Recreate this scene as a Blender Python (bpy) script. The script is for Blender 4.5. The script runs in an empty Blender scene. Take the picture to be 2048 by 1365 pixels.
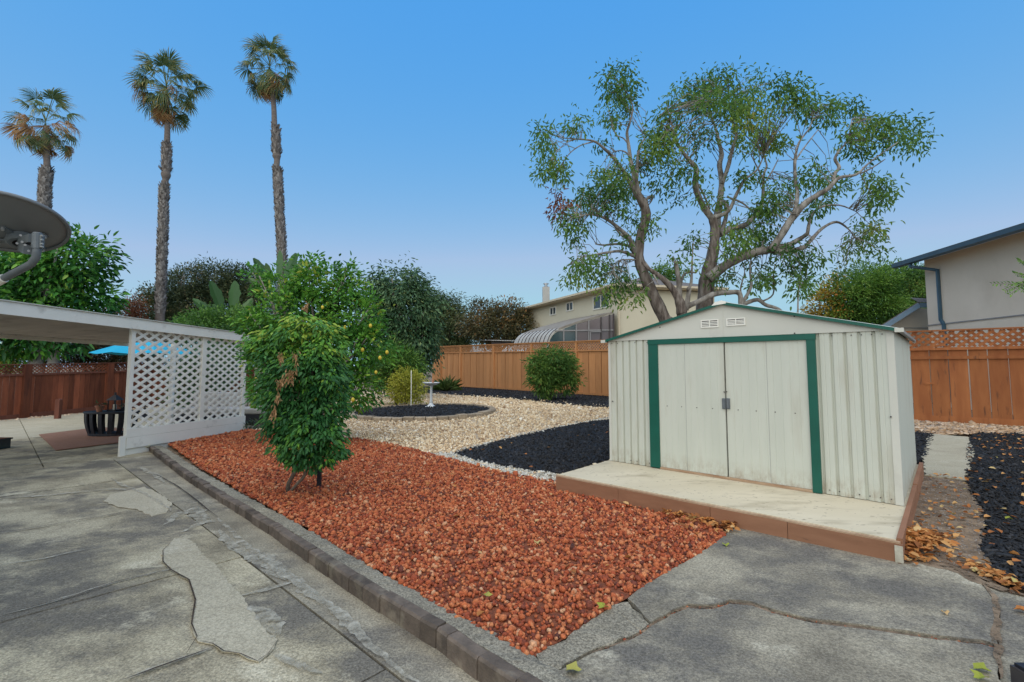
import bpy, bmesh, math, random
import numpy as np
from mathutils import Vector, Matrix

random.seed(7)
rng = np.random.default_rng(7)
R = math.radians
scene = bpy.context.scene
col = scene.collection

# ------------------------------------------------------------------ camera, sky, sun, exposure
F, Y0, T, H = 948.0, 662.0, 0.0726, 1.55          # focal length (px of a 2048 frame), principal row, pitch, eye height
cam = bpy.data.objects.new('camera', bpy.data.cameras.new('camera'))
col.objects.link(cam)
cam.location = (0, 0, H)
cam.rotation_euler = (math.pi / 2 + T, 0, 0)
cam.data.sensor_width = 36
cam.data.lens = 36 * F / 2048
cam.data.shift_y = -(682.5 - Y0) / 2048
cam.data.clip_start = 0.05
cam.data.clip_end = 2000
scene.camera = cam

SUN_EL, SUN_AZ = R(52), R(192)                    # azimuth: direction the light comes from, clockwise from +Y
world = bpy.data.worlds.new('World')
scene.world = world
world.use_nodes = True
wn, wl = world.node_tree.nodes, world.node_tree.links
wn.clear()
sky = wn.new('ShaderNodeTexSky')
sky.sky_type = 'NISHITA'
sky.sun_disc = False
sky.sun_elevation = SUN_EL
sky.sun_rotation = SUN_AZ
sky.altitude = 0
sky.air_density = 1.0
sky.dust_density = 0.6
sky.ozone_density = 2.0
bg = wn.new('ShaderNodeBackground')
SKY = 0.10
bg.inputs['Strength'].default_value = SKY
# the whole sky is graded evenly: a power and a gain for each channel, the same in every direction
sep = wn.new('ShaderNodeSeparateColor'); comb = wn.new('ShaderNodeCombineColor')
wl.new(sky.outputs[0], sep.inputs[0])
for ch, pw, gain, top in ((0, 1.40, 1.12, 0.27), (1, 0.42, 0.49, 0.45), (2, -0.05, 0.555, 0.62)):
    m1 = wn.new('ShaderNodeMath'); m1.operation = 'MULTIPLY'; m1.inputs[1].default_value = 0.15
    m2 = wn.new('ShaderNodeMath'); m2.operation = 'POWER'; m2.inputs[1].default_value = pw
    m3 = wn.new('ShaderNodeMath'); m3.operation = 'MULTIPLY'; m3.inputs[1].default_value = gain / 0.15
    m4 = wn.new('ShaderNodeMath'); m4.operation = 'MINIMUM'; m4.inputs[1].default_value = top / 0.15
    wl.new(sep.outputs[ch], m1.inputs[0]); wl.new(m1.outputs[0], m2.inputs[0]); wl.new(m2.outputs[0], m3.inputs[0]); wl.new(m3.outputs[0], m4.inputs[0]); wl.new(m4.outputs[0], comb.inputs[ch])
wo = wn.new('ShaderNodeOutputWorld')
wl.new(comb.outputs[0], bg.inputs[0])
wl.new(bg.outputs[0], wo.inputs[0])

sun = bpy.data.objects.new('sun', bpy.data.lights.new('sun', 'SUN'))
col.objects.link(sun)
sun.data.energy = 1.5
sun.data.angle = R(110)
sun.data.color = (1.0, 0.905, 0.77)
sdir = Vector((math.sin(SUN_AZ) * math.cos(SUN_EL), math.cos(SUN_AZ) * math.cos(SUN_EL), math.sin(SUN_EL)))
sun.rotation_euler = sdir.to_track_quat('Z', 'Y').to_euler()
sun.location = (0, -5, 20)

scene.view_settings.view_transform = 'Standard'
scene.view_settings.look = 'None'
scene.view_settings.exposure = 1.08
scene.view_settings.gamma = 1.0
scene.view_settings.use_curve_mapping = False
scene.render.engine = 'CYCLES'
scene.cycles.max_bounces = 6
scene.cycles.diffuse_bounces = 3
scene.cycles.transparent_max_bounces = 6
scene.cycles.use_denoising = True

# ------------------------------------------------------------------ pixels -> places
cT, sT = math.cos(T), math.sin(T)
def ray(px, py):
    cx, cy = (px - 1024) / F, (Y0 - py) / F
    return Vector((cx, cT - cy * sT, sT + cy * cT))
def at(px, py, Y):
    d = ray(px, py); d = d * (Y / d.y)
    return Vector((d.x, d.y, d.z + H))
def zb(X, Y):            # level of the planted beds and the yard behind
    return 0.09 + (0.014 * X if X < 0 else 0.010 * min(X, 3)) + 0.003 * (Y - 2.3)
def zp(X, Y):            # level of the lower concrete patio
    return -0.012 * max(0.0, -X - 3)
def gp(px, py, zf=zb, dz=0.0):
    d = ray(px, py); z = 0.1
    for _ in range(12):
        k = (z - H) / d.z
        z = zf(d.x * k, d.y * k) + dz
    return Vector((d.x * k, d.y * k, z))
def gxy(pts, zf=zb, dz=0.0):
    return [tuple(gp(x, y, zf, dz)[:2]) for x, y in pts]
def onwall(px, py, p0, d):   # vertical plane through p0 (x, y) running along d
    r = ray(px, py)
    n = Vector((-d[1], d[0]))
    k = (n.x * p0[0] + n.y * p0[1]) / (n.x * r.x + n.y * r.y)
    return Vector((r.x * k, r.y * k, H + r.z * k))

# ------------------------------------------------------------------ objects
def tag(o, label=None, cat=None, group=None, kind=None):
    if label: o['label'] = label
    if cat: o['category'] = cat
    if group: o['group'] = group
    if kind: o['kind'] = kind
    return o
ORIG = {}
def empty(name, loc, label=None, cat=None, group=None, kind=None):
    o = bpy.data.objects.new(name, None)
    o.empty_display_size = 0.1
    col.objects.link(o)
    o.location = loc
    ORIG[o] = Vector(loc)
    return tag(o, label, cat, group, kind)
def link_mesh(name, me, parent=None, origin=None):
    o = bpy.data.objects.new(name, me)
    col.objects.link(o)
    if parent is not None:
        o.parent = parent
        ORIG[o] = ORIG[parent]
    else:
        org = Vector(origin) if origin is not None else Vector((0, 0, 0))
        o.location = org
        ORIG[o] = org
    return o
def np_mesh(name, v, f_loops, f_sizes, mat, parent=None, origin=None, smooth=False, tint=None):
    """v (n,3) world coordinates; f_loops flat vertex indices; f_sizes per face."""
    org = ORIG[parent] if parent is not None else (Vector(origin) if origin is not None else Vector((0, 0, 0)))
    v = np.asarray(v, dtype=np.float32) - np.array(org, dtype=np.float32)
    me = bpy.data.meshes.new(name)
    f_loops = np.asarray(f_loops, dtype=np.int32).ravel()
    f_sizes = np.asarray(f_sizes, dtype=np.int32)
    me.vertices.add(len(v)); me.vertices.foreach_set('co', v.ravel())
    me.loops.add(len(f_loops)); me.loops.foreach_set('vertex_index', f_loops)
    me.polygons.add(len(f_sizes))
    st = np.concatenate(([0], np.cumsum(f_sizes)[:-1])).astype(np.int32)
    me.polygons.foreach_set('loop_start', st)
    if smooth:
        me.polygons.foreach_set('use_smooth', np.ones(len(f_sizes), dtype=bool))
    me.update(calc_edges=True)
    if tint is not None:
        a = me.attributes.new('tint', 'FLOAT', 'POINT')
        a.data.foreach_set('value', np.asarray(tint, dtype=np.float32))
    me.materials.append(mat)
    return link_mesh(name, me, parent, origin)

class MB:
    """collects simple solids in world coordinates, then links them as one mesh object"""
    def __init__(s):
        s.v, s.f = [], []
    def add(s, vs, fs):
        n = len(s.v)
        s.v += [tuple(p) for p in vs]
        s.f += [tuple(i + n for i in f) for f in fs]
        return s
    def frame(s, o, ax, ay, az, x0, x1, y0, y1, z0, z1):
        o = Vector(o); ax, ay, az = Vector(ax), Vector(ay), Vector(az)
        p = [o + ax * x + ay * y + az * z for z in (z0, z1) for x, y in ((x0, y0), (x1, y0), (x1, y1), (x0, y1))]
        return s.add(p, [(3, 2, 1, 0), (4, 5, 6, 7), (0, 1, 5, 4), (1, 2, 6, 5), (2, 3, 7, 6), (3, 0, 4, 7)])
    def box(s, x0, x1, y0, y1, z0, z1):
        return s.frame((0, 0, 0), (1, 0, 0), (0, 1, 0), (0, 0, 1), x0, x1, y0, y1, z0, z1)
    def bar(s, a, b, w, h, up=(0, 0, 1)):
        a, b = Vector(a), Vector(b)
        d = b - a; L = d.length; d = d / L
        side = d.cross(Vector(up))
        if side.length < 1e-4: side = d.cross(Vector((1, 0, 0)))
        side.normalize(); u = side.cross(d)
        return s.frame(a, d, side, u, 0, L, -w / 2, w / 2, -h / 2, h / 2)
    def tube(s, pts, rad, n=8, cap=True):
        pts = [Vector(p) for p in pts]
        if not hasattr(rad, '__len__'): rad = [rad] * len(pts)
        n0 = len(s.v); ref = None; rings = []
        for i, p in enumerate(pts):
            t = (pts[min(i + 1, len(pts) - 1)] - pts[max(i - 1, 0)])
            if t.length < 1e-9: t = Vector((0, 0, 1))
            t.normalize()
            if ref is None:
                ref = t.orthogonal().normalized()
            else:
                ref = (ref - t * ref.dot(t))
                ref = ref.normalized() if ref.length > 1e-6 else t.orthogonal().normalized()
            b = t.cross(ref)
            rings.append(len(s.v))
            for k in range(n):
                a = 2 * math.pi * k / n
                s.v.append(tuple(p + (ref * math.cos(a) + b * math.sin(a)) * rad[i]))
        for i in range(len(pts) - 1):
            for k in range(n):
                k2 = (k + 1) % n
                s.f.append((rings[i] + k, rings[i] + k2, rings[i + 1] + k2, rings[i + 1] + k))
        if cap:
            s.f.append(tuple(rings[0] + k for k in reversed(range(n))))
            s.f.append(tuple(rings[-1] + k for k in range(n)))
        return s
    def lathe(s, o, prof, n=24, sx=1, sy=1):
        o = Vector(o); rings = []
        for r, z in prof:
            rings.append(len(s.v))
            for k in range(n):
                a = 2 * math.pi * k / n
                s.v.append((o.x + r * sx * math.cos(a), o.y + r * sy * math.sin(a), o.z + z))
        for i in range(len(prof) - 1):
            for k in range(n):
                k2 = (k + 1) % n
                s.f.append((rings[i] + k, rings[i] + k2, rings[i + 1] + k2, rings[i + 1] + k))
        s.f.append(tuple(rings[0] + k for k in reversed(range(n))))
        s.f.append(tuple(rings[-1] + k for k in range(n)))
        return s
    def prism(s, poly, off):
        """poly: list of 3D points (planar outline); off: extrusion vector"""
        off = Vector(off); n = len(poly)
        a = [Vector(p) for p in poly]; b = [p + off for p in a]
        return s.add(a + b, [tuple(reversed(range(n))), tuple(range(n, 2 * n))] + [(i, (i + 1) % n, n + (i + 1) % n, n + i) for i in range(n)])
    def build(s, name, mat, parent=None, origin=None, smooth=False):
        org = ORIG[parent] if parent is not None else (Vector(origin) if origin is not None else Vector((0, 0, 0)))
        me = bpy.data.meshes.new(name)
        me.from_pydata([(p[0] - org.x, p[1] - org.y, p[2] - org.z) for p in s.v], [], s.f)
        bm = bmesh.new(); bm.from_mesh(me)
        bmesh.ops.recalc_face_normals(bm, faces=bm.faces)
        bm.to_mesh(me); bm.free()
        if smooth:
            for p in me.polygons: p.use_smooth = len(p.vertices) == 4
        me.materials.append(mat)
        return link_mesh(name, me, parent, origin)

def sheet(name, poly, zf, mat, dz=0.0, thick=0.0, grid=0.5, parent=None, wob=0.0):
    """a ground sheet: polygon of (x, y) laid on zf, cut into a grid so that it follows the ground; thick > 0 gives it sides"""
    bm = bmesh.new()
    vs = [bm.verts.new((x, y, 0)) for x, y in poly]
    bm.faces.new(vs)
    xs = [p[0] for p in poly]; ys = [p[1] for p in poly]
    for lo, hi, ax in ((min(xs), max(xs), 0), (min(ys), max(ys), 1)):
        k = math.floor(lo / grid) + 1
        while k * grid < hi:
            co = [0, 0, 0]; no = [0, 0, 0]; co[ax] = k * grid; no[ax] = 1
            bmesh.ops.bisect_plane(bm, geom=bm.verts[:] + bm.edges[:] + bm.faces[:], plane_co=co, plane_no=no)
            k += 1
    bmesh.ops.recalc_face_normals(bm, faces=bm.faces)
    if bm.faces and sum(f.normal.z for f in bm.faces) < 0:
        bmesh.ops.reverse_faces(bm, faces=bm.faces)
    for v in bm.verts:
        v.co.z = zf(v.co.x, v.co.y) + dz + (random.uniform(-wob, wob) if wob else 0)
    if thick:
        r = bmesh.ops.extrude_face_region(bm, geom=bm.faces[:])
        for e in r['geom']:
            if isinstance(e, bmesh.types.BMVert): e.co.z -= thick
        bmesh.ops.recalc_face_normals(bm, faces=bm.faces)
    org = ORIG[parent] if parent is not None else Vector((0, 0, 0))
    bmesh.ops.translate(bm, verts=bm.verts, vec=-org)
    me = bpy.data.meshes.new(name)
    bm.to_mesh(me); bm.free()
    me.materials.append(mat)
    return link_mesh(name, me, parent)

def wiggle(pts, step=0.12, amp=0.02, seed=1):
    """roughens an outline so that edges of beds and broken concrete are not straight"""
    rr = random.Random(seed); out = []
    for i in range(len(pts)):
        a, b = Vector(pts[i]), Vector(pts[(i + 1) % len(pts)])
        L = (b - a).length; n = max(1, int(L / step))
        nn = Vector((-(b - a).y, (b - a).x)).normalized() if L > 1e-6 else Vector((0, 0))
        for k in range(n):
            j = 0 if k == 0 else rr.uniform(-amp, amp)
            out.append(tuple(a + (b - a) * (k / n) + nn * j))
    return out

# ------------------------------------------------------------------ materials
def newmat(name):
    m = bpy.data.materials.new(name); m.use_nodes = True
    nt = m.node_tree
    return m, nt, nt.nodes, nt.links, nt.nodes['Principled BSDF']
def ramp(nodes, stops, interp='LINEAR'):
    r = nodes.new('ShaderNodeValToRGB'); e = r.color_ramp.elements
    r.color_ramp.interpolation = interp
    while len(e) < len(stops): e.new(0.5)
    for i, (p, c) in enumerate(stops):
        e[i].position = p; e[i].color = (c[0], c[1], c[2], 1)
    return r
def coords(nodes, links, stretch=(1, 1, 1), use='Object'):
    tc = nodes.new('ShaderNodeTexCoord'); mp = nodes.new('ShaderNodeMapping')
    mp.inputs['Scale'].default_value = stretch
    links.new(tc.outputs[use], mp.inputs['Vector'])
    return mp
def noise(nodes, links, mp, scale, detail=5, rough=0.6):
    n = nodes.new('ShaderNodeTexNoise')
    n.inputs['Scale'].default_value = scale; n.inputs['Detail'].default_value = detail
    n.inputs['Roughness'].default_value = rough
    links.new(mp.outputs[0], n.inputs['Vector'])
    return n
def mixc(nodes, links, a, b, fac, mode='MIX'):
    m = nodes.new('ShaderNodeMix'); m.data_type = 'RGBA'; m.blend_type = mode
    for k, s in (('A', a), ('B', b)):
        i = [x for x in m.inputs if x.name == k and x.type == 'RGBA'][0]
        if hasattr(s, 'links') or isinstance(s, bpy.types.NodeSocket): links.new(s, i)
        else: i.default_value = (s[0], s[1], s[2], 1)
    f = [x for x in m.inputs if x.name == 'Factor' and x.type == 'VALUE'][0]
    if isinstance(fac, (int, float)): f.default_value = fac
    else: links.new(fac, f)
    return [x for x in m.outputs if x.type == 'RGBA'][0]
def surf(name, stops, scale=3, detail=6, rough=0.85, bump=0.0, bscale=40, rnd=0.0, stretch=(1, 1, 1), stain=None, spec=0.3, speck=None, metallic=0.0):
    """stops: ramp over a noise; rnd: value spread between objects; stain=(colour, scale, lo, hi): blotches; speck=(colour, scale, lo, hi)"""
    m, nt, N, L, bs = newmat(name)
    mp = coords(N, L, stretch)
    n1 = noise(N, L, mp, scale, detail)
    if len(stops) == 2 and not isinstance(stops[0][0], (int, float)):
        stops = [(0.3, stops[0]), (0.7, stops[1])]
    r = ramp(N, stops); L.new(n1.outputs['Fac'], r.inputs[0])
    c = r.outputs[0]
    for st in (stain, speck):
        if st:
            cc, sc, lo, hi = st
            n2 = noise(N, L, mp, sc, 4 if st is stain else 1)
            r2 = ramp(N, [(lo, (0, 0, 0)), (hi, (1, 1, 1))]); L.new(n2.outputs['Fac'], r2.inputs[0])
            c = mixc(N, L, c, cc, r2.outputs[0])
    if rnd:
        oi = N.new('ShaderNodeObjectInfo'); mr = N.new('ShaderNodeMapRange')
        mr.inputs['To Min'].default_value = 1 - rnd; mr.inputs['To Max'].default_value = 1 + rnd
        L.new(oi.outputs['Random'], mr.inputs['Value'])
        h = N.new('ShaderNodeHueSaturation'); L.new(c, h.inputs['Color']); L.new(mr.outputs[0], h.inputs['Value'])
        c = h.outputs[0]
    L.new(c, bs.inputs['Base Color'])
    bs.inputs['Roughness'].default_value = rough
    bs.inputs['Specular IOR Level'].default_value = spec
    bs.inputs['Metallic'].default_value = metallic
    if bump:
        nb = noise(N, L, mp, bscale, 4)
        b = N.new('ShaderNodeBump'); b.inputs['Strength'].default_value = bump; b.inputs['Distance'].default_value = 0.01
        L.new(nb.outputs['Fac'], b.inputs['Height']); L.new(b.outputs[0], bs.inputs['Normal'])
    return m
def tinted(name, stops, rough=0.7, spec=0.3, trans=0.0, grain=0.0, gscale=150):
    """colour picked per leaf or per stone from the attribute 'tint'"""
    m, nt, N, L, bs = newmat(name)
    at_ = N.new('ShaderNodeAttribute'); at_.attribute_name = 'tint'
    r = ramp(N, stops); L.new(at_.outputs['Fac'], r.inputs[0])
    c = r.outputs[0]
    if grain:
        mp = coords(N, L); n = noise(N, L, mp, gscale, 3)
        r2 = ramp(N, [(0.3, (1 - grain,) * 3), (0.7, (1 + grain * 0.5,) * 3)]); L.new(n.outputs['Fac'], r2.inputs[0])
        c = mixc(N, L, c, r2.outputs[0], 1.0, 'MULTIPLY')
    L.new(c, bs.inputs['Base Color'])
    bs.inputs['Roughness'].default_value = rough; bs.inputs['Specular IOR Level'].default_value = spec
    if trans:
        tr = N.new('ShaderNodeBsdfTranslucent'); L.new(c, tr.inputs['Color'])
        mx = N.new('ShaderNodeMixShader'); mx.inputs[0].default_value = trans
        out = N['Material Output']
        L.new(bs.outputs[0], mx.inputs[1]); L.new(tr.outputs[0], mx.inputs[2]); L.new(mx.outputs[0], out.inputs['Surface'])
    return m

M = {}
M['soil'] = surf('soil', [(0.3, (0.10, 0.07, 0.045)), (0.5, (0.20, 0.14, 0.09)), (0.7, (0.32, 0.23, 0.15))], 9, 10, 0.95, 0.8, 60)
def concrete(name, stops, dark, pale, rot=0.8, dk=(0.48, 0.58), pl=(0.57, 0.66), grain=0.36):
    """old concrete: cloudy tone, dark damp areas, pale worn areas, coarse grain and light flecks"""
    m, nt, N, L, bs = newmat(name)
    mp = coords(N, L, (0.85, 1.15, 1)); mp.inputs['Rotation'].default_value = (0, 0, rot)
    n1 = noise(N, L, mp, 1.5, 15, 0.68); r = ramp(N, stops); L.new(n1.outputs['Fac'], r.inputs[0]); c = r.outputs[0]
    for cc, sc, lo, hi, rg, off in ((dark, 0.75, dk[0], dk[1], 0.72, 3.1), (pale, 1.2, pl[0], pl[1], 0.75, 7.7), (pale, 5.0, 0.64, 0.70, 0.8, 1.3)):
        m2 = coords(N, L, (0.9, 1.15, 1)); m2.inputs['Rotation'].default_value = (0, 0, rot); m2.inputs['Location'].default_value = (off, off * 2, 0)
        n2 = noise(N, L, m2, sc, 12, rg); r2 = ramp(N, [(lo, (0, 0, 0)), (hi, (1, 1, 1))]); L.new(n2.outputs['Fac'], r2.inputs[0])
        c = mixc(N, L, c, cc, r2.outputs[0])
    mg = coords(N, L)
    for sc, g, lo, hi in ((70, grain, 0.36, 0.62), (170, grain * 0.8, 0.38, 0.6)):
        n3 = noise(N, L, mg, sc, 4, 0.6); r3 = ramp(N, [(lo, (1 - g,) * 3), (hi, (1 + g * 0.35,) * 3)]); L.new(n3.outputs['Fac'], r3.inputs[0])
        c = mixc(N, L, c, r3.outputs[0], 1.0, 'MULTIPLY')
    L.new(c, bs.inputs['Base Color']); bs.inputs['Roughness'].default_value = 0.92; bs.inputs['Specular IOR Level'].default_value = 0.2
    nb = noise(N, L, mg, 60, 6); b = N.new('ShaderNodeBump'); b.inputs['Strength'].default_value = 0.6; b.inputs['Distance'].default_value = 0.01
    L.new(nb.outputs['Fac'], b.inputs['Height']); L.new(b.outputs[0], bs.inputs['Normal'])
    return m
def ragged(name, src, scale, lo, hi):
    """a copy of a surface that breaks up into holes along a noise, for stains and thin deposits"""
    m = M[src].copy(); m.name = name
    N, L = m.node_tree.nodes, m.node_tree.links
    mp = coords(N, L); n = noise(N, L, mp, scale, 8, 0.7); r = ramp(N, [(lo, (0, 0, 0)), (hi, (1, 1, 1))]); L.new(n.outputs['Fac'], r.inputs[0])
    tr = N.new('ShaderNodeBsdfTransparent'); mx = N.new('ShaderNodeMixShader'); bs = N['Principled BSDF']
    L.new(r.outputs[0], mx.inputs[0]); L.new(tr.outputs[0], mx.inputs[1]); L.new(bs.outputs[0], mx.inputs[2]); L.new(mx.outputs[0], N['Material Output'].inputs['Surface'])
    return m
M['concrete'] = concrete('concrete', [(0.36, (0.24, 0.205, 0.142)), (0.47, (0.39, 0.335, 0.228)), (0.58, (0.53, 0.46, 0.315))], (0.20, 0.177, 0.14), (0.64, 0.57, 0.41))
M['concrete_dark'] = concrete('concrete_dark', [(0.34, (0.205, 0.178, 0.134)), (0.48, (0.32, 0.28, 0.205)), (0.62, (0.43, 0.38, 0.28))], (0.18, 0.162, 0.135), (0.55, 0.495, 0.375), 0.3)
M['mortar'] = concrete('mortar_patch', [(0.3, (0.43, 0.375, 0.265)), (0.6, (0.52, 0.46, 0.335))], (0.37, 0.32, 0.23), (0.57, 0.515, 0.39), 0.5, (0.56, 0.7), (0.58, 0.7), 0.28)
M['lime'] = surf('lime_bloom', [(0.3, (0.34, 0.31, 0.24)), (0.7, (0.54, 0.50, 0.405))], 14, 6, 0.95, 0.4, 100)
M['lime_worn'] = ragged('lime_worn', 'lime', 11, 0.36, 0.66)
M['soil_worn'] = ragged('soil_worn', 'soil', 22, 0.38, 0.50)
M['crack'] = surf('crack_dirt', [(0.3, (0.02, 0.017, 0.014)), (0.7, (0.09, 0.06, 0.04))], 30, 4, 0.95)
M['cap'] = concrete('kerb_cap', [(0.34, (0.24, 0.21, 0.155)), (0.5, (0.34, 0.30, 0.225)), (0.62, (0.42, 0.375, 0.28))], (0.2, 0.178, 0.14), (0.48, 0.44, 0.34), 1.2, (0.54, 0.66), (0.6, 0.7), 0.5)
M['brick'] = surf('kerb_brick', [(0.3, (0.085, 0.067, 0.054)), (0.7, (0.175, 0.135, 0.105))], 12, 8, 0.95, 0.6, 80, 0.30, stain=((0.30, 0.255, 0.19), 4, 0.56, 0.75))
M['edgeblock'] = surf('edging_block', [(0.3, (0.25, 0.19, 0.13)), (0.7, (0.42, 0.33, 0.23))], 12, 6, 0.95, 0.6, 60, 0.2)
M['lava_base'] = surf('lava_base', [(0.3, (0.10, 0.035, 0.02)), (0.7, (0.33, 0.10, 0.045))], 40, 5, 0.95, 1.0, 60)
M['lava'] = tinted('lava_rock', [(0.0, (0.09, 0.04, 0.034)), (0.12, (0.20, 0.06, 0.038)), (0.34, (0.37, 0.085, 0.038)), (0.62, (0.52, 0.150, 0.060)), (0.85, (0.58, 0.225, 0.10)), (1.0, (0.64, 0.40, 0.24))], 0.95, 0.2, grain=0.5, gscale=110)
M['gravel_base'] = surf('gravel_base', [(0.3, (0.30, 0.21, 0.13)), (0.6, (0.55, 0.42, 0.28)), (0.8, (0.70, 0.57, 0.41))], 30, 6, 0.95, 1.0, 45)
M['gravel'] = tinted('tan_gravel', [(0.0, (0.26, 0.16, 0.09)), (0.2, (0.52, 0.36, 0.215)), (0.5, (0.72, 0.54, 0.33)), (0.8, (0.82, 0.68, 0.47)), (1.0, (0.88, 0.82, 0.70))], 0.85, 0.3, grain=0.2)
M['white_gravel'] = tinted('white_gravel', [(0.0, (0.22, 0.195, 0.155)), (0.4, (0.46, 0.43, 0.36)), (1.0, (0.70, 0.67, 0.60))], 0.85, 0.3, grain=0.2)
M['mulch_base'] = surf('mulch_base', [(0.3, (0.006, 0.007, 0.009)), (0.7, (0.018, 0.02, 0.026))], 40, 5, 0.9, 1.0, 60)
M['mulch'] = tinted('black_mulch', [(0.0, (0.008, 0.008, 0.009)), (0.7, (0.022, 0.0225, 0.025)), (1.0, (0.055, 0.053, 0.053))], 0.75, 0.3)
M['shed'] = surf('shed_metal', [(0.3, (0.515, 0.53, 0.455)), (0.7, (0.58, 0.59, 0.51))], 1.6, 10, 0.55, 0.05, 25, 0, (2.5, 2.5, 0.5), stain=((0.43, 0.41, 0.33), 1.6, 0.54, 0.8), spec=0.3)
def splash(m, zero, colour, height=0.22, amount=0.75):
    N, L = m.node_tree.nodes, m.node_tree.links; bs = N['Principled BSDF']; src = bs.inputs['Base Color'].links[0].from_socket
    tc = N.new('ShaderNodeTexCoord'); sx = N.new('ShaderNodeSeparateXYZ'); L.new(tc.outputs['Object'], sx.inputs[0])
    mr = N.new('ShaderNodeMapRange'); mr.inputs['From Min'].default_value = zero; mr.inputs['From Max'].default_value = zero + height; mr.inputs['To Min'].default_value = amount; mr.inputs['To Max'].default_value = 0
    L.new(sx.outputs[2], mr.inputs['Value'])
    mp = coords(N, L, (1, 1, 0.5)); n = noise(N, L, mp, 14, 10, 0.75); r = ramp(N, [(0.42, (0, 0, 0)), (0.62, (1, 1, 1))]); L.new(n.outputs['Fac'], r.inputs[0])
    mu = N.new('ShaderNodeMath'); mu.operation = 'MULTIPLY'; L.new(mr.outputs[0], mu.inputs[0]); L.new(r.outputs[0], mu.inputs[1])
    L.new(mixc(N, L, src, colour, mu.outputs[0]), bs.inputs['Base Color'])
splash(M['shed'], 0.0, (0.30, 0.22, 0.14))
M['shed_white'] = surf('shed_gable', [(0.3, (0.54, 0.53, 0.465)), (0.7, (0.60, 0.59, 0.52))], 1.5, 6, 0.5, stain=((0.45, 0.43, 0.38), 3, 0.62, 0.85))
M['green'] = surf('green_trim', [(0.3, (0.002, 0.078, 0.052)), (0.7, (0.003, 0.10, 0.068))], 4, 6, 0.45, spec=0.45, stain=((0.02, 0.08, 0.06), 9, 0.62, 0.8))
M['white'] = surf('white_paint', [(0.3, (0.76, 0.735, 0.655)), (0.7, (0.82, 0.795, 0.715))], 3, 6, 0.6, stain=((0.48, 0.46, 0.40), 4, 0.6, 0.85))
M['under'] = surf('roof_underside', [(0.3, (0.38, 0.33, 0.29)), (0.7, (0.46, 0.41, 0.36))], 1.4, 6, 0.7, 0, 30, 0.05, stain=((0.2, 0.16, 0.13), 1.2, 0.6, 0.75))
M['decktop'] = surf('deck_paint', [(0.3, (0.53, 0.455, 0.315)), (0.7, (0.64, 0.56, 0.41))], 1.3, 10, 0.7, 0.15, 60, 0, (0.5, 1.6, 1), stain=((0.36, 0.30, 0.20), 3.2, 0.55, 0.80), speck=((0.16, 0.12, 0.08), 34, 0.70, 0.73))
M['deckside'] = surf('deck_fascia', [(0.3, (0.235, 0.110, 0.060)), (0.7, (0.315, 0.155, 0.088))], 2, 8, 0.75, 0.25, 50, 0.06, (1, 1, 5), stain=((0.10, 0.055, 0.035), 5, 0.66, 0.78))
M['rawwood'] = surf('bare_wood', [(0.3, (0.32, 0.19, 0.11)), (0.7, (0.5, 0.36, 0.24))], 4, 8, 0.85, 0.3, 60, 0, (1, 1, 6))
M['fence'] = surf('orange_fence', [(0.3, (0.47, 0.205, 0.076)), (0.7, (0.58, 0.275, 0.112))], 1.5, 8, 0.8, 0.2, 60, 0.12, (6, 6, 0.7), stain=((0.34, 0.14, 0.055), 1.5, 0.56, 0.78))
M['oldfence'] = surf('old_orange_fence', [(0.3, (0.27, 0.088, 0.032)), (0.7, (0.39, 0.145, 0.052))], 1.3, 10, 0.85, 0.35, 60, 0.10, (5, 5, 0.8), stain=((0.10, 0.045, 0.028), 2.2, 0.62, 0.76))
M['redwood'] = surf('redwood_fence', [(0.3, (0.125, 0.036, 0.018)), (0.7, (0.235, 0.072, 0.034))], 1.4, 8, 0.85, 0.3, 60, 0.45, (5, 5, 0.8), stain=((0.06, 0.025, 0.018), 1.8, 0.58, 0.78))
M['redtrim'] = surf('redwood_trim', [(0.3, (0.085, 0.030, 0.020)), (0.7, (0.15, 0.055, 0.035))], 1.6, 8, 0.85, 0.3, 60, 0.15, (5, 5, 0.8))
M['stucco_cream'] = surf('cream_stucco', [(0.3, (0.59, 0.535, 0.40)), (0.7, (0.65, 0.595, 0.455))], 0.5, 8, 0.95, 0.3, 40, stain=((0.52, 0.465, 0.34), 0.35, 0.55, 0.8))
M['stucco_beige'] = surf('beige_stucco', [(0.3, (0.60, 0.515, 0.41)), (0.7, (0.68, 0.59, 0.48))], 0.6, 10, 0.95, 0.6, 25, stain=((0.53, 0.45, 0.355), 0.5, 0.55, 0.8))
M['cream_trim'] = surf('cream_trim', [(0.3, (0.54, 0.46, 0.33)), (0.7, (0.61, 0.53, 0.39))], 2, 5, 0.8)
M['blue'] = surf('blue_trim', [(0.3, (0.035, 0.082, 0.125)), (0.7, (0.052, 0.110, 0.160))], 2, 5, 0.45, spec=0.45)
M['paleblue'] = surf('pale_blue_trim', [(0.3, (0.19, 0.28, 0.38)), (0.7, (0.24, 0.34, 0.45))], 2, 5, 0.6)
M['shingle'] = surf('shingle', [(0.3, (0.10, 0.09, 0.085)), (0.7, (0.2, 0.175, 0.16))], 12, 6, 0.95, 0.6, 30, 0.25)
M['greymetal'] = surf('grey_sheet_metal', [(0.3, (0.38, 0.365, 0.335)), (0.7, (0.48, 0.46, 0.42))], 2, 6, 0.6, spec=0.3)
M['tanroof'] = surf('tan_roof', [(0.3, (0.20, 0.175, 0.145)), (0.7, (0.28, 0.25, 0.21))], 3, 6, 0.8)
M['bronze'] = surf('bronze_frame', [(0.3, (0.05, 0.042, 0.042)), (0.7, (0.08, 0.068, 0.066))], 4, 4, 0.5)
M['bronze_light'] = surf('light_frame', [(0.3, (0.22, 0.21, 0.21)), (0.7, (0.3, 0.29, 0.28))], 4, 4, 0.5)
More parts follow.
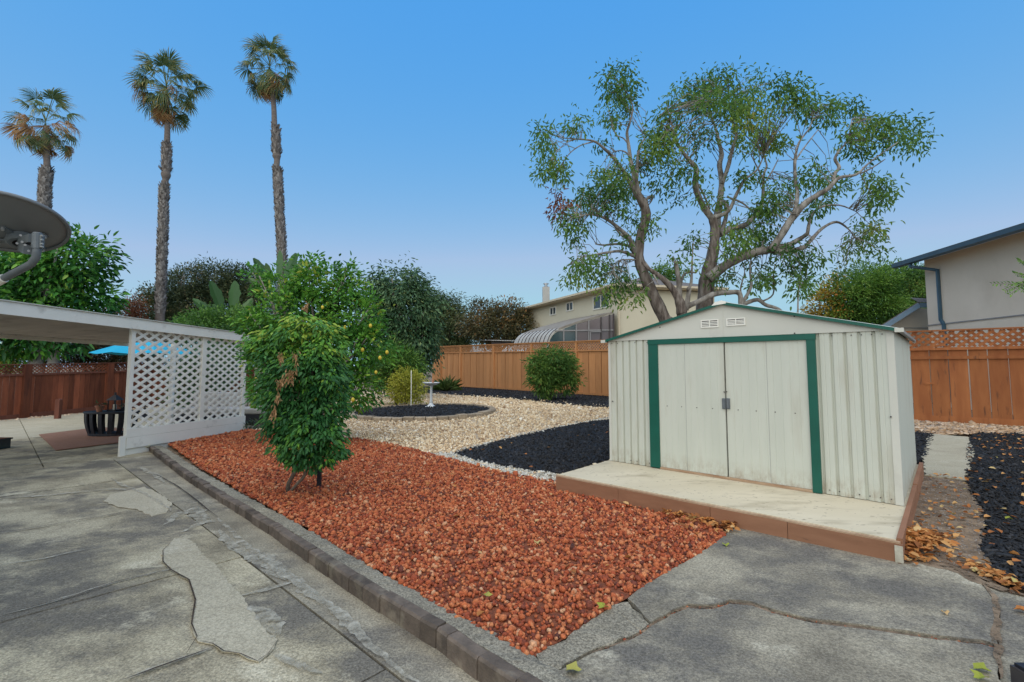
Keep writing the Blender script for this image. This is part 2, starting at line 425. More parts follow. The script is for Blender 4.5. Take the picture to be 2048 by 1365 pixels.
def glassy(name, c, rough=0.06):
    m = surf(name, [(0.3, c), (0.7, tuple(x * 1.5 for x in c))], 0.6, 3, rough, spec=0.6)
    return m
M['glass'] = glassy('window_glass', (0.045, 0.058, 0.07))
M['glass_brown'] = glassy('bronze_glass', (0.10, 0.075, 0.075), 0.12)
M['glass_teal'] = glassy('teal_glass', (0.02, 0.04, 0.045), 0.1)
M['dish'] = surf('dish_grey', [(0.3, (0.17, 0.178, 0.182)), (0.7, (0.19, 0.198, 0.20))], 6, 4, 0.5, 0.05, 300, spec=0.4)
M['dishmetal'] = surf('bracket_grey', [(0.3, (0.10, 0.115, 0.125)), (0.7, (0.14, 0.155, 0.165))], 8, 4, 0.45, spec=0.5)
M['steel'] = surf('bright_steel', [(0.3, (0.42, 0.42, 0.42)), (0.7, (0.6, 0.6, 0.6))], 10, 3, 0.35, metallic=0.7)
M['black'] = surf('black_paint', [(0.3, (0.010, 0.011, 0.016)), (0.7, (0.022, 0.023, 0.030))], 5, 5, 0.5, 0.1, 40, 0.15)
M['rug'] = surf('rug_weave', [(0.3, (0.23, 0.115, 0.075)), (0.7, (0.33, 0.18, 0.12))], 5, 4, 0.95, 0.5, 120, 0, (1, 10, 1))
M['canvas'] = surf('blue_canvas', [(0.3, (0.012, 0.30, 0.46)), (0.7, (0.018, 0.37, 0.55))], 3, 4, 0.8)
M['terracotta'] = surf('terracotta', [(0.3, (0.32, 0.135, 0.085)), (0.7, (0.4, 0.18, 0.115))], 8, 4, 0.85)
M['cushion'] = surf('grey_cushion', [(0.3, (0.36, 0.34, 0.31)), (0.7, (0.45, 0.43, 0.40))], 4, 6, 0.9, 0.3, 60)
M['candle'] = surf('candle_wax', [(0.3, (0.62, 0.58, 0.48)), (0.7, (0.7, 0.66, 0.56))], 4, 3, 0.6)
M['bath'] = surf('white_cement', [(0.3, (0.58, 0.60, 0.60)), (0.7, (0.68, 0.69, 0.69))], 6, 6, 0.8, 0.2, 60)
M['bark'] = surf('grey_bark', [(0.3, (0.09, 0.077, 0.066)), (0.46, (0.215, 0.19, 0.165)), (0.6, (0.34, 0.31, 0.28)), (0.72, (0.47, 0.44, 0.40))], 9, 14, 0.95, 1.0, 35, 0, (1, 1, 0.35), stain=((0.10, 0.085, 0.07), 3, 0.55, 0.7))
M['bark_brown'] = surf('brown_bark', [(0.32, (0.045, 0.034, 0.028)), (0.46, (0.125, 0.098, 0.082)), (0.6, (0.22, 0.185, 0.16)), (0.72, (0.32, 0.28, 0.25))], 14, 14, 0.95, 1.0, 30, 0, (1, 1, 0.22))
M['bark_pale'] = surf('pale_bark', [(0.3, (0.36, 0.34, 0.31)), (0.7, (0.5, 0.48, 0.45))], 4, 6, 0.9, 0.3, 30)
M['twig'] = surf('twig_bark', [(0.3, (0.11, 0.085, 0.065)), (0.7, (0.2, 0.165, 0.13))], 8, 5, 0.95)
M['palmtrunk'] = surf('palm_trunk', [(0.3, (0.13, 0.108, 0.095)), (0.7, (0.22, 0.185, 0.165))], 6, 6, 0.95, 0.5, 30, 0, (1, 1, 4))
M['palmboots'] = tinted('palm_leaf_bases', [(0, (0.085, 0.072, 0.066)), (0.5, (0.24, 0.215, 0.20)), (1, (0.46, 0.425, 0.40))], 0.95, 0.2)
M['lemon'] = surf('lemon_peel', [(0.3, (0.55, 0.40, 0.03)), (0.7, (0.62, 0.50, 0.07))], 20, 3, 0.45)
M['fallen'] = tinted('fallen_leaf', [(0, (0.16, 0.06, 0.025)), (0.3, (0.42, 0.155, 0.042)), (0.6, (0.55, 0.26, 0.08)), (0.85, (0.60, 0.42, 0.20)), (1, (0.30, 0.33, 0.05))], 0.75, 0.25, trans=0.15)
M['chip'] = tinted('tan_wood_chip', [(0, (0.3, 0.18, 0.1)), (0.5, (0.52, 0.36, 0.23)), (1, (0.68, 0.54, 0.40))], 0.9, 0.2)
def leafmat(name, dark, mid, light, tip=None, rough=0.45, trans=0.22):
    st = [(0.0, dark), (0.5, mid), (0.9, light)]
    if tip: st.append((1.0, tip))
    M[name] = tinted(name, st, rough, 0.25, trans)
leafmat('leaf_tree', (0.055, 0.130, 0.032), (0.140, 0.265, 0.056), (0.26, 0.36, 0.07), (0.38, 0.31, 0.08), 0.65, 0.42)
leafmat('leaf_rust', (0.14, 0.05, 0.025), (0.26, 0.095, 0.045), (0.32, 0.14, 0.07))
leafmat('leaf_wisteria', (0.018, 0.085, 0.026), (0.050, 0.165, 0.040), (0.15, 0.35, 0.036), (0.30, 0.40, 0.05), 0.45)
leafmat('leaf_lemon', (0.034, 0.125, 0.022), (0.090, 0.26, 0.036), (0.20, 0.41, 0.048), (0.38, 0.43, 0.06), 0.45)
leafmat('leaf_magnolia', (0.020, 0.085, 0.022), (0.058, 0.20, 0.034), (0.17, 0.40, 0.042), (0.28, 0.44, 0.08), 0.36)
leafmat('leaf_dark', (0.034, 0.060, 0.030), (0.088, 0.120, 0.058), (0.17, 0.195, 0.085), (0.27, 0.20, 0.10))
leafmat('leaf_blue', (0.030, 0.078, 0.036), (0.074, 0.150, 0.066), (0.15, 0.24, 0.10), (0.24, 0.30, 0.11))
leafmat('leaf_olive', (0.036, 0.062, 0.024), (0.092, 0.128, 0.048), (0.17, 0.205, 0.08), (0.28, 0.24, 0.11))
leafmat('leaf_brown', (0.055, 0.068, 0.032), (0.135, 0.118, 0.052), (0.25, 0.17, 0.07), (0.40, 0.19, 0.065))
leafmat('leaf_yellow', (0.22, 0.25, 0.035), (0.45, 0.46, 0.065), (0.60, 0.57, 0.11), (0.66, 0.60, 0.14), 0.5, 0.4)
leafmat('leaf_gold', (0.22, 0.165, 0.025), (0.42, 0.29, 0.045), (0.55, 0.38, 0.07), (0.50, 0.19, 0.05))
leafmat('leaf_green', (0.038, 0.105, 0.022), (0.11, 0.23, 0.038), (0.20, 0.35, 0.05), (0.26, 0.38, 0.08))
leafmat('leaf_agave', (0.05, 0.105, 0.025), (0.11, 0.18, 0.045), (0.2, 0.27, 0.09))
leafmat('banana', (0.030, 0.085, 0.030), (0.065, 0.145, 0.050), (0.12, 0.20, 0.08), None, 0.4, 0.3)
leafmat('frond', (0.045, 0.10, 0.05), (0.105, 0.17, 0.07), (0.24, 0.25, 0.10), (0.52, 0.39, 0.14), 0.55, 0.3)
leafmat('frond_dead', (0.15, 0.075, 0.038), (0.33, 0.18, 0.085), (0.50, 0.31, 0.15), None, 0.8, 0.25)

# ------------------------------------------------------------------ scatter of stones, chips and leaves (numpy)
def inpoly(P, poly):
    x, y = P[:, 0], P[:, 1]; ins = np.zeros(len(P), bool)
    n = len(poly)
    for i in range(n):
        x1, y1 = poly[i]; x2, y2 = poly[(i + 1) % n]
        if y1 == y2: continue
        c = ((y1 > y) != (y2 > y)) & (x < (x2 - x1) * (y - y1) / (y2 - y1) + x1)
        ins ^= c
    return ins
def area(poly):
    return abs(sum(poly[i][0] * poly[(i + 1) % len(poly)][1] - poly[(i + 1) % len(poly)][0] * poly[i][1] for i in range(len(poly)))) / 2
def sample(poly, n, holes=()):
    xs = [p[0] for p in poly]; ys = [p[1] for p in poly]
    P = np.zeros((0, 2))
    while len(P) < n:
        q = np.column_stack((rng.uniform(min(xs), max(xs), n * 2), rng.uniform(min(ys), max(ys), n * 2)))
        P = np.vstack((P, q[inpoly(q, poly)]))
    P = P[:n]
    for h in holes: P = P[~inpoly(P, h)]
    return P
def rotmats(n, tilt=None):
    """random rotations; with tilt given only spun about z and tipped by about that angle"""
    a = rng.uniform(0, 2 * np.pi, n)
    if tilt is None:
        q = rng.normal(size=(n, 4)); q /= np.linalg.norm(q, axis=1)[:, None]
        w, x, y, z = q.T
        return np.stack([np.stack([1 - 2 * (y * y + z * z), 2 * (x * y - z * w), 2 * (x * z + y * w)], -1),
                         np.stack([2 * (x * y + z * w), 1 - 2 * (x * x + z * z), 2 * (y * z - x * w)], -1),
                         np.stack([2 * (x * z - y * w), 2 * (y * z + x * w), 1 - 2 * (x * x + y * y)], -1)], 1)
    t1, t2 = rng.normal(0, tilt, n), rng.normal(0, tilt, n)
    ca, sa, c1, s1, c2, s2 = np.cos(a), np.sin(a), np.cos(t1), np.sin(t1), np.cos(t2), np.sin(t2)
    o, z0 = np.ones(n), np.zeros(n)
    Rz = np.stack([np.stack([ca, -sa, z0], -1), np.stack([sa, ca, z0], -1), np.stack([z0, z0, o], -1)], 1)
    Rx = np.stack([np.stack([o, z0, z0], -1), np.stack([z0, c1, -s1], -1), np.stack([z0, s1, c1], -1)], 1)
    Ry = np.stack([np.stack([c2, z0, s2], -1), np.stack([z0, o, z0], -1), np.stack([-s2, z0, c2], -1)], 1)
    return Rz @ Rx @ Ry
def ico():
    t = (1 + 5 ** 0.5) / 2
    v = np.array([(-1, t, 0), (1, t, 0), (-1, -t, 0), (1, -t, 0), (0, -1, t), (0, 1, t), (0, -1, -t), (0, 1, -t), (t, 0, -1), (t, 0, 1), (-t, 0, -1), (-t, 0, 1)], float)
    v /= np.linalg.norm(v[0])
    f = np.array([(0, 11, 5), (0, 5, 1), (0, 1, 7), (0, 7, 10), (0, 10, 11), (1, 5, 9), (5, 11, 4), (11, 10, 2), (10, 7, 6), (7, 1, 8), (3, 9, 4), (3, 4, 2), (3, 2, 6), (3, 6, 8), (3, 8, 9), (4, 9, 5), (2, 4, 11), (6, 2, 10), (8, 6, 7), (9, 8, 1)])
    return v, f
ICO_V, ICO_F = ico()
CHIP_V = np.array([(-1, -1, -1), (1, -1, -1), (1, 1, -1), (-1, 1, -1), (-1, -1, 1), (1, -1, 1), (1, 1, 1), (-1, 1, 1)], float)
CHIP_F = np.array([(3, 2, 1, 0), (4, 5, 6, 7), (0, 1, 5, 4), (1, 2, 6, 5), (2, 3, 7, 6), (3, 0, 4, 7)])
def solids(name, P, zf, mat, size, dz=0.0, shape='stone', jit=0.28, tilt=None, parent=None, aspect=(1, 0.85, 0.6)):
    """P (n,2) spots; size: scalar or (n,) half-length of each piece; one joined mesh"""
    n = len(P); size = np.broadcast_to(size, (n,)) * np.clip(rng.lognormal(-0.06, 0.32, n), 0.4, 2.0)
    base, fc = (ICO_V, ICO_F) if shape == 'stone' else (CHIP_V, CHIP_F)
    V = base[None] * (1 + rng.uniform(-jit, jit, (n, len(base), 1)))
    asp = np.array(aspect)[None] * rng.uniform(0.75, 1.25, (n, 3))
    V = V * asp[:, None, :] * size[:, None, None]
    V = np.einsum('nij,nkj->nki', rotmats(n, tilt), V)
    z = np.array([zf(x, y) for x, y in P]) + dz
    V[:, :, 0] += P[:, 0][:, None]; V[:, :, 1] += P[:, 1][:, None]; V[:, :, 2] += (z + rng.uniform(-0.4, 0.6, n) * size * aspect[2])[:, None]
    fl = (fc[None] + (np.arange(n) * len(base))[:, None, None]).reshape(-1, fc.shape[1])
    tint = np.repeat(np.clip(rng.beta(1.7, 1.7, n), 0, 1), len(base))
    o = np_mesh(name, V.reshape(-1, 3), fl, np.full(len(fl), fc.shape[1]), mat, parent, None, False, tint)
    return o
def unit(a):
    return a / np.maximum(np.linalg.norm(a, axis=-1, keepdims=True), 1e-9)
def leaf_mesh(name, P, D, length, width, mat, parent, tint, origin=None, kind=4, fold=0.25, curl=0.15, Nrm=None):
    """P (n,3) leaf bases, D (n,3) unit directions; kind 4: diamond of two triangles, 6: pointed oval of two quads"""
    n = len(P)
    length = np.broadcast_to(length, (n,)) * rng.uniform(0.7, 1.3, n); width = np.broadcast_to(width, (n,)) * rng.uniform(0.75, 1.25, n)
    if Nrm is None: Nrm = rng.normal(size=(n, 3)) * 0.7 + np.array([0, 0, 0.9])
    S = unit(np.cross(D, Nrm)); N = unit(np.cross(S, D))
    Lc, Wc = length[:, None], width[:, None]
    def pt(t, w, h): return P + D * Lc * t + S * Wc * w + N * (Lc * h)
    if kind == 4:
        V = np.stack([pt(0, 0, 0), pt(0.5, 0.5, fold * 0.3), pt(1, 0, -curl), pt(0.5, -0.5, fold * 0.3)], 1)
        fb = np.array([(0, 1, 2), (0, 2, 3)]); k = 4
    else:
        V = np.stack([pt(0, 0, 0), pt(0.28, 0.45, fold * 0.28), pt(0.68, 0.36, fold * 0.22 - curl * 0.4), pt(1, 0, -curl), pt(0.68, -0.36, fold * 0.22 - curl * 0.4), pt(0.28, -0.45, fold * 0.28)], 1)
        fb = np.array([(0, 1, 2, 3), (0, 3, 4, 5)]); k = 6
    fl = (fb[None] + (np.arange(n) * k)[:, None, None]).reshape(-1, fb.shape[1])
    return np_mesh(name, V.reshape(-1, 3), fl, np.full(len(fl), fb.shape[1]), mat, parent, origin, False, np.repeat(np.clip(tint, 0, 1), k))
def crown_points(blobs, clump_r, per, dens, fill=0.55, leaf_area=None):
    """blobs (c, (rx,ry,rz)); clumps sit in the outer part of each blob. Returns leaf bases, directions, clump height share"""
    P, D, C = [], [], []
    for c, r in blobs:
        c = np.array(c); r = np.array(r)
        sq = (r[0] * r[1] + r[0] * r[2] + r[1] * r[2]) / 3
        m = max(4, int(dens * sq / clump_r ** 2)) if leaf_area is None else max(4, int(dens * 4 * math.pi * sq / leaf_area / per))
        u = unit(rng.normal(size=(m, 3))); rad = rng.uniform(fill ** 3, 1.0, m) ** (1 / 3)
        rad *= 1 + rng.normal(0, 0.07, m)
        dd = unit(rng.normal(size=(6, 3))); rad *= 1 + 0.10 * np.sin(u @ dd.T * 5 + rng.uniform(0, 6, 6)).sum(1)
        cc = c + u * r * rad[:, None]
        k = rng.poisson(per, m) + 1
        idx = np.repeat(np.arange(m), k)
        off = rng.normal(0, clump_r * 0.55, (len(idx), 3)) * np.array([1, 1, 0.75])
        P.append(cc[idx] + off)
        D.append(unit(unit(off) * 0.7 + u[idx] * 0.6 + rng.normal(0, 0.35, (len(idx), 3))))
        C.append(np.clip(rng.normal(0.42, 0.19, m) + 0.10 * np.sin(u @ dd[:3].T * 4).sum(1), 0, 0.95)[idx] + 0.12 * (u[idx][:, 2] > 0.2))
    return np.vstack(P), np.vstack(D), np.concatenate(C)
def limbs(mb, base, tips, r0, n=6, bend=0.15):
    for t in tips:
        b, t = Vector(base), Vector(t); L = (t - b).length
        pts = [b + (t - b) * k / 4 + Vector([random.uniform(-bend, bend) * L * 0.3 * math.sin(math.pi * k / 4) for _ in range(3)]) for k in range(5)]
        mb.tube(pts, [r0 * (1 - 0.8 * k / 4) for k in range(5)], n)
def bush(name, label, cat, base, blobs, leafmat_, leaf=(0.1, 0.05), clump=0.25, per=14, dens=1.0, trunk=0.08, trunk_mat='bark', droop=0.15, kind=4, fill=0.55, group=None, tipbias=0.0, stems=6, split=0.5, trunk_base=None):
    """a shrub or tree: one trunk with limbs and one crown of leaves"""
    e = empty(name, base, label, cat, group)
    base = Vector(base)
    top = sum((Vector(c) for c, r in blobs), Vector()) / len(blobs)
    mb = MB()
    fork = base + (top - base) * split
    mb.tube([base - Vector((0, 0, 0.1)), base + (fork - base) * 0.5 + Vector((random.uniform(-.05, .05), random.uniform(-.05, .05), 0)), fork], [trunk * 1.2, trunk, trunk * 0.85], 8)
    tips = []
    for c, r in blobs:
        for _ in range(max(2, stems // len(blobs))):
            u = Vector(rng.normal(size=3)).normalized()
            tips.append(Vector(c) + Vector((u.x * r[0], u.y * r[1], abs(u.z) * r[2])) * 0.75)
    limbs(mb, fork, tips, trunk * 0.6)
    mb.build('trunk', M[trunk_mat], e, smooth=True)
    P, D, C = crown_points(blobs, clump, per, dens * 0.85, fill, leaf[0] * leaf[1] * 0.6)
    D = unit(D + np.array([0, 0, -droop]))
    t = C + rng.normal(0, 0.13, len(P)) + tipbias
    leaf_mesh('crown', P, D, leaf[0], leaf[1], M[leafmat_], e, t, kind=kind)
    return e

# ------------------------------------------------------------------ ground
U = Vector((math.cos(-0.7439), math.sin(-0.7439))); V_ = Vector((-U.y, U.x))   # the yard's own axes
def uv(u, v): return tuple(U * u + V_ * v)
g = MB().add([(-400, -200, -0.36), (400, -200, -0.36), (400, 700, -0.36), (-400, 700, -0.36)], [(0, 1, 2, 3)]).build('ground', M['soil'])
tag(g, 'bare brown soil reaching away behind the fences', 'ground', kind='structure')

KERB_OUT = gxy([(297.8, 902.5), (370, 960), (444, 1008), (547.5, 1076), (614, 1124.5), (699, 1185.6), (755, 1224), (825.6, 1270.7), (873.7, 1298), (929, 1341)], zp)
KERB_OUT.append((KERB_OUT[-1][0] + 0.62, KERB_OUT[-1][1] - 0.62))
def offset(path, d):
    out = []
    for i, p in enumerate(path):
        a = Vector(path[max(i - 1, 0)]); b = Vector(path[min(i + 1, len(path) - 1)])
        t = (b - a).normalized(); out.append(tuple(Vector(p) + Vector((-t.y, t.x)) * d))
    return out
KERB_IN = offset(KERB_OUT, 0.21)

# screen line of the patio cover
D2 = Vector((0.1724, 0.985))
SC0 = Vector((-6.9, 8.5)); SC1 = SC0 + D2 * 2.92
yard_poly = [tuple(p) for p in KERB_IN] + [(12, -1.5), (30, -1.5), (30, 6), (6, 32), (-4, 33)] + [tuple(SC1 + Vector((0.02, 0))), tuple(SC0 + Vector((0.25, 0.1)))]
ys = sheet('yard_ground', yard_poly, zb, M['soil'], -0.04)
tag(ys, 'soil of the raised back yard under gravel and bark beds', 'ground', kind='structure')

patio_poly = [tuple(p) for p in offset(KERB_OUT, 0.03)] + [(0.8, -4), (-22, -4), (-22, 24), (-5.5, 24), tuple(SC1), tuple(SC0)]
pb = sheet('patio_base', patio_poly, zp, M['crack'], -0.03)
tag(pb, 'dark dirt showing in the joints of the lower patio', 'ground', kind='structure')
def clip(poly, n, c):      # keep n.p <= c
    out = []
    for i in range(len(poly)):
        a, b = poly[i], poly[(i + 1) % len(poly)]
        da, db = n[0] * a[0] + n[1] * a[1] - c, n[0] * b[0] + n[1] * b[1] - c
        if da <= 0: out.append(a)
        if (da < 0 < db) or (db < 0 < da):
            k = da / (da - db); out.append((a[0] + (b[0] - a[0]) * k, a[1] + (b[1] - a[1]) * k))
    return out
patio = empty('concrete_patio', (-4, 4, 0), 'weathered grey concrete patio with pale patches beside the brick kerb', 'patio', kind='structure')
gap = 0.007
def slab(u0, u1, v0, v1, mat='concrete'):
    p = patio_poly
    for n, c in ((U, u1 - gap), (-U, -(u0 + gap)), (V_, v1 - gap), (-V_, -(v0 + gap))):
        if p: p = clip(p, n, c)
    if len(p) > 2:
        dzr = random.uniform(-0.004, 0.004)
        sheet('slab', p, zp, M[mat], dzr, 0.05, 0.6, patio)
us = [1.6, -2.2, -4.3, -6.4, -8.5, -10.55]
for a, b in zip(us[1:], us[:-1]): slab(a, b, -7, 1.44)
slab(-10.55, 1.6, 1.44, 2.4, 'concrete_dark')
for a, b in ((-12.9, -10.55), (-15.4, -12.9), (-18.4, -15.4), (-24, -18.4)):
    for c, d in ((-12, 0.6), (0.6, 4.4), (4.4, 8.0), (8.0, 14)): slab(a, b, c, d, 'concrete' if a > -16 else 'mortar')
def ribbon(name, pts, w, mat, zf, dz, parent=None, amp=0.5, step=0.05, seed=1):
    """a thin irregular strip along a polyline of (x, y)"""
    rr = random.Random(seed); P = []
    for i in range(len(pts) - 1):
        a, b = Vector(pts[i]), Vector(pts[i + 1]); n = max(1, int((b - a).length / step))
        P += [a + (b - a) * k / n for k in range(n)]
    P.append(Vector(pts[-1]))
    Lp, Rp = [], []
    drift, wa, wb_ = 0, 0.5, 0.5
    for i, p in enumerate(P):
        t = (P[min(i + 1, len(P) - 1)] - P[max(i - 1, 0)]).normalized(); nn = Vector((-t.y, t.x))
        drift = drift * 0.93 + rr.uniform(-1, 1) * w * amp * 0.16
        wa += (0.5 - wa) * 0.15 + rr.uniform(-1, 1) * amp * 0.14; wb_ += (0.5 - wb_) * 0.15 + rr.uniform(-1, 1) * amp * 0.14
        e = min(1, 4 * i / len(P) + 0.15, 4 * (len(P) - 1 - i) / len(P) + 0.15)
        Lp.append(p + nn * (drift + w * e * max(0.08, wa))); Rp.append(p + nn * (drift - w * e * max(0.08, wb_)))
    mb = MB(); n = len(P)
    mb.add([(p.x, p.y, zf(p.x, p.y) + dz) for p in Lp + Rp], [(i, i + 1, n + i + 1, n + i) for i in range(n - 1)])
    return mb.build(name, M[mat], parent)
Z1 = lambda L: gxy([(x / 2.703, 860 + y / 2.703) for x, y in L], zp)          # from the enlarged lower-left quarter
Z3 = lambda L: gxy([(500 + x / 2.703, 860 + y / 2.703) for x, y in L], zp)
patch = Z1([(940, 590), (1000, 585), (1060, 620), (1090, 680), (1150, 720), (1200, 780), (1260, 860), (1310, 905), (1340, 960), (1400, 1030), (1440, 1100), (1500, 1140), (1480, 1190), (1450, 1220), (1400, 1260), (1340, 1245), (1290, 1215), (1200, 1205), (1150, 1165), (1070, 1150), (1040, 1080), (1050, 1000), (1060, 930), (1030, 830), (930, 760), (880, 720), (870, 670), (920, 620)])
sheet('mortar_patch', wiggle(patch, 0.04, 0.008, 3), zp, M['mortar'], 0.007, 0.006, 0.5, patio)
patch2 = Z1([(690, 330), (780, 310), (870, 350), (930, 400), (900, 450), (820, 470), (740, 430), (640, 420), (560, 390), (600, 350)])
sheet('mortar_patch', wiggle(patch2, 0.05, 0.012, 4), zp, M['mortar'], 0.0062, 0.005, 0.5, patio)
ribbon('crack', Z1([(930, 610), (880, 660), (880, 720), (920, 765), (1020, 820), (1055, 930), (1035, 1060), (1065, 1130), (1010, 1220), (960, 1260)]), 0.008, 'crack', zp, 0.015, patio, seed=2)
ribbon('crack', Z1([(1070, 1150), (1150, 1170), (1210, 1210), (1300, 1225), (1390, 1265), (1450, 1225), (1500, 1150)]), 0.005, 'crack', zp, 0.0155, patio, seed=5)
for k, (pts, w) in enumerate([
        ([(1180, 480), (1260, 590), (1400, 680), (1590, 825), (1740, 940), (1890, 1060)], 0.05),
        ([(1590, 825), (1440, 870), (1310, 905)], 0.03), ([(1190, 540), (1270, 630), (1420, 700), (1530, 820)], 0.055),
        ([(0, 1010), (200, 955), (420, 895), (640, 820), (980, 748)], 0.022), ([(0, 562), (280, 515), (560, 468), (745, 432)], 0.012),
        ([(660, 1362), (900, 1275), (1165, 1180)], 0.02), ([(880, 520), (960, 470), (1060, 430), (1160, 500), (1010, 560)], 0.10),
        ([(1340, 960), (1450, 1010), (1480, 1110), (1450, 1130)], 0.06), ([(1480, 1210), (1640, 1300), (1740, 1330)], 0.03), ([(0, 735), (240, 700), (420, 660), (560, 635)], 0.02),
        ([(0, 375), (330, 350), (620, 320), (760, 330)], 0.05), ([(600, 265), (720, 330), (860, 390), (930, 450)], 0.03), ([(0, 210), (300, 175), (640, 135)], 0.045), ([(760, 200), (820, 240), (880, 290)], 0.05)]):
    ribbon('lime_streak', Z1(pts), w * 1.5, 'lime_worn', zp, 0.0065 + 0.0004 * k, patio, 0.95, 0.03, 10 + k)
ribbon('lime_streak', Z3([(40, 655), (230, 830), (420, 960), (600, 1105), (760, 1240), (880, 1335), (940, 1380)]), 0.07, 'lime_worn', zp, 0.014, patio, 0.9, 0.03, 40)
ribbon('crack', Z1([(640, 260), (850, 250), (960, 310), (1180, 480)]), 0.012, 'crack', zp, 0.016, patio, 0.8, 0.05, 41)
for k, (pts, w) in enumerate([([(0, 566), (280, 520), (560, 473), (745, 437)], 0.012), ([(0, 1018), (200, 962), (420, 903), (640, 828), (980, 752)], 0.010), ([(660, 1370), (900, 1282), (1165, 1186)], 0.012)]):
    ribbon('crack', Z1(pts), w, 'crack', zp, 0.0165, patio, 0.6, 0.04, 60 + k)

# the higher slabs in front of the platform, broken along one long crack
front = empty('front_slab', (2, 3, 0.1), 'grey concrete slab with a long crack in front of the shed platform', 'slab', kind='structure')
CR = [(1176, 1312), (1268, 1278), (1302, 1254), (1343, 1230), (1377, 1217), (1425, 1218.6), (1459, 1208), (1503, 1212), (1544, 1227), (1609, 1244), (1697, 1256), (1788, 1268), (1874, 1281), (1964, 1290), (1996, 1299)]
up = [(x, y - 3.0) for x, y in CR]; dn = [(x, y + 3.5) for x, y in CR]
pA = gxy([(1450, 1075), (1400, 1112), (1330, 1152), (1285, 1180), (1256, 1203)]) + gxy(up[2:]) + gxy([(1992, 1268), (1996, 1222), (1962, 1174), (1900, 1143), (1830, 1128), (1797, 1120), (1640, 1075), (1480, 1040)])
sheet('slab', wiggle(pA, 0.06, 0.006, 5), zb, M['concrete_dark'], 0.018, 0.05, 0.5, front)
pA2 = gxy([(1073, 1314), (1140, 1273), (1225, 1214), (1252, 1206), (1298, 1250), (1264, 1275), (1173, 1308), (1105, 1348), (1080, 1330)])
sheet('slab', wiggle(pA2, 0.04, 0.01, 6), zb, M['cap'], 0.008, 0.05, 0.3, front, 0.006)
pB = gxy([(1112, 1350)]) + gxy(dn) + gxy([(1997, 1340), (1998, 1365)]) + [(2.15, -1.5), (1.6, -1.5), (KERB_IN[-1][0] + 0.01, KERB_IN[-1][1])]
sheet('slab', wiggle(pB, 0.06, 0.006, 7), zb, M['concrete_dark'], 0.012, 0.05, 0.5, front)
pC = gxy([(1966, 1175), (2060, 1202), (2140, 1222)]) + [(6, 3.0), (6, -1.5), (2.2, -1.5)] + gxy([(2001, 1365), (2000, 1300), (1995.5, 1268), (1999.5, 1222)])
sheet('slab', wiggle(pC, 0.06, 0.008, 8), zb, M['concrete_dark'], 0.010, 0.05, 0.5, front)

for kk, (pts_, ww) in enumerate((([(1964, 1170), (1990, 1200), (1998, 1222), (1993.5, 1268), (1998.5, 1302), (1999.5, 1365)], 0.026), ([(1797, 1133), (1830, 1128), (1900, 1142), (1962, 1172), (2060, 1200)], 0.08), (CR, 0.02))):
    ribbon('joint_dirt', gxy(pts_), ww * 1.3, 'soil_worn', zb, 0.0195 + 0.0005 * kk - (0.012 if kk == 2 else 0), front, 0.7, 0.03, 80 + kk)
# beds
lava_poly = gxy([(335, 887), (407, 941), (518, 1004), (647.5, 1078), (736.8, 1133.8), (825.6, 1185.6), (910.7, 1241), (973.6, 1274), (1066, 1318),
                 (1080, 1308), (1140, 1272), (1228, 1212), (1285, 1180), (1330, 1152), (1400, 1112), (1450, 1075), (1440, 1030), (1300, 985), (1126, 968), (1003, 945), (904, 920), (851, 907), (795, 891), (728, 880), (640, 872), (500, 860)])
def bed(nm, poly, mat, dz, seed, label, amp=0.025):
    o = sheet(nm, wiggle(poly, 0.12, amp, seed), zb, M[mat], dz, 0, 0.5)
    return tag(o, label, 'ground', kind='structure')
bed('lava_bed', lava_poly, 'lava_base', 0.002, 11, 'dark red ground under the lava rock beside the kerb')
tan_poly = gxy([(500, 860), (640, 872), (728, 882), (795, 893), (851, 909), (904, 922), (1003, 947), (1130, 975), (1225, 925)]) + [(2.2, 9.2), (6.5, 14.5)] + gxy([(1217, 812), (1109, 804), (1079, 800), (863, 786), (760, 784), (560, 790)]) + [(-6.0, 13.5)]
bed('gravel_bed', tan_poly, 'gravel_base', -0.012, 12, 'tan ground under the gravel in the back yard')
mul_poly = gxy([(905, 909), (1015, 879), (1100, 860), (1185, 844), (1230, 840), (1290, 905), (1222, 920), (1122, 950), (1050, 943), (962, 926)])
bed('bark_bed', mul_poly, 'mulch_base', 0.006, 13, 'black ground under the bark mulch beside the shed')
fm_poly = gxy([(863, 788), (1000, 797), (1079, 804), (1109, 808), (1217, 816)]) + [(5.2, 15.2), (6.2, 17.4)] + gxy([(1217, 795), (1100, 787), (929, 776.5), (863, 774), (780, 778), (780, 786)])
bed('fence_bark_bed', fm_poly, 'mulch_base', 0.004, 14, 'black ground under the mulch along the orange fence')
white_poly = gxy([(851, 908), (905, 908), (962, 926), (1050, 943), (1122, 950), (1130, 972), (1003, 946), (904, 921)])
RB = lambda x, y: gp(1600 + x / 2.333, 780 + y / 2.333)
rpoly = lambda L: [tuple(RB(x, y)[:2]) for x, y in L]
rm_poly = rpoly([(800, 215), (780, 290), (775, 400), (800, 480), (850, 560), (865, 640), (850, 760), (890, 850), (960, 905), (1060, 940)]) + [(5.5, 3.6), (9.5, 7.5)] + rpoly([(1060, 205), (960, 208), (850, 200)])
bed('side_bark_bed', rm_poly, 'mulch_base', 0.006, 15, 'black ground under the mulch right of the shed')
rm2_poly = rpoly([(520, 190), (628, 208), (600, 260), (575, 330), (520, 345)])
bed('small_bark_bed', rm2_poly, 'mulch_base', 0.0065, 16, 'black ground under the mulch behind the shed corner')
chip_poly = rpoly([(480, 145), (1100, 180), (1100, 212), (850, 205), (620, 212), (480, 190)])
bed('chip_bed', chip_poly, 'gravel_base', 0.0, 17, 'tan ground below the old orange fence')
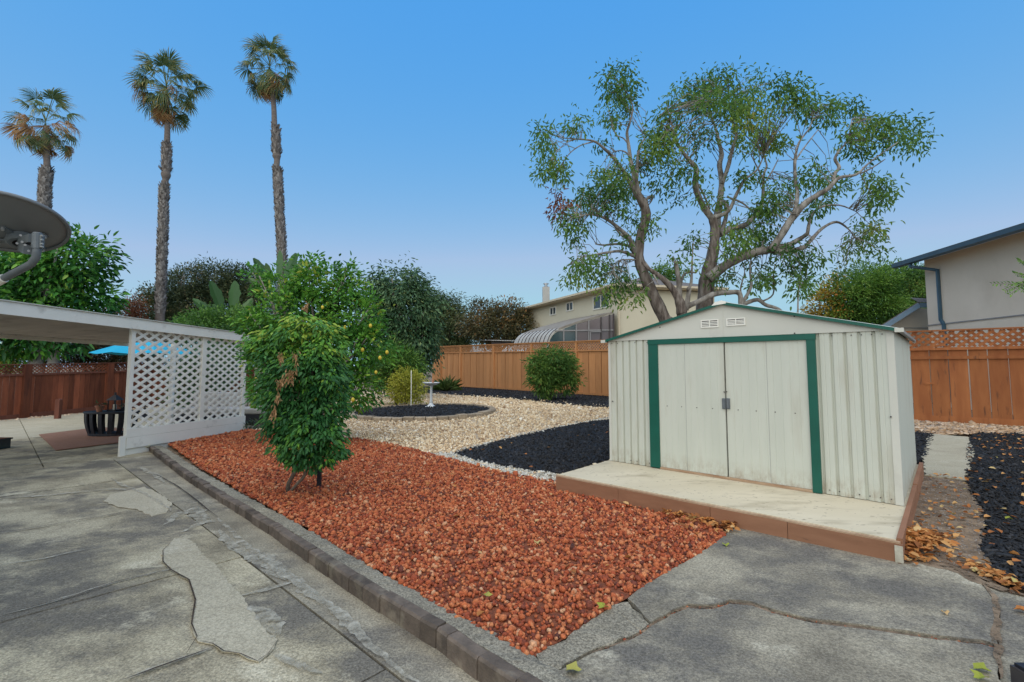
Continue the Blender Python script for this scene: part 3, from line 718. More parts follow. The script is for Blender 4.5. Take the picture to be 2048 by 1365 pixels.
dirt_poly = rpoly([(540, 400), (790, 420), (805, 490), (850, 560), (868, 640), (852, 760), (895, 850), (930, 925), (880, 900), (760, 850), (640, 818), (460, 828), (480, 600)])
bed('dirt_strip', dirt_poly, 'soil', 0.010, 18, 'bare dirt and leaf crumbs right of the shed platform')
st = sheet('path_slab', wiggle(rpoly([(598, 208), (790, 226), (812, 300), (770, 430), (580, 405), (570, 330), (590, 270)]), 0.08, 0.03, 19), zb, M['mortar'], 0.022, 0.06, 0.4)
tag(st, 'pale worn concrete stepping slab between two patches of black mulch', 'slab', kind='structure')

def stuff(o, label, cat): return tag(o, label, cat, kind='stuff')
# lava rock: fine and dense in front, thinner further off
lp = sample(lava_poly, int(area(lava_poly) * 1750))
keep = rng.uniform(0, 1, len(lp)) < np.clip(1.25 - lp[:, 1] / 14, 0.35, 1)
lp = lp[keep]
stuff(solids('lava_rock', lp, zb, M['lava'], 0.0142 + 0.0007 * np.clip(lp[:, 1] - 3, 0, 9), 0.010, 'stone', 0.22, None, aspect=(1, 0.9, 0.75)), 'red and orange lava rock filling the bed beside the kerb', 'gravel')
circ_c = (-2.72, 14.75); circ_r = 2.12
ring = [(circ_c[0] + circ_r * math.cos(a), circ_c[1] + circ_r * math.sin(a)) for a in np.linspace(0, 2 * math.pi, 40, endpoint=False)]
tp = sample(tan_poly, int(area(tan_poly) * 620), [ring, mul_poly])
keep = rng.uniform(0, 1, len(tp)) < np.clip(1.45 - tp[:, 1] / 11, 0.30, 1)
tp = tp[keep]
stuff(solids('tan_gravel', tp, zb, M['gravel'], 0.020 + 0.0011 * np.clip(tp[:, 1] - 7, 0, 12), 0.0, 'stone', 0.3, None), 'tan and cream gravel spread across the back yard', 'gravel')
wp = sample(white_poly, int(area(white_poly) * 1300))
stuff(solids('white_gravel', wp, zb, M['white_gravel'], 0.019, 0.010, 'stone', 0.3, None), 'white gravel strip between the lava rock and the black mulch', 'gravel')
wl_ = gxy([(905, 908), (1015, 878), (1100, 859), (1185, 843), (1225, 836)])
wpp = np.vstack([np.column_stack((np.linspace(a[0], b[0], 130), np.linspace(a[1], b[1], 130))) for a, b in zip(wl_[:-1], wl_[1:])]) + rng.normal(0, 0.06, (520, 2))
stuff(solids('grey_gravel', wpp, zb, M['white_gravel'], 0.020, 0.010, 'stone', 0.3, None), 'pale gravel line along the back edge of the black mulch triangle', 'gravel')
def mulch(name, poly, dens, size, label, dz=0.012, holes=()):
    P = sample(poly, int(area(poly) * dens), holes)
    stuff(solids(name, P, zb, M['mulch'], size, dz, 'chip', 0.3, 0.35, aspect=(1, 0.30, 0.16)), label, 'mulch')
mulch('bark_mulch', mul_poly, 1500, 0.030, 'black bark mulch in a triangle beside the shed')
mulch('fence_mulch', fm_poly, 500, 0.052, 'black bark mulch strip along the orange fence')
mulch('side_mulch', rm_poly, 1500, 0.024, 'black bark mulch with fallen leaves right of the shed')
mulch('corner_mulch', rm2_poly, 900, 0.034, 'small patch of black mulch at the back corner of the shed')
cp = sample(chip_poly, int(area(chip_poly) * 420))
stuff(solids('tan_chips', cp, zb, M['chip'], 0.045, 0.012, 'chip', 0.3, 0.3, aspect=(1, 0.6, 0.15)), 'tan wood chips and dry leaves below the old orange fence', 'wood chips')
dp = sample(dirt_poly, 2600)
stuff(solids('dirt_crumbs', dp, zb, M['palmboots'], 0.007, 0.011, 'chip', 0.3, 0.4, aspect=(1, 0.25, 0.15)), 'brown crumbs and needles on the dirt beside the platform', 'debris')
# round bed
rbz = lambda x, y: zb(x, y) + 0.085 - 0.04 * min(1, ((x - circ_c[0]) ** 2 + (y - circ_c[1]) ** 2) / circ_r ** 2)
ringin = [(circ_c[0] + (circ_r - 0.1) * math.cos(a), circ_c[1] + (circ_r - 0.1) * math.sin(a)) for a in np.linspace(0, 2 * math.pi, 40, endpoint=False)]
tag(sheet('round_bed', ringin, rbz, M['mulch_base'], 0.0, 0, 0.4), 'black soil mound inside the ring of edging blocks', 'ground', kind='structure')
P = sample(ringin, int(area(ringin) * 520))
stuff(solids('round_bed_mulch', P, rbz, M['mulch'], 0.042, 0.012, 'chip', 0.3, 0.35, aspect=(1, 0.30, 0.16)), 'black bark mulch inside the ring of edging blocks', 'mulch')
er = empty('block_edging', (circ_c[0], circ_c[1], zb(*circ_c)), 'ring of tan concrete edging blocks around the bird bath bed', 'edging')
nb = 46
for k in range(nb):
    a = 2 * math.pi * (k + 0.5) / nb; w = math.pi * circ_r / nb - 0.006
    c = Vector((circ_c[0] + circ_r * math.cos(a), circ_c[1] + circ_r * math.sin(a), 0)); z = zb(c.x, c.y)
    rd = Vector((math.cos(a + random.uniform(-.04, .04)), math.sin(a), 0)).normalized(); tn = Vector((-rd.y, rd.x, 0))
    h = 0.135 + random.uniform(-0.012, 0.012)
    mb = MB(); o = c + Vector((0, 0, z - 0.03))
    prof = [(-0.09, 0), (0.075, 0), (0.095, 0.04), (0.09, h - 0.02), (0.065, h), (-0.085, h)]
    mb.prism([o + rd * x + tn * (-w) + Vector((0, 0, q)) for x, q in prof], tn * 2 * w)
    mb.build('block', M['edgeblock'], er)

# kerb of bricks with a concrete cap
kerb = empty('brick_kerb', (KERB_OUT[4][0], KERB_OUT[4][1], 0), 'long low kerb of dark bricks with grey concrete cap holding the lava rock', 'kerb')
def path_at(path, s):
    for i in range(len(path) - 1):
        a, b = Vector(path[i]), Vector(path[i + 1]); L = (b - a).length
        if s <= L or i == len(path) - 2: return a + (b - a) * (s / L), (b - a).normalized()
        s -= L
plen = sum((Vector(KERB_OUT[i + 1]) - Vector(KERB_OUT[i])).length for i in range(len(KERB_OUT) - 1))
s = 0.0
while s < plen - 0.05:
    L = random.choice([0.10, 0.14, 0.2, 0.2, 0.22, 0.26])
    p, t = path_at(KERB_OUT, s + L / 2); n = Vector((-t.y, t.x))
    zt = zb(p.x, p.y) + 0.024 + random.uniform(-0.006, 0.006); z0 = zp(p.x, p.y) - 0.03
    o = Vector((p.x, p.y, 0)) + Vector((n.x, n.y, 0)) * random.uniform(-0.005, 0.005)
    mb = MB(); g2 = 0.003
    T3, N3 = Vector((t.x, t.y, 0)), Vector((n.x, n.y, 0))
    prof = [(0, z0), (0, zt - 0.012), (0.012, zt), (0.075, zt), (0.075, z0)]
    mb.prism([o + N3 * x - T3 * (L / 2 - g2) + Vector((0, 0, z)) for x, z in prof], T3 * (L - 2 * g2))
    mb.build('brick', M['brick'], kerb)
    s += L
cuts = [0, 2.2, 4.1, 5.75, 6.9, plen]
for a, b in zip(cuts[:-1], cuts[1:]):
    mb = MB(); n = max(2, int((b - a) / 0.05)); rings = []
    for i in range(n + 1):
        ss = a + 0.006 + (b - a - 0.012) * i / n
        p, t = path_at(KERB_OUT, ss); nn = Vector((-t.y, t.x)); zt = zb(p.x, p.y) + 0.022
        win = 0.21 + random.uniform(-0.014, 0.014)
        row = []
        for x, dz in ((0.074, -0.06), (0.074, random.uniform(-.004, .003)), (0.12, random.uniform(-.005, .004)), (0.165, random.uniform(-.006, .003)), (win, -0.012 + random.uniform(-.005, .003)), (win + 0.01, -0.06)):
            row.append((p.x + nn.x * x, p.y + nn.y * x, zt + dz))
        rings.append(row)
    vs = [v for r_ in rings for v in r_]; m = 6
    fs = [(i * m + j, i * m + j + 1, (i + 1) * m + j + 1, (i + 1) * m + j) for i in range(n) for j in range(m - 1)] + [tuple(range(m)), tuple(n * m + j for j in reversed(range(m)))]
    mb.add(vs, fs).build('cap', M['cap'], kerb)

# ------------------------------------------------------------------ shed on its platform
SA = Vector((3.5155, 4.3628)); SW, SD, SH, SZ = 3.0036, 2.4079, 1.5832, 0.2873
def S(s, b, z): 
    q = SA + U * (s - SW) + V_ * b
    return Vector((q.x, q.y, z))
def sf(px, py):
    p = onwall(px, py, SA, U); d = Vector((p.x, p.y)) - SA
    return d.dot(U) + SW, p.z
U3, V3, Z3v = Vector((U.x, U.y, 0)), Vector((V_.x, V_.y, 0)), Vector((0, 0, 1))
plat = empty('shed_platform', S(SW / 2, -0.5, 0.1), 'low wooden platform with cream top and brown fascia carrying the metal shed', 'platform')
def sbox(mb, s0, s1, b0, b1, z0, z1):
    return mb.frame(S(0, 0, 0), U3, V3, Z3v, s0, s1, b0, b1, z0, z1)
DF = 1.09
for a, b in ((-0.03, SW + 0.02),):
    sbox(MB(), a, b, -DF, 0.32, SZ - 0.018, SZ - random.uniform(0, 0.002)).build('deck_sheet', M['decktop'], plat)
sbox(MB(), -0.03, SW + 0.02, 0.321, SD + 0.05, SZ - 0.018, SZ - 0.004).build('deck_sheet', M['decktop'], plat)
js = [-0.045]
for px, py in ((1238, 985), (1422, 1035), (1577, 1080)):
    p = onwall(px, py, SA - V_ * (DF + 0.02), U); js.append((Vector((p.x, p.y)) - SA).dot(U) + SW)
js.append(SW + 0.06)
for i, (a, b) in enumerate(zip(js[:-1], js[1:])):
    sbox(MB(), a + 0.002, b - 0.002, -DF - 0.038 - 0.002 * (i % 2), -DF - 0.002, 0.05, SZ - 0.022).build('fascia_board', M['deckside'], plat)
mb = MB(); sbox(mb, -0.05, SW + 0.045, -DF - 0.034, -DF + 0.01, SZ - 0.021, SZ - 0.008); mb.build('edge_strip', M['rawwood'], plat)
sbox(MB(), SW + 0.022, SW + 0.058, -DF + 0.0, SD * 0.42, 0.05, SZ + 0.012).build('side_board', M['deckside'], plat)
sbox(MB(), SW + 0.022, SW + 0.060, SD * 0.42 + 0.004, SD + 0.12, 0.06, SZ + 0.020).build('side_board', M['deckside'], plat)
sbox(MB(), -0.072, -0.034, -DF, SD + 0.05, 0.05, SZ - 0.02).build('side_board', M['deckside'], plat)
sbox(MB(), SW + 0.012, SW + 0.0595, -DF - 0.0445, -DF - 0.0405, 0.06, SZ - 0.03).build('worn_corner', M['lime'], plat)

shed = empty('garden_shed', S(SW / 2, SD / 2, SZ), 'pale grey metal garden shed with green door trim and two closed doors', 'shed')
jl0, _ = sf(1300, 760); jl1, _ = sf(1319, 760); jr0, _ = sf(1617, 760); jr1, _ = sf(1635, 760)
hb = SZ + SH - 0.062; he = SZ + SH            # underside of door header, eave level
def ribbed(mb, place, L, z0, z1, pitch, depth=0.024, inv=1):
    """vertical ribs; place(s, out, z) gives the point"""
    n = max(1, round(L / pitch)); p = L / n; prof = []
    for i in range(n):
        x = i * p
        prof += [(x, 0), (x + p * 0.10, -depth), (x + p * 0.22, -depth), (x + p * 0.28, -0.003), (x + p * 0.55, -0.001), (x + p * 0.6, -0.004), (x + p * 0.65, -0.001), (x + p * 0.97, 0)]
    prof.append((L, 0))
    m = len(prof)
    vs = [place(x, d * inv, z0) for x, d in prof] + [place(x, d * inv, z1) for x, d in prof]
    mb.add(vs, [(i, i + 1, m + i + 1, m + i) for i in range(m - 1)])
    return mb
ribbed(MB(), lambda s, o, z: S(s, -o, z), jl0, SZ + 0.004, he, 0.098).build('wall_panel', M['shed'], shed)
ribbed(MB(), lambda s, o, z: S(jr1 + s, -o, z), SW - jr1 - 0.05, SZ + 0.004, he, 0.106).build('wall_panel', M['shed'], shed)
ribbed(MB(), lambda s, o, z: S(SW + o, s, z), SD, SZ + 0.004, he, 0.105).build('side_wall', M['shed'], shed)
ribbed(MB(), lambda s, o, z: S(-o, SD - s, z), SD, SZ + 0.004, he, 0.105).build('side_wall', M['shed'], shed)
ribbed(MB(), lambda s, o, z: S(SW - s, SD + o, z), SW, SZ + 0.004, he, 0.105).build('back_wall', M['shed'], shed)
mb = MB(); sbox(mb, SW - 0.052, SW + 0.006, -0.007, 0.0, SZ + 0.003, he); sbox(mb, SW + 0.0, SW + 0.006, 0.0, 0.03, SZ + 0.003, he); mb.build('corner_trim', M['shed_white'], shed)
mb = MB(); sbox(mb, -0.005, 0.03, -0.006, 0.0, SZ + 0.003, he); mb.build('corner_trim', M['shed_white'], shed)
# green frame
sbox(MB(), jl0, jl1, -0.036, 0.004, SZ + 0.012, hb).build('door_jamb', M['green'], shed)
sbox(MB(), jr0, jr1, -0.036, 0.004, SZ + 0.006, hb).build('door_jamb', M['green'], shed)
sbox(MB(), jl0 - 0.004, jr1 + 0.004, -0.041, 0.004, hb, he - 0.004).build('door_header', M['green'], shed)
sbox(MB(), jl1, jr0, -0.034, 0.0, SZ + 0.001, SZ + 0.026).build('door_track', M['rawwood'], shed)
sm, _ = sf(1453, 800)
for a, b, face, hs in ((jl1, sm - 0.006, -0.022, -1), (sm + 0.006, jr0, -0.016, 1)):
    mid, _ = sf(1373 if hs < 0 else 1537, 800)
    mb = MB()
    n = int((b - a) / 0.075); prof = [(a, 0)]
    for i in range(1, n):
        x = a + (b - a) * i / n
        prof += [(x - 0.003, 0), (x, 0.0022), (x + 0.003, 0)]
    prof.append((b, 0)); m = len(prof)
    vs = [S(x, face + d, z) for z in (SZ + 0.028, hb - 0.002) for x, d in prof]
    mb.add(vs, [(i, i + 1, m + i + 1, m + i) for i in range(m - 1)])
    sbox(mb, a, a + 0.004, face, face + 0.02, SZ + 0.028, hb - 0.002); sbox(mb, b - 0.004, b, face, face + 0.02, SZ + 0.028, hb - 0.002)
    d = mb.build('door', M['shed'], shed)
    sbox(MB(), mid - 0.0015, mid + 0.0015, face - 0.0012, face, SZ + 0.03, hb - 0.004).build('seam', M['bronze_light'], d)
    h0, hz0 = sf(1446.5 if hs < 0 else 1454.5, 818); h1, hz1 = sf(1453 if hs < 0 else 1461, 797)
    mb = MB(); sbox(mb, h0, h1, face - 0.012, face, hz0, hz1); sbox(mb, h0 + 0.008, h1 - 0.008, face - 0.022, face - 0.012, hz0 + 0.01, hz1 - 0.01); mb.build('handle', M['dishmetal'], d)
    mb = MB(); mb.tube([S(sm + hs * 0.014, face - 0.001, hz1 + 0.075), S(sm + hs * 0.014, face - 0.014, hz1 + 0.075), S(sm + hs * 0.006, face - 0.014, hz1 + 0.062)], 0.0045, 6); mb.build('hasp', M['bronze'], d)
    for q in range(4):
        x = a + (b - a) * (0.13 + 0.23 * q + (0.02 if hs > 0 else 0))
        _, zq = sf(1333 + (1597 - 1333) * (x - jl1) / (jr0 - jl1), 812 + 15 * (x - jl1) / (jr0 - jl1))
        MB().tube([S(x, face + 0.001, zq), S(x, face - 0.003, zq)], 0.006, 8).build('screw', M['bronze'], d)
# dark gap behind the doors
sbox(MB(), jl1 - 0.01, jr0 + 0.01, 0.002, 0.006, SZ + 0.02, hb + 0.02).build('door_backing', M['bronze'], shed)
# gable
pk_s, pk_z = sf(1446, 607)
pk_z += 0.0
mb = MB(); o0 = -0.012
mb.prism([S(-0.02, o0, he + 0.001), S(SW + 0.02, o0, he + 0.001), S(SW + 0.03, o0, he + 0.012), S(pk_s, o0, pk_z), S(-0.03, o0, he + 0.012)], V3 * 0.010)
mb.build('gable', M['shed_white'], shed)
MB().prism([S(-0.02, SD, he + 0.001), S(SW + 0.02, SD, he + 0.001), S(pk_s, SD, pk_z)], V3 * 0.006).build('gable', M['shed_white'], shed)
sbox(MB(), pk_s - 0.003, pk_s + 0.002, o0 - 0.003, o0, he + 0.004, pk_z - 0.03).build('gable_seam', M['shed_white'], shed)
for px0, px1, py0, py1 in ((1402.5, 1438, 641, 657), (1453.5, 1491.5, 638, 653)):
    a, z1 = sf(px0, py0); b, _ = sf(px1, py0); _, z0 = sf(px0, py1)
    mb = MB(); f = 0.012
    sbox(mb, a, b, o0 - 0.009, o0 - 0.001, z0, z0 + f); sbox(mb, a, b, o0 - 0.009, o0 - 0.001, z1 - f, z1); sbox(mb, a, a + f, o0 - 0.009, o0 - 0.001, z0 + f, z1 - f); sbox(mb, b - f, b, o0 - 0.009, o0 - 0.001, z0 + f, z1 - f)
    sbox(mb, (a + b) / 2 - 0.005, (a + b) / 2 + 0.005, o0 - 0.010, o0 - 0.001, z0 + f, z1 - f)
    v = mb.build('vent', M['white'], shed)
    sbox(MB(), a + f, b - f, o0 - 0.0025, o0 - 0.0005, z0 + f, z1 - f).build('vent_backing', M['bronze'], v)
    nsl = 4
    for i in range(nsl):
        zz = z0 + f + (z1 - z0 - 2 * f) * (i + 0.5) / nsl
        for x0, x1 in ((a + f, (a + b) / 2 - 0.006), ((a + b) / 2 + 0.006, b - f)):
            mb = MB(); mb.frame(S(0, 0, 0), U3, (V3 + Z3v * 0.6), Z3v, x0, x1, o0 - 0.010, o0 - 0.004, zz - 0.0035 + 0.004, zz + 0.0035 + 0.004); mb.build('slat', M['white'], v)
for x, z in ((sf(1321, 655)), (sf(1589, 633)), (sf(1590, 667)), (sf(1322, 681)), (sf(1226, 803)), (sf(1782, 834))):
    MB().tube([S(x, -0.004, z), S(x, -0.018, z)], 0.007, 8).build('screw', M['bronze'], shed)
for q in range(7):
    x = 0.05 + q * (jl0 - 0.08) / 6; x2 = jr1 + 0.06 + q * (SW - jr1 - 0.14) / 6
    for xx in (x, x2):
        for zz in (he - 0.03, SZ + 0.045):
            if random.random() < 0.7: MB().tube([S(xx, 0.004, zz), S(xx, -0.006, zz)], 0.0055, 6).build('screw', M['bronze'], shed)
# roof
ov = 0.045
for sgn, s_e in ((-1, -0.05), (1, SW + 0.05)):
    ridge = Vector((pk_s, pk_z)); ev = Vector((s_e, he + 0.002))
    nn = 16; mb = MB(); vs = []
    for i in range(nn * 4 + 1):
        b = -ov + (SD + 2 * ov) * i / (nn * 4); lift = 0.012 if i % 4 == 1 else 0
        vs += [S(ridge.x, b, ridge.y + 0.006 + lift), S(ev.x, b, ev.y + 0.006 + lift)]
    mb.add(vs, [(2 * i, 2 * i + 1, 2 * i + 3, 2 * i + 2) for i in range(nn * 4)])
    mb.build('roof_panel', M['shed'], shed)
    a = S(ridge.x, -ov - 0.004, ridge.y - 0.006); b = S(ev.x, -ov - 0.004, ev.y - 0.006)
    mb = MB(); mb.bar(a, b, 0.010, 0.026); mb.bar(a + Vector((0, 0, 0.016)) + V3 * 0.02, b + Vector((0, 0, 0.016)) + V3 * 0.02, 0.05, 0.004)
    mb.build('rake_trim', M['green'], shed)
    mb = MB(); mb.bar(S(ev.x, -ov, ev.y), S(ev.x, SD + ov, ev.y - 0.01), 0.03, 0.028); mb.build('eave_trim', M['bronze_light'], shed)
    mb = MB(); mb.frame(S(ev.x, -ov - 0.012, ev.y), U3, V3, Z3v, -0.035, 0.03, -0.006, 0.05, -0.022, 0.016); mb.build('eave_cap', M['shed_white'], shed)
mb = MB()
mb.prism([S(pk_s - 0.11, -ov - 0.012, pk_z - 0.026), S(pk_s - 0.07, -ov - 0.012, pk_z + 0.014), S(pk_s + 0.0, -ov - 0.012, pk_z + 0.026), S(pk_s + 0.05, -ov - 0.012, pk_z + 0.012), S(pk_s + 0.05, -ov - 0.012, pk_z - 0.012)], V3 * (SD + 2 * ov + 0.02))
mb.build('ridge_cap', M['white'], shed)

# ------------------------------------------------------------------ patio cover with lattice screen
cover = empty('patio_cover', (SC0.x, SC0.y, 0), 'white patio cover with sloping fascia and diagonal lattice screen', 'patio cover')
D3 = Vector((D2.x, D2.y, 0)); N3_ = Vector((D2.y, -D2.x, 0))          # along the screen, outwards to the yard
def C(t, n, z): return Vector((SC0.x, SC0.y, 0)) + D3 * t + N3_ * n + Vector((0, 0, z))
def tz(px, py):
    p = onwall(px, py, SC0, D2); return (Vector((p.x, p.y)) - SC0).dot(D2), p.z
t0, _ = tz(261, 760); tm, _ = tz(405, 760); t1, _ = tz(487, 760)
roofz = lambda t: 2.235 - 0.033 * t
kick = lambda t: 0.415 - 0.022 * t
def slope_board(t_a, t_b, n0, n1, za, zb_, mat, name, parent=cover):
    vs = [C(t, n, z(t)) for t in (t_a, t_b) for n, z in ((n0, za), (n1, za), (n1, zb_), (n0, zb_))]
    return MB().add(vs, [(0, 1, 2, 3), (7, 6, 5, 4), (0, 4, 5, 1), (1, 5, 6, 2), (2, 6, 7, 3), (3, 7, 4, 0)]).build(name, M[mat], parent)
flat = lambda c: (lambda t: c)
for tt, w in ((t0, 0.07), (tm, 0.10), (t1, 0.10)):
    slope_board(tt - w / 2, tt + w / 2, -0.045, 0.022, flat(-0.12), lambda t: roofz(t) + 0.02, 'white', 'post')
for x, y in ((-9.35, 13.1), (-9.0, 6.5)):
    MB().box(x - 0.05, x + 0.05, y - 0.05, y + 0.05, -0.15, 2.14).build('post', M['white'], cover)
ko = -0.004
slope_board(t0 - 0.06, t1 + 0.06, 0.026, 0.046, lambda t: kick(t) - 0.148, kick, 'white', 'kick_board')
slope_board(t0 - 0.045, t1 + 0.06, 0.030, 0.050, lambda t: kick(t) - 0.345, lambda t: kick(t) - 0.152, 'white', 'kick_board')
slope_board(t0 + 0.02, t1, 0.0, 0.024, flat(-0.1), lambda t: kick(t) - 0.30, 'white', 'sill')
slope_board(t0 - 0.17, t0 - 0.07, 0.02, 0.055, flat(-0.10), flat(0.30), 'white', 'post_base')
slope_board(-3.9, t1 + 0.16, 0.05, 0.08, lambda t: roofz(t) - 0.03, lambda t: roofz(t) + 0.155, 'white', 'fascia')
slope_board(-3.9, t1 + 0.165, 0.03, 0.10, lambda t: roofz(t) + 0.157, lambda t: roofz(t) + 0.172, 'shed_white', 'drip_edge')
slope_board(-3.9, t1 + 0.1, -0.06, 0.0, lambda t: roofz(t) + 0.0, lambda t: roofz(t) + 0.12, 'white', 'beam')
K = 0.62; hw = 0.0245
def slat_clip(p, q, ta, tb, za, zbv):
    return p, q
for pi_, (ta, tb) in enumerate(((t0 + 0.03, tm - 0.045), (tm + 0.045, t1 - 0.045))):
    lp_ = empty_part = None
    fr = slope_board(ta, tb, -0.016, -0.012, lambda t: kick(t) - 0.02, lambda t: kick(t) + 0.004, 'white', 'lattice_panel')
    for sg in (1, -1):
        zmin, zmax = kick(tb), roofz(ta) + 0.03
        c = zmin - K * (tb - ta) - 0.1
        while c < zmax + K * (tb - ta) + 0.1:
            # z = c + sg*K*(t - ta) (rising) or from the right edge
            pts = []
            for t in np.linspace(ta, tb, 60):
                z = c + (K * (t - ta) if sg > 0 else K * (tb - t))
                if kick(t) - 0.03 <= z <= roofz(t) + 0.01: pts.append((t, z))
            if len(pts) > 2:
                n0 = 0.004 if sg > 0 else -0.006
                mb = MB(); mb.bar(C(pts[0][0], n0, pts[0][1]), C(pts[-1][0], n0, pts[-1][1]), 0.008, 2 * hw)
                # bar: width across the panel's thickness, height along the slat's face
                mb.build('slat', M['white'], fr)
            c += 0.148
# roof pans
Rn = [Vector((-8.0, 2.9)), SC1 + D2 * 0.12]; Rb = [Vector((-9.3, 2.9)), Vector((-10.85, 13.4))]
np_ = 22
for i in range(np_):
    a0, a1 = i / np_, (i + 1) / np_
    q = [Rn[0].lerp(Rn[1], a0), Rn[0].lerp(Rn[1], a1), Rb[0].lerp(Rb[1], a1), Rb[0].lerp(Rb[1], a0)]
    def rz(p): 
        t = (p - SC0).dot(D2); return roofz(t) + 0.125
    zz = [rz(q[0]), rz(q[1]), 2.175, 2.175]
    vs = [(p.x, p.y, z) for p, z in zip(q, zz)] + [(p.x, p.y, z + 0.02) for p, z in zip(q, zz)]
    mb = MB().add(vs, [(3, 2, 1, 0), (4, 5, 6, 7), (0, 1, 5, 4), (1, 2, 6, 5), (2, 3, 7, 6), (3, 0, 4, 7)])
    mid0, mid1 = Vector(vs[0]).lerp(Vector(vs[1]), 0.5), Vector(vs[3]).lerp(Vector(vs[2]), 0.5)
    mb.bar(mid0 - Vector((0, 0, 0.002)), mid1 - Vector((0, 0, 0.002)), 0.03, 0.010)
    mb.build('roof_pan', M['under'], cover)
MB().bar((Rb[0].x, Rb[0].y, 2.17), (Rb[1].x, Rb[1].y, 2.15), 0.05, 0.13).build('beam', M['white'], cover)

# the house the cover leans on stands just outside the picture
hs_ = empty('neighbouring_house_wall', (-6.5, 1.0, 0), 'cream house wall and white eave carrying the satellite dish at the picture edge', 'house')
MB().box(-11, -4.25, -0.6, 2.75, -0.1, 2.40).build('wall', M['stucco_cream'], hs_)
MB().box(-11.2, -3.72, -0.8, 3.2, 2.41, 2.56).build('eave', M['white'], hs_)
MB().prism([(-11.2, -0.8, 2.565), (-3.72, -0.8, 2.565), (-7.5, -0.8, 3.2)], (0, 4.0, 0)).build('roof', M['shingle'], hs_)

# ------------------------------------------------------------------ satellite dish
dc = at(6, 440, 2.73)
dish = empty('satellite_dish', at(-75, 605, 2.73), 'dark grey satellite dish seen from behind on a bent mast', 'satellite dish')
vd = (dc - Vector((0, 0, H))).normalized()
e1 = vd.cross(Vector((0, 0, 1))).normalized(); e2 = e1.cross(vd).normalized()
rot = Matrix.Rotation(R(4), 3, vd)
e1 = rot @ e1; e2 = rot @ e2
nf = (vd * math.cos(R(56)) + e2 * math.sin(R(56))).normalized()
ea = e1; eb = nf.cross(ea).normalized()
dr_ = 0.292
def dish_pts(r, off): return [dc + ea * (r * math.cos(a)) + eb * (r * math.sin(a)) + nf * off for a in np.linspace(0, 2 * math.pi, 64, endpoint=False)]
mb = MB(); rings = []
prof = [(0.02, -0.0)] + [(x, 0.30 * (x ** 2)) for x in (0.05, 0.09, 0.13, 0.17, 0.21, 0.25, dr_ - 0.012)]
outer = [(r, o - 0.045) for r, o in prof]; inner = [(r, o - 0.039) for r, o in prof]
allr = outer + inner[::-1]
vs = []
for r, o in allr: vs += dish_pts(r, o)
mb.add(vs, [(i * 64 + k, i * 64 + (k + 1) % 64, (i + 1) * 64 + (k + 1) % 64, (i + 1) * 64 + k) for i in range(len(allr) - 1) for k in range(64)] + [tuple(range(64)), tuple((len(allr) - 1) * 64 + k for k in range(64))])
mb.build('reflector', M['dish'], dish, smooth=True)
mb = MB(); ro = prof[-1][1] - 0.045
rim = [(dr_ - 0.014, ro - 0.004), (dr_ + 0.002, ro - 0.012), (dr_ + 0.006, ro + 0.006), (dr_ - 0.008, ro + 0.012)]
vs = []
for r, o in rim: vs += dish_pts(r, o)
mb.add(vs, [(i * 64 + k, i * 64 + (k + 1) % 64, ((i + 1) % 4) * 64 + (k + 1) % 64, ((i + 1) % 4) * 64 + k) for i in range(4) for k in range(64)])
mb.build('rim', M['dish'], dish, smooth=True)
bc = at(46, 474, 2.66)
# point of the back surface nearest to the bracket
def dproj(p): 
    d = p - dc; return dc + ea * d.dot(ea) + eb * d.dot(eb)
best = None
for yy in np.linspace(2.3, 3.1, 400):
    q = at(46, 476, yy); pr_ = dproj(q); er_ = abs((q - dc).dot(nf) - (0.30 * (pr_ - dc).length ** 2 - 0.047))
    if best is None or er_ < best[0]: best = (er_, q)
bo = best[1]
mb = MB()
ringv = []
for rr_, oo in ((0.042, -0.004), (0.075, -0.004), (0.075, -0.034), (0.062, -0.046), (0.042, -0.046)):
    ringv += [bo + ea * (rr_ * math.cos(a)) + eb * (rr_ * math.sin(a)) + nf * oo for a in np.linspace(0, 2 * math.pi, 32, endpoint=False)]
mb.add(ringv, [(i * 32 + k, i * 32 + (k + 1) % 32, ((i + 1) % 5) * 32 + (k + 1) % 32, ((i + 1) % 5) * 32 + k) for i in range(5) for k in range(32)])
for a in (R(38), R(142), R(222), R(318)):
    d = ea * math.cos(a) + eb * math.sin(a)
    mb.bar(bo + d * 0.06 - nf * 0.015, bo + d * 0.128 - nf * 0.004, 0.03, 0.012, nf)
br_ = mb.build('bracket', M['dishmetal'], dish)
for a in (R(38), R(142), R(222), R(318)):
    d = ea * math.cos(a) + eb * math.sin(a)
    MB().tube([bo + d * 0.120 - nf * 0.004, bo + d * 0.120 - nf * 0.026], 0.0085, 8).build('bolt', M['steel'], br_)
mtop = at(75, 466, 2.60); m2 = at(74, 500, 2.60)
mast = [mtop, m2, at(72, 515, 2.60), at(63, 528, 2.61), at(45, 538, 2.63), at(10, 556, 2.68), at(-75, 600, 2.78), Vector((-3.78, 2.85, at(-75, 605, 2.78).z - 0.12))]
mt_ = MB().tube(mast, [0.0195] * 8, 14).build('mast', M['dishmetal'], dish, smooth=True)
mb = MB().tube([at(75, 468, 2.60), at(74, 498, 2.60)], 0.0235, 14)
mb.frame(at(78, 483, 2.60), Vector((1, 0, 0)), Vector((0, 1, 0)), Vector((0, 0, 1)), 0.004, 0.022, -0.01, 0.01, -0.036, 0.034)
cl = mb.build('clamp', M['dishmetal'], dish, smooth=False)
for py in (472, 480, 488, 494):
    MB().tube([at(82, py, 2.585), at(86, py, 2.585)], 0.005, 6).build('bolt', M['steel'], cl)
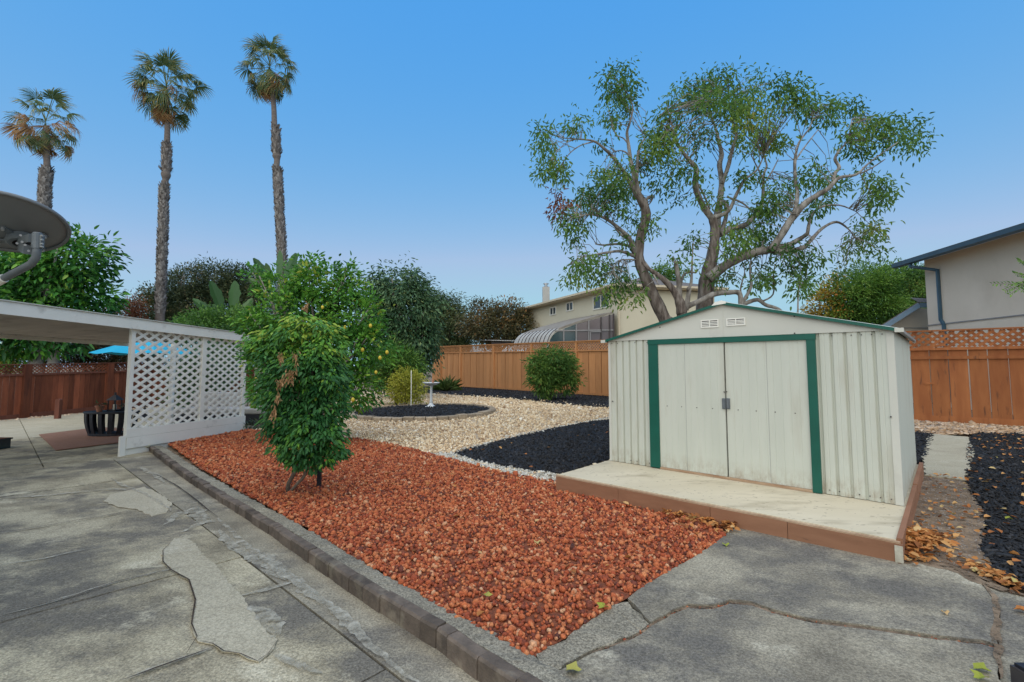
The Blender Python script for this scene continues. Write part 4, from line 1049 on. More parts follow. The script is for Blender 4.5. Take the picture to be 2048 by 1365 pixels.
mb = MB(); mb.bar(bo - nf * 0.03, at(70, 478, 2.60), 0.05, 0.045); mb.bar(bo - nf * 0.04 - Vector((0, 0, 0.02)), at(56, 500, 2.60), 0.035, 0.05); mb.build('elbow_plate', M['dishmetal'], dish)
for px, py in ((41, 471), (50, 490), (57, 502), (44, 484), (34, 487)):
    p = at(px, py, 2.56); MB().tube([p, p - vd * 0.018], 0.0062, 6).build('bolt', M['steel'], br_)
MB().tube([at(8, 557, 2.68), at(-14, 568.5, 2.70)], 0.0245, 14).build('sleeve', M['white'], dish)
MB().bar((-3.74, 2.85, 2.02), (-3.80, 2.85, 2.52), 0.12, 0.05).build('foot', M['dishmetal'], dish)

# ------------------------------------------------------------------ fences
def lat(parent, place, L, z0, z1, pitch, w, k, mat, single, thick=0.008, nm='lattice'):
    """diagonal slats between z0(t) and z1(t) along 0..L; single: every slat an object, else one joined mesh"""
    joined = MB()
    for sg in (1, -1):
        zl, zh = min(z0(0), z0(L)), max(z1(0), z1(L))
        c = zl - k * L
        while c < zh + k * L:
            pts = []
            for t in np.linspace(0, L, 80):
                z = c + (k * t if sg > 0 else k * (L - t))
                if z0(t) <= z <= z1(t): pts.append((t, z))
            if len(pts) > 2:
                mb = MB() if single else joined
                n0 = thick * 0.6 * sg
                mb.bar(place(pts[0][0], n0, pts[0][1]), place(pts[-1][0], n0, pts[-1][1]), thick, w)
                if single: mb.build('slat', M[mat], parent)
            c += pitch
    if not single:
        tag(joined.build(nm, M[mat], parent), kind='stuff')
class Run:
    """a straight fence line with its own (along, out, up) frame"""
    def __init__(s, a, b):
        s.a = Vector((a[0], a[1])); d = Vector((b[0], b[1])) - s.a; s.L = d.length; s.d = d / s.L
        s.n = Vector((s.d.y, -s.d.x))
        if s.n.dot(-s.a) < 0: s.n = -s.n          # out = towards the camera
    def __call__(s, t, n, z):
        q = s.a + s.d * t + s.n * n; return Vector((q.x, q.y, z))
    def tz(s, px, py):
        p = onwall(px, py, s.a, s.d); return (Vector((p.x, p.y)) - s.a).dot(s.d), p.z
    def board(s, t0, t1, n0, n1, z0, z1, mat, name, parent):
        f = lambda z, t: z(t) if callable(z) else z
        vs = [s(t, n, f(z, t)) for t in (t0, t1) for n, z in ((n0, z0), (n1, z0), (n1, z1), (n0, z1))]
        return MB().add(vs, [(0, 1, 2, 3), (7, 6, 5, 4), (0, 4, 5, 1), (1, 5, 6, 2), (2, 6, 7, 3), (3, 7, 4, 0)]).build(name, M[mat], parent)

# new orange fence behind the gravel
fa, fb = gp(929, 776), gp(1218, 795.4)
dirf = Vector((fb.x - fa.x, fb.y - fa.y)).normalized()
fr_ = Run((fa.x - dirf.x * 4.5, fa.y - dirf.y * 4.5), (fb.x + dirf.x * 3.2, fb.y + dirf.y * 3.2))
ta_, za_ = fr_.tz(900, 693.4); tb_, zb2 = fr_.tz(1216, 681.7)
ftop = lambda t: za_ + (zb2 - za_) * (t - ta_) / (tb_ - ta_)
fence = empty('orange_fence', (fb.x, fb.y, fb.z), 'orange stained board fence with fine lattice top behind the gravel', 'fence')
fbase = lambda t: zb(*(fr_.a + fr_.d * t)) - 0.02
posts = [fr_.tz(px, 740)[0] for px in (922, 988, 1064, 1154)]
posts = [posts[0] - 5.4, posts[0] - 2.7] + posts + [posts[-1] + 2.7, posts[-1] + 5.0]
LH = 0.40
for t in posts:
    if 0 <= t <= fr_.L: fr_.board(t - 0.06, t + 0.06, -0.03, 0.075, fbase, ftop, 'fence', 'post', fence)
fr_.board(0, fr_.L, -0.03, 0.10, lambda t: ftop(t) + 0.001, lambda t: ftop(t) + 0.04, 'fence', 'cap_rail', fence)
fr_.board(0, fr_.L, 0.0, 0.05, lambda t: ftop(t) - LH - 0.05, lambda t: ftop(t) - LH + 0.02, 'fence', 'rail', fence)
fr_.board(0, fr_.L, 0.0, 0.05, lambda t: ftop(t) - 0.06, lambda t: ftop(t) - 0.002, 'fence', 'rail', fence)
fr_.board(0, fr_.L, 0.006, 0.04, lambda t: fbase(t) + 0.10, lambda t: fbase(t) + 0.19, 'fence', 'rail', fence)
fr_.board(0, fr_.L, -0.03, 0.01, lambda t: fbase(t) - 0.08, lambda t: fbase(t) + 0.12, 'redtrim', 'kick_board', fence)
fr_.board(0, fr_.L, -0.07, -0.05, lambda t: fbase(t) + 0.02, lambda t: ftop(t) - LH, 'redtrim', 'gap_shade_panel', fence)  # dark panel added behind the boards, its colour stands in for shadow in the gaps
t = 0.0; i = 0
while t < fr_.L - 0.2:
    w = random.uniform(0.33, 0.40)
    o = 0.0 if i % 2 else -0.012
    fr_.board(t + 0.011, min(fr_.L, t + w - 0.011), o - 0.018, o, lambda q: fbase(q) + 0.07, lambda q: ftop(q) - LH, 'fence', 'board', fence)
    t += w; i += 1
for a, b in zip([0] + posts, posts + [fr_.L]):
    if b - a > 0.2 and a >= 0:
        lat(fence, lambda t, n, z, a=a: fr_(a + 0.06 + t, 0.02 + n, z), b - a - 0.12, lambda t, a=a: ftop(a + t) - LH + 0.0, lambda t, a=a: ftop(a + t) - 0.03, 0.135, 0.038, 0.85, 'fence', False, 0.012)

# old orange fence behind the shed
of = Run(gp(1760, 835.5), gp(2190, 858)); oldf = empty('old_orange_fence', of(3, 0, 0.15), 'weathered orange plank fence with broken diagonal lattice right of the shed', 'fence')
tA, zA = of.tz(1822, 662.5); tB, zB = of.tz(2048, 654)
otop = lambda t: zA + (zB - zA) * (t - tA) / (tB - tA)
obase = lambda t: zb(*(of.a + of.d * t)) - 0.02
k_ = 1 / 948.0
oz = lambda fr: (lambda t: otop(t) - fr * (otop(t) - 0.15))
t = 0.0
while t < of.L:
    w = random.uniform(0.34, 0.38)
    of.board(t + 0.007, min(of.L, t + w - random.choice([0.004, 0.008, 0.014])), -0.018, 0, lambda q: obase(q) + 0.06, oz(0.225), 'oldfence', 'board', oldf)
    t += w
of.board(0, of.L, 0.0, 0.045, oz(0.325), oz(0.29), 'oldfence', 'rail', oldf)
of.board(0, of.L, -0.02, 0.06, oz(0.225), oz(0.195), 'oldfence', 'rail', oldf)
of.board(0, of.L, -0.03, 0.06, lambda t: otop(t) - 0.04, otop, 'oldfence', 'rail', oldf)
of.board(0, of.L, -0.03, 0.02, lambda t: obase(t) - 0.1, lambda t: obase(t) + 0.14, 'oldfence', 'kick_board', oldf)
for t in (0.4, 2.9, 5.4):
    if t < of.L: of.board(t - 0.05, t + 0.05, -0.12, -0.025, obase, otop, 'oldfence', 'post', oldf)
lat(oldf, lambda t, n, z: of(t, 0.012 + n, z), of.L, oz(0.198), lambda t: otop(t) - 0.03, 0.145, 0.06, 0.80, 'oldfence', True, 0.014)
p0, p1 = of.tz(1835, 697), of.tz(1890, 690)
MB().bar(of(p0[0], 0.04, p0[1]), of(p1[0], 0.05, p1[1]), 0.012, 0.06).build('loose_slat', M['oldfence'], oldf)
p0, p1 = of.tz(1849, 768), of.tz(1868, 766.5)
MB().bar(of(p0[0], 0.012, p0[1]), of(p1[0], 0.012, p1[1]), 0.02, 0.05).build('cleat', M['oldfence'], oldf)

# redwood fence beyond the patio
rf = Run((-16.35, 13.5), (-13.35, 24.6)); redf = empty('redwood_fence', rf(3, 0, -0.15), 'dark red plank fence with lattice top beyond the patio', 'fence')
rbase = lambda t: -0.20 + 0.023 * t; rtop = lambda t: 1.545 + 0.023 * t
t = 0.0
while t < rf.L:
    w = 0.165 + random.uniform(-0.01, 0.01)
    rf.board(t + 0.006, t + w - 0.006, -0.018 - random.uniform(0, 0.004), 0, rbase, lambda q: rtop(q) - 0.35, 'redwood', 'board', redf)
    t += w
rf.board(0, rf.L, -0.03, 0.04, lambda t: rtop(t) - 0.38, lambda t: rtop(t) - 0.31, 'redtrim', 'rail', redf)
rf.board(0, rf.L, -0.05, 0.07, lambda t: rtop(t) - 0.03, rtop, 'redtrim', 'rail', redf)
rf.board(0, rf.L, 0.001, 0.03, lambda t: rbase(t) - 0.05, lambda t: rbase(t) + 0.14, 'redtrim', 'kick_board', redf)
pt = rf.tz(50, 790)[0]
for t in (pt, pt + 2.5, pt + 5.0, pt + 7.5):
    rf.board(t - 0.10, t + 0.10, -0.02, 0.10, rbase, lambda q: rtop(q) - 0.032, 'redwood', 'post', redf)
for a, b in ((0, pt - 0.1), (pt + 0.1, pt + 2.4), (pt + 2.6, pt + 4.9), (pt + 5.1, pt + 7.4)):
    lat(redf, lambda t, n, z, a=a: rf(a + t, 0.015 + n, z), b - a, lambda t, a=a: rtop(a + t) - 0.31, lambda t, a=a: rtop(a + t) - 0.03, 0.105, 0.028, 0.85, 'redwood', False, 0.012)
bs = gp(115, 838, zp)
tag(MB().prism([(bs.x - .07, bs.y - .05, bs.z - .02), (bs.x + .07, bs.y - .05, bs.z - .02), (bs.x + .075, bs.y - .05, bs.z + .60), (bs.x + .02, bs.y - .05, bs.z + .63), (bs.x - .065, bs.y - .05, bs.z + .61)], (0, 0.10, 0)).build('wooden_stake', M['redtrim'], None, bs), 'short brown wooden stake standing in front of the red fence', 'stake')
ep = sample([tuple(rf(t, n, 0)[:2]) for t, n in ((0, 0.03), (rf.L, 0.03), (rf.L, 0.75), (0, 0.55))], 900)
stuff(solids('edge_rubble', ep, lambda x, y: zp(x, y) - 0.01, M['chip'], 0.03, -0.005, 'stone', 0.3, None), 'pale rubble and grit along the foot of the red fence', 'gravel')

# ------------------------------------------------------------------ patio furniture
rugp = gxy([(78, 871), (112, 903), (262, 884), (330, 862), (200, 856)], zp)
rg = sheet('rug', rugp, zp, M['rug'], 0.022, 0.012, 0.6); tag(rg, 'flat woven brown rug lying under the black patio table', 'rug')
tc_ = gp(192, 876, zp); tb0 = zp(tc_.x, tc_.y) + 0.024
tcx, tcy = tc_.x + 0.07, tc_.y + 0.30
table = empty('patio_table', (tcx, tcy, tb0), 'black oval patio table with slatted barrel sides on the rug', 'table')
AX, AY = 0.60, 0.34
MB().lathe((tcx, tcy, tb0 + 0.50), [(0.98, 0), (1.0, 0.008), (1.0, 0.035), (0.98, 0.042)], 40, AX, AY).build('table_top', M['black'], table)
MB().lathe((tcx, tcy, tb0), [(0.78, 0), (0.80, 0.01), (0.80, 0.05), (0.78, 0.055)], 40, AX, AY).build('base_ring', M['black'], table)
mb = MB()
for k in range(16):
    a = 2 * math.pi * k / 16; ca, sa = math.cos(a), math.sin(a)
    pts = [(0.80, 0.05), (0.88, 0.17), (0.93, 0.30), (0.95, 0.42), (0.95, 0.50)]
    tn = Vector((-AX * sa, AY * ca, 0)).normalized()
    ps = [Vector((tcx + AX * r * ca, tcy + AY * r * sa, tb0 + z)) for r, z in pts]
    m2_ = MB(); w = 0.045
    vs = []
    for p in ps: vs += [p - tn * w, p + tn * w, p + tn * w - Vector((ca, sa, 0)) * 0.022, p - tn * w - Vector((ca, sa, 0)) * 0.022]
    fs = [(0, 1, 2, 3), (16, 19, 18, 17)] + [(i * 4 + j, i * 4 + (j + 1) % 4, (i + 1) * 4 + (j + 1) % 4, (i + 1) * 4 + j) for i in range(4) for j in range(4)]
    m2_.add(vs, fs).build('slat', M['black'], table)
tt_ = tb0 + 0.543
lx, ly = tcx + 0.02, tcy + 0.05
lan = empty('lantern', (lx, ly, tt_), 'dark metal lantern with pointed roof on the patio table', 'lantern')
MB().box(lx - .10, lx + .10, ly - .10, ly + .10, tt_, tt_ + .03).build('base', M['black'], lan)
for sx in (-1, 1):
    for sy in (-1, 1): MB().box(lx + sx * .085 - .008, lx + sx * .085 + .008, ly + sy * .085 - .008, ly + sy * .085 + .008, tt_ + .03, tt_ + .25).build('post', M['black'], lan)
MB().add([(lx - .12, ly - .12, tt_ + .25), (lx + .12, ly - .12, tt_ + .25), (lx + .12, ly + .12, tt_ + .25), (lx - .12, ly + .12, tt_ + .25), (lx - .02, ly - .02, tt_ + .37), (lx + .02, ly - .02, tt_ + .37), (lx + .02, ly + .02, tt_ + .37), (lx - .02, ly + .02, tt_ + .37)], [(3, 2, 1, 0), (4, 5, 6, 7), (0, 1, 5, 4), (1, 2, 6, 5), (2, 3, 7, 6), (3, 0, 4, 7)]).build('roof', M['bronze'], lan)
MB().tube([(lx, ly, tt_ + .37), (lx, ly, tt_ + .40), (lx, ly, tt_ + .43)], [.02, .028, .008], 8).build('finial', M['bronze'], lan)
MB().lathe((lx, ly, tt_ + .03), [(.035, 0), (.035, .12), (.02, .122)], 16).build('candle', M['candle'], lan)
for (dx, dy, lab, sc) in ((-0.17, -0.14, 'terracotta pot with leafy plant on the patio table in front of the lantern', 1), (0.20, 0.10, 'small dark potted plant behind the lantern on the patio table', 0.7)):
    px_, py_ = tcx + dx, tcy + dy
    pot = empty('potted_plant', (px_, py_, tt_), lab, 'potted plant')
    MB().lathe((px_, py_, tt_), [(.05 * sc, 0), (.075 * sc, .11 * sc), (.085 * sc, .112 * sc), (.085 * sc, .135 * sc), (.07 * sc, .135 * sc)], 20).build('pot', M['terracotta' if sc == 1 else 'black'], pot)
    P, D, Cc = crown_points([((px_, py_, tt_ + .17 * sc), (.10 * sc, .10 * sc, .05 * sc))], .04, 5, 1.2, .2)
    leaf_mesh('foliage', P, D, .06 * sc, .03, M['leaf_dark'], pot, Cc + rng.normal(0, .1, len(P)))
sx_, sy_ = tcx + 1.25, tcy + 2.1
sz_ = zp(sx_, sy_)
sofa = empty('patio_sofa', (sx_, sy_, sz_), 'grey cushioned patio sofa with dark base behind the lattice screen', 'sofa')
MB().box(sx_ - 1.0, sx_ + 1.35, sy_ - .4, sy_ + .45, sz_ + .05, sz_ + .30).build('base', M['black'], sofa)
for dx in (-0.95, 1.25):
    for dy in (-.35, .38): MB().box(sx_ + dx - .03, sx_ + dx + .06, sy_ + dy - .03, sy_ + dy + .03, sz_ - .02, sz_ + .05).build('leg', M['black'], sofa)
MB().box(sx_ - 1.0, sx_ + 1.35, sy_ + .46, sy_ + .56, sz_ + .05, sz_ + .72).build('back_frame', M['black'], sofa)
def cushion(x0, x1, y0, y1, z0, z1, name):
    bm = bmesh.new(); bmesh.ops.create_cube(bm, size=1)
    for v in bm.verts: v.co = Vector(((x0 + x1) / 2 + v.co.x * (x1 - x0), (y0 + y1) / 2 + v.co.y * (y1 - y0), (z0 + z1) / 2 + v.co.z * (z1 - z0))) - ORIG[sofa]
    bmesh.ops.bevel(bm, geom=bm.edges[:], offset=0.05, segments=3, affect='EDGES', profile=0.6)
    me = bpy.data.meshes.new(name); bm.to_mesh(me); bm.free(); me.materials.append(M['cushion'])
    for p in me.polygons: p.use_smooth = True
    link_mesh(name, me, sofa)
for k in range(3):
    cushion(sx_ - .98 + k * .78, sx_ - .98 + k * .78 + .76, sy_ - .42, sy_ + .30, sz_ + .302, sz_ + .46, 'seat_cushion')
    cushion(sx_ - .98 + k * .78, sx_ - .98 + k * .78 + .76, sy_ + .27, sy_ + .45, sz_ + .44, sz_ + .85, 'back_cushion')
# umbrella
uc = at(296, 700, 15.2); uz = uc.z
umb = empty('patio_umbrella', (uc.x, uc.y, zp(uc.x, uc.y)), 'turquoise patio umbrella opened beyond the white lattice', 'umbrella')
nr, rad = 8, 1.42; topz, edgez = at(296, 676, 15.2).z, at(220, 707, 15.2).z
ctr = Vector((uc.x, uc.y, topz))
for k in range(nr):
    a0, a1 = 2 * math.pi * k / nr, 2 * math.pi * (k + 1) / nr
    vs = [ctr]
    N = 5
    for i in range(1, N + 1):
        for a in (a0, (a0 + a1) / 2, a1):
            sag = 0.05 * (i / N) if a not in (a0, a1) else 0
            rr_ = rad * i / N * (0.97 if a not in (a0, a1) else 1)
            vs.append(Vector((uc.x + rr_ * math.cos(a), uc.y + rr_ * math.sin(a), topz + (edgez - topz) * (i / N) ** 1.15 - sag)))
    fs = [(0, 1, 2), (0, 2, 3)] + [(1 + 3 * (i - 1) + j, 1 + 3 * i + j, 1 + 3 * i + j + 1, 1 + 3 * (i - 1) + j + 1) for i in range(1, N) for j in range(2)]
    n = len(vs); mb = MB(); mb.add(vs + [v - Vector((0, 0, 0.004)) for v in vs], fs + [tuple(n + q for q in reversed(f)) for f in fs])
    mb.build('canopy_panel', M['canvas'], umb)
    MB().bar(ctr - Vector((0, 0, 0.03)), Vector((uc.x + rad * 0.98 * math.cos(a0), uc.y + rad * 0.98 * math.sin(a0), edgez - 0.02)), 0.015, 0.02).build('rib', M['bronze'], umb)
MB().tube([(uc.x, uc.y, zp(uc.x, uc.y)), (uc.x, uc.y, topz + 0.06)], 0.022, 10).build('pole', M['bronze'], umb)
MB().lathe((uc.x, uc.y, zp(uc.x, uc.y)), [(.28, 0), (.28, .05), (.06, .09), (.04, .3)], 20).build('base', M['black'], umb)
bx_ = gp(-32, 903, zp)
crate = empty('storage_crate', bx_, 'dark teal plastic crate standing on the shaded patio at the picture edge', 'crate')
MB().box(bx_.x - .45, bx_.x + .08, bx_.y, bx_.y + .4, bx_.z, bx_.z + .17).build('body', M['glass_teal'], crate)
MB().box(bx_.x - .47, bx_.x + .10, bx_.y - .02, bx_.y + .42, bx_.z + .171, bx_.z + .2).build('lid', M['glass_teal'], crate)

# ------------------------------------------------------------------ yard ornaments
bb = gp(862, 815, rbz)
bath = empty('bird_bath', bb, 'white pedestal bird bath in the ring of black mulch', 'bird bath')
bh = (815 - 766) / 948 * bb.y
MB().lathe(bb, [(.20, 0), (.20, .025), (.12, .05), (.07, .10), (.05, .14)], 24).build('foot', M['bath'], bath, smooth=True)
MB().lathe(bb + Vector((0, 0, .14)), [(.045, 0), (.055, .02), (.042, .08), (.040, bh - .30), (.055, bh - .27), (.07, bh - .245)], 20).build('pedestal', M['bath'], bath, smooth=True)
MB().lathe(bb + Vector((0, 0, bh - .105)), [(.07, 0), (.18, .03), (.27, .085), (.285, .105), (.265, .105), (.17, .05), (.03, .035)], 32).build('bowl', M['bath'], bath, smooth=True)
bz = bb + Vector((.06, 0, bh - .068))
mb = MB(); mb.tube([bz, bz + Vector((0, 0, .035)), bz + Vector((-.01, 0, .085)), bz + Vector((-.015, 0, .115)), bz + Vector((-.012, 0, .14)), bz + Vector((-.012, 0, .165))], [.018, .034, .036, .02, .026, .008], 10)
mb.tube([bz + Vector((.02, 0, .05)), bz + Vector((.075, 0, .03))], [.022, .006], 8); mb.tube([bz + Vector((-.025, 0, .145)), bz + Vector((-.055, 0, .142))], [.01, .002], 6)
tag(mb.build('bird_figure', M['terracotta'], None, bz, smooth=True), 'small clay bird figure perched on the rim of the bird bath', 'figurine')
wsb = gp(822, 813, rbz)
tag(MB().tube([wsb - Vector((0, 0, .1)), wsb + Vector((0, 0, .6)), wsb + Vector((-.01, 0, (813 - 742) / 948 * wsb.y))], [.016, .016, .014], 8).build('garden_stake', M['white'], None, wsb), 'thin white garden stake beside the yellow shrub', 'stake')
vb = gp(2050, 1378)
box_ = empty('valve_box', vb, 'small dark plastic box at the corner of the front slab', 'box')
MB().box(vb.x - .03, vb.x + .30, vb.y - .20, vb.y + .03, vb.z - .02, vb.z + .085).build('body', M['bronze'], box_)
MB().box(vb.x - .02, vb.x + .29, vb.y - .19, vb.y + .02, vb.z + .086, vb.z + .10).build('lid', M['black'], box_)
MB().lathe((vb.x + .05, vb.y - .05, vb.z + .101), [(.022, 0), (.022, .02), (.014, .026)], 14).build('knob', M['blue'], box_)
hp = [gp(x, y, zb, 0.02) for x, y in ((2022, 1164), (2032, 1171), (2046, 1177), (2070, 1184), (2110, 1196))]
tag(MB().tube(hp, 0.016, 8).build('drip_pipe', M['black'], None, hp[0], smooth=True), 'short black drip pipe emerging from the mulch beside the right slab', 'pipe')

# ------------------------------------------------------------------ cream house behind the fence
HK = Vector((5.37, 24.0)); dl = Vector((-0.400, 0.9165)); drr = Vector((0.985, 0.17))
ch = empty('cream_house', (HK.x, HK.y, 0), 'cream two storey stucco house with small windows behind the orange fence', 'house')
nl = Vector((-dl.y, dl.x)); nl = -nl if nl.dot(-HK) < 0 else nl           # outwards, to the camera side
nr_ = Vector((drr.y, -drr.x))
def hl(s, o, z): q = HK + dl * s + nl * o; return Vector((q.x, q.y, z))
def hr(s, o, z): q = HK + drr * s + nr_ * o; return Vector((q.x, q.y, z))
def hl_sz(px, py):
    p = onwall(px, py, HK, dl); return (Vector((p.x, p.y)) - HK).dot(dl), p.z
EZ = hl_sz(1236, 577)[1]
sl_far = hl_sz(1054, 640)[0]
sr_far = (lambda p: (Vector((p.x, p.y)) - HK).dot(drr))(onwall(1429, 600, HK, drr))
MB().prism([hl(0, 0, -0.3), hl(sl_far, 0, -0.3), hl(sl_far, 0, EZ), hl(0, 0, EZ)], Vector((-nl.x, -nl.y, 0)) * 0.3).build('side_wall', M['stucco_cream'], ch)
MB().prism([hr(0.02, 0, -0.3), hr(sr_far, 0, -0.3), hr(sr_far, 0, EZ - 0.05), hr(0.02, 0, EZ - 0.05)], Vector((-nr_.x, -nr_.y, 0)) * 0.3).build('end_wall', M['stucco_cream'], ch)
far1 = hr(sr_far, 0, 0) + (hl(sl_far, 0, 0) - hl(0, 0, 0))
c0 = hl(-0.5, 0.55, EZ - 0.02) ; c1 = hl(sl_far + 0.9, 0.55, EZ - 0.02)
c2 = far1 + Vector((0.4, 0.8, EZ - 0.02)); c3 = hr(sr_far + 0.5, 0.4, EZ - 0.02)
ra = (c0 + c3) / 2 + Vector((-0.9, 2.2, 1.0)); rb_ = (c1 + c2) / 2 + Vector((0.8, -2.5, 1.0))
th = Vector((0, 0, 0.16))
mb = MB(); mb.add([c0, c1, c2, c3], [(0, 1, 2, 3)])
mb.add([c0, c1, c1 + th, c0 + th], [(0, 1, 2, 3)]); mb.add([c0, c3, c3 + th, c0 + th], [(0, 1, 2, 3)]); mb.add([c1, c2, c2 + th, c1 + th], [(0, 1, 2, 3)]); mb.add([c2, c3, c3 + th, c2 + th], [(0, 1, 2, 3)])
rf_ = mb.build('eave', M['cream_trim'], ch)
th2 = Vector((0, 0, 0.161)); o_ = 1.0
mb = MB(); mb.add([c0 + th2, c1 + th2, c2 + th2, c3 + th2, ra, rb_], [(0, 1, 5, 4), (1, 2, 5), (2, 3, 4, 5), (3, 0, 4)])
roof = mb.build('roof', M['shingle'], ch)
for (a, b) in ((c0, c1), (c0, c3)):
    d = (b - a).normalized(); nn_ = Vector((nl.x, nl.y, 0)) if b is c1 else Vector((nr_.x, nr_.y, 0))
    MB().bar(a + nn_ * 0.05 + Vector((0, 0, 0.10)), b + nn_ * 0.05 + Vector((0, 0, 0.10)), 0.09, 0.11).build('gutter', M['cream_trim'], ch)
cm = at(1092, 600, 37)
cb = MB().box(cm.x - .27, cm.x + .27, cm.y - .27, cm.y + .27, 4.9, at(1092, 575, 37).z).build('chimney', M['greymetal'], ch)
zt = at(1092, 575, 37).z
MB().lathe((cm.x, cm.y, zt), [(.27, 0), (.12, .12), (.12, .22), (.22, .25), (.22, .30), (.05, .36)], 16).build('chimney_cap', M['steel'], cb)
def window(parent, pl, s0, s1, z0, z1, split=True, fw=0.06, mat='glass'):
    mb = MB()
    def q(a, b, c, d, o0=0.0, o1=0.05):
        mb.add([pl(a, o0, c), pl(b, o0, c), pl(b, o0, d), pl(a, o0, d), pl(a, o1, c), pl(b, o1, c), pl(b, o1, d), pl(a, o1, d)], [(0, 1, 2, 3), (4, 5, 6, 7), (0, 1, 5, 4), (1, 2, 6, 5), (2, 3, 7, 6), (3, 0, 4, 7)])
    q(s0, s1, z0, z0 + fw); q(s0, s1, z1 - fw, z1); q(s0, s0 + fw, z0 + fw, z1 - fw); q(s1 - fw, s1, z0 + fw, z1 - fw)
    if split: q((s0 + s1) / 2 - fw / 2, (s0 + s1) / 2 + fw / 2, z0 + fw, z1 - fw)
    w = mb.build('window', M['white'], parent)
    parts = ((s0 + fw, (s0 + s1) / 2 - fw / 2), ((s0 + s1) / 2 + fw / 2, s1 - fw)) if split else ((s0 + fw, s1 - fw),)
    for a, b in parts:
        mb = MB(); q2 = [pl(a, 0.012, z0 + fw), pl(b, 0.012, z0 + fw), pl(b, 0.012, z1 - fw), pl(a, 0.012, z1 - fw)]
        mb.add(q2, [(0, 1, 2, 3)]).build('pane', M[mat], w)
for a, b, c, d in ((1100.5, 1112.8, 616, 632), (1133, 1147, 606.5, 624), (1187, 1218.5, 594, 621)):
    s0, z1 = hl_sz(a, c); s1, z1b = hl_sz(b, c - (b - a) * 0.23); _, z0 = hl_sz(a, d)
    window(ch, hl, min(s0, s1), max(s0, s1), z0, z1)
MB().bar(hr(0.06, 0.05, 0), hr(0.06, 0.05, EZ - 0.1), 0.09, 0.09).build('downspout', M['cream_trim'], ch)
MB().bar(hl(sl_far - 0.1, 0.06, 0), hl(sl_far - 0.1, 0.06, EZ - 0.1), 0.09, 0.09).build('downspout', M['cream_trim'], ch)
# glazed sunroom on the side wall
sr = empty('sunroom', hl(2, 1.5, 0), 'bronze glazed sunroom with curved grey metal roof on the cream house', 'sunroom')
SP = Vector((HK.x - 0.25, HK.y - 0.15)); sd = Vector((1.0, 0.10)).normalized()
def sp(px, py): return onwall(px, py, SP, sd)
prof_px = [(1227, 627.5), (1205, 633), (1180, 640), (1155, 647), (1132, 655), (1117, 661), (1108, 667), (1101.5, 675), (1098, 684), (1096.5, 694)]
prof3 = [sp(*p) for p in prof_px]
ext = Vector((dl.x, dl.y, 0)) * (sl_far - 0.4)
def to_px(p):
    z = p.z - H; d = p.y * cT + z * sT; return 1024 + F * p.x / d
k_ext = min(np.linspace(0.2, 1, 200), key=lambda k: abs(to_px(prof3[8] + ext * k) - 1028))
ext = ext * float(k_ext)
th = Vector((0, 0, 0.10)); n = len(prof3)
for nm_, lo_, hi_, mt2 in (('roof', 0, 6, 'tanroof'), ('curved_eave', 5, n, 'greymetal')):
    q3 = prof3[lo_:hi_]; m3_ = len(q3)
    MB().add([p + th for p in q3] + [p + th + ext for p in q3] + q3 + [p + ext for p in q3],
             [(i, i + 1, m3_ + i + 1, m3_ + i) for i in range(m3_ - 1)] + [(2 * m3_ + i, 3 * m3_ + i, 3 * m3_ + i + 1, 2 * m3_ + i + 1) for i in range(m3_ - 1)] + [(i, 2 * m3_ + i, 2 * m3_ + i + 1, i + 1) for i in range(m3_ - 1)]).build(nm_, M[mt2], sr)
for k in range(9):
    off = ext * (0.02 + k / 9.5)
    MB().tube([p + th * 1.02 + off for p in prof3[5:]], 0.03, 5).build('roof_rib', M['bronze'], sr)
rb0, rb1 = sp(1110, 662), sp(1227, 660.5)
def ptop(px):
    for (x1, y1), (x0, y0) in zip(prof_px[:-1], prof_px[1:]):
        if x0 <= px <= x1: return y0 + (y1 - y0) * (px - x0) / max(x1 - x0, 1e-6)
    return 694
back = Vector((-nr_.x, -nr_.y, 0)) * 0.06
mull = [1099, 1127, 1152, 1177, 1202, 1219, 1227]
for i, (a, b) in enumerate(zip(mull[:-1], mull[1:])):
    xs_ = np.linspace(a + 0.6, b - 0.6, 6)
    topv = [sp(x, ptop(x) + 1.2) for x in xs_]; mid = 661.5
    m_ = M['glass_teal' if i < 2 else 'glass_brown']
    up_ = [sp(x, min(mid - 0.2, 1e9)) for x in xs_]
    hi = [(x, ptop(x) + 1.2) for x in xs_ if ptop(x) + 1.2 < mid - 1]
    if len(hi) > 1:
        pl_ = [sp(x, y) for x, y in hi] + [sp(hi[-1][0], mid - 0.6), sp(hi[0][0], mid - 0.6)]
        MB().prism(pl_, back * 0.4).build('pane', m_, sr)
    lo = [(x, max(ptop(x) + 1.2, mid + 0.6)) for x in xs_]
    MB().prism([sp(x, y) for x, y in lo] + [sp(b - 0.6, 720), sp(a + 0.6, 720)], back * 0.4).build('pane', m_, sr)
for i, x in enumerate(mull[1:]):
    a, b = sp(x, ptop(x) + 0.5), sp(x, 722)
    MB().bar(a - back * 0.5, b - back * 0.5, 0.06, 0.06).build('mullion', M['bronze_light' if i < 3 else 'bronze'], sr)
MB().bar(rb0 - back * 0.5, rb1 - back * 0.5, 0.05, 0.06).build('rail', M['bronze_light'], sr)
MB().bar(sp(1180, 663) - back, sp(1180, 722) - back, 0.05, 0.05).build('door_frame', M['bronze_light'], sr)
MB().bar(sp(1180, 664) - back, sp(1201, 664) - back, 0.05, 0.05).build('door_frame', M['bronze_light'], sr)
pcv = empty('awning', at(1040, 700, 30.5), 'low corrugated metal awning in front of the sunroom', 'awning')
mb = MB(); a_, b_ = at(982, 681, 30.5), at(1085, 683.0, 29.5); vs = []
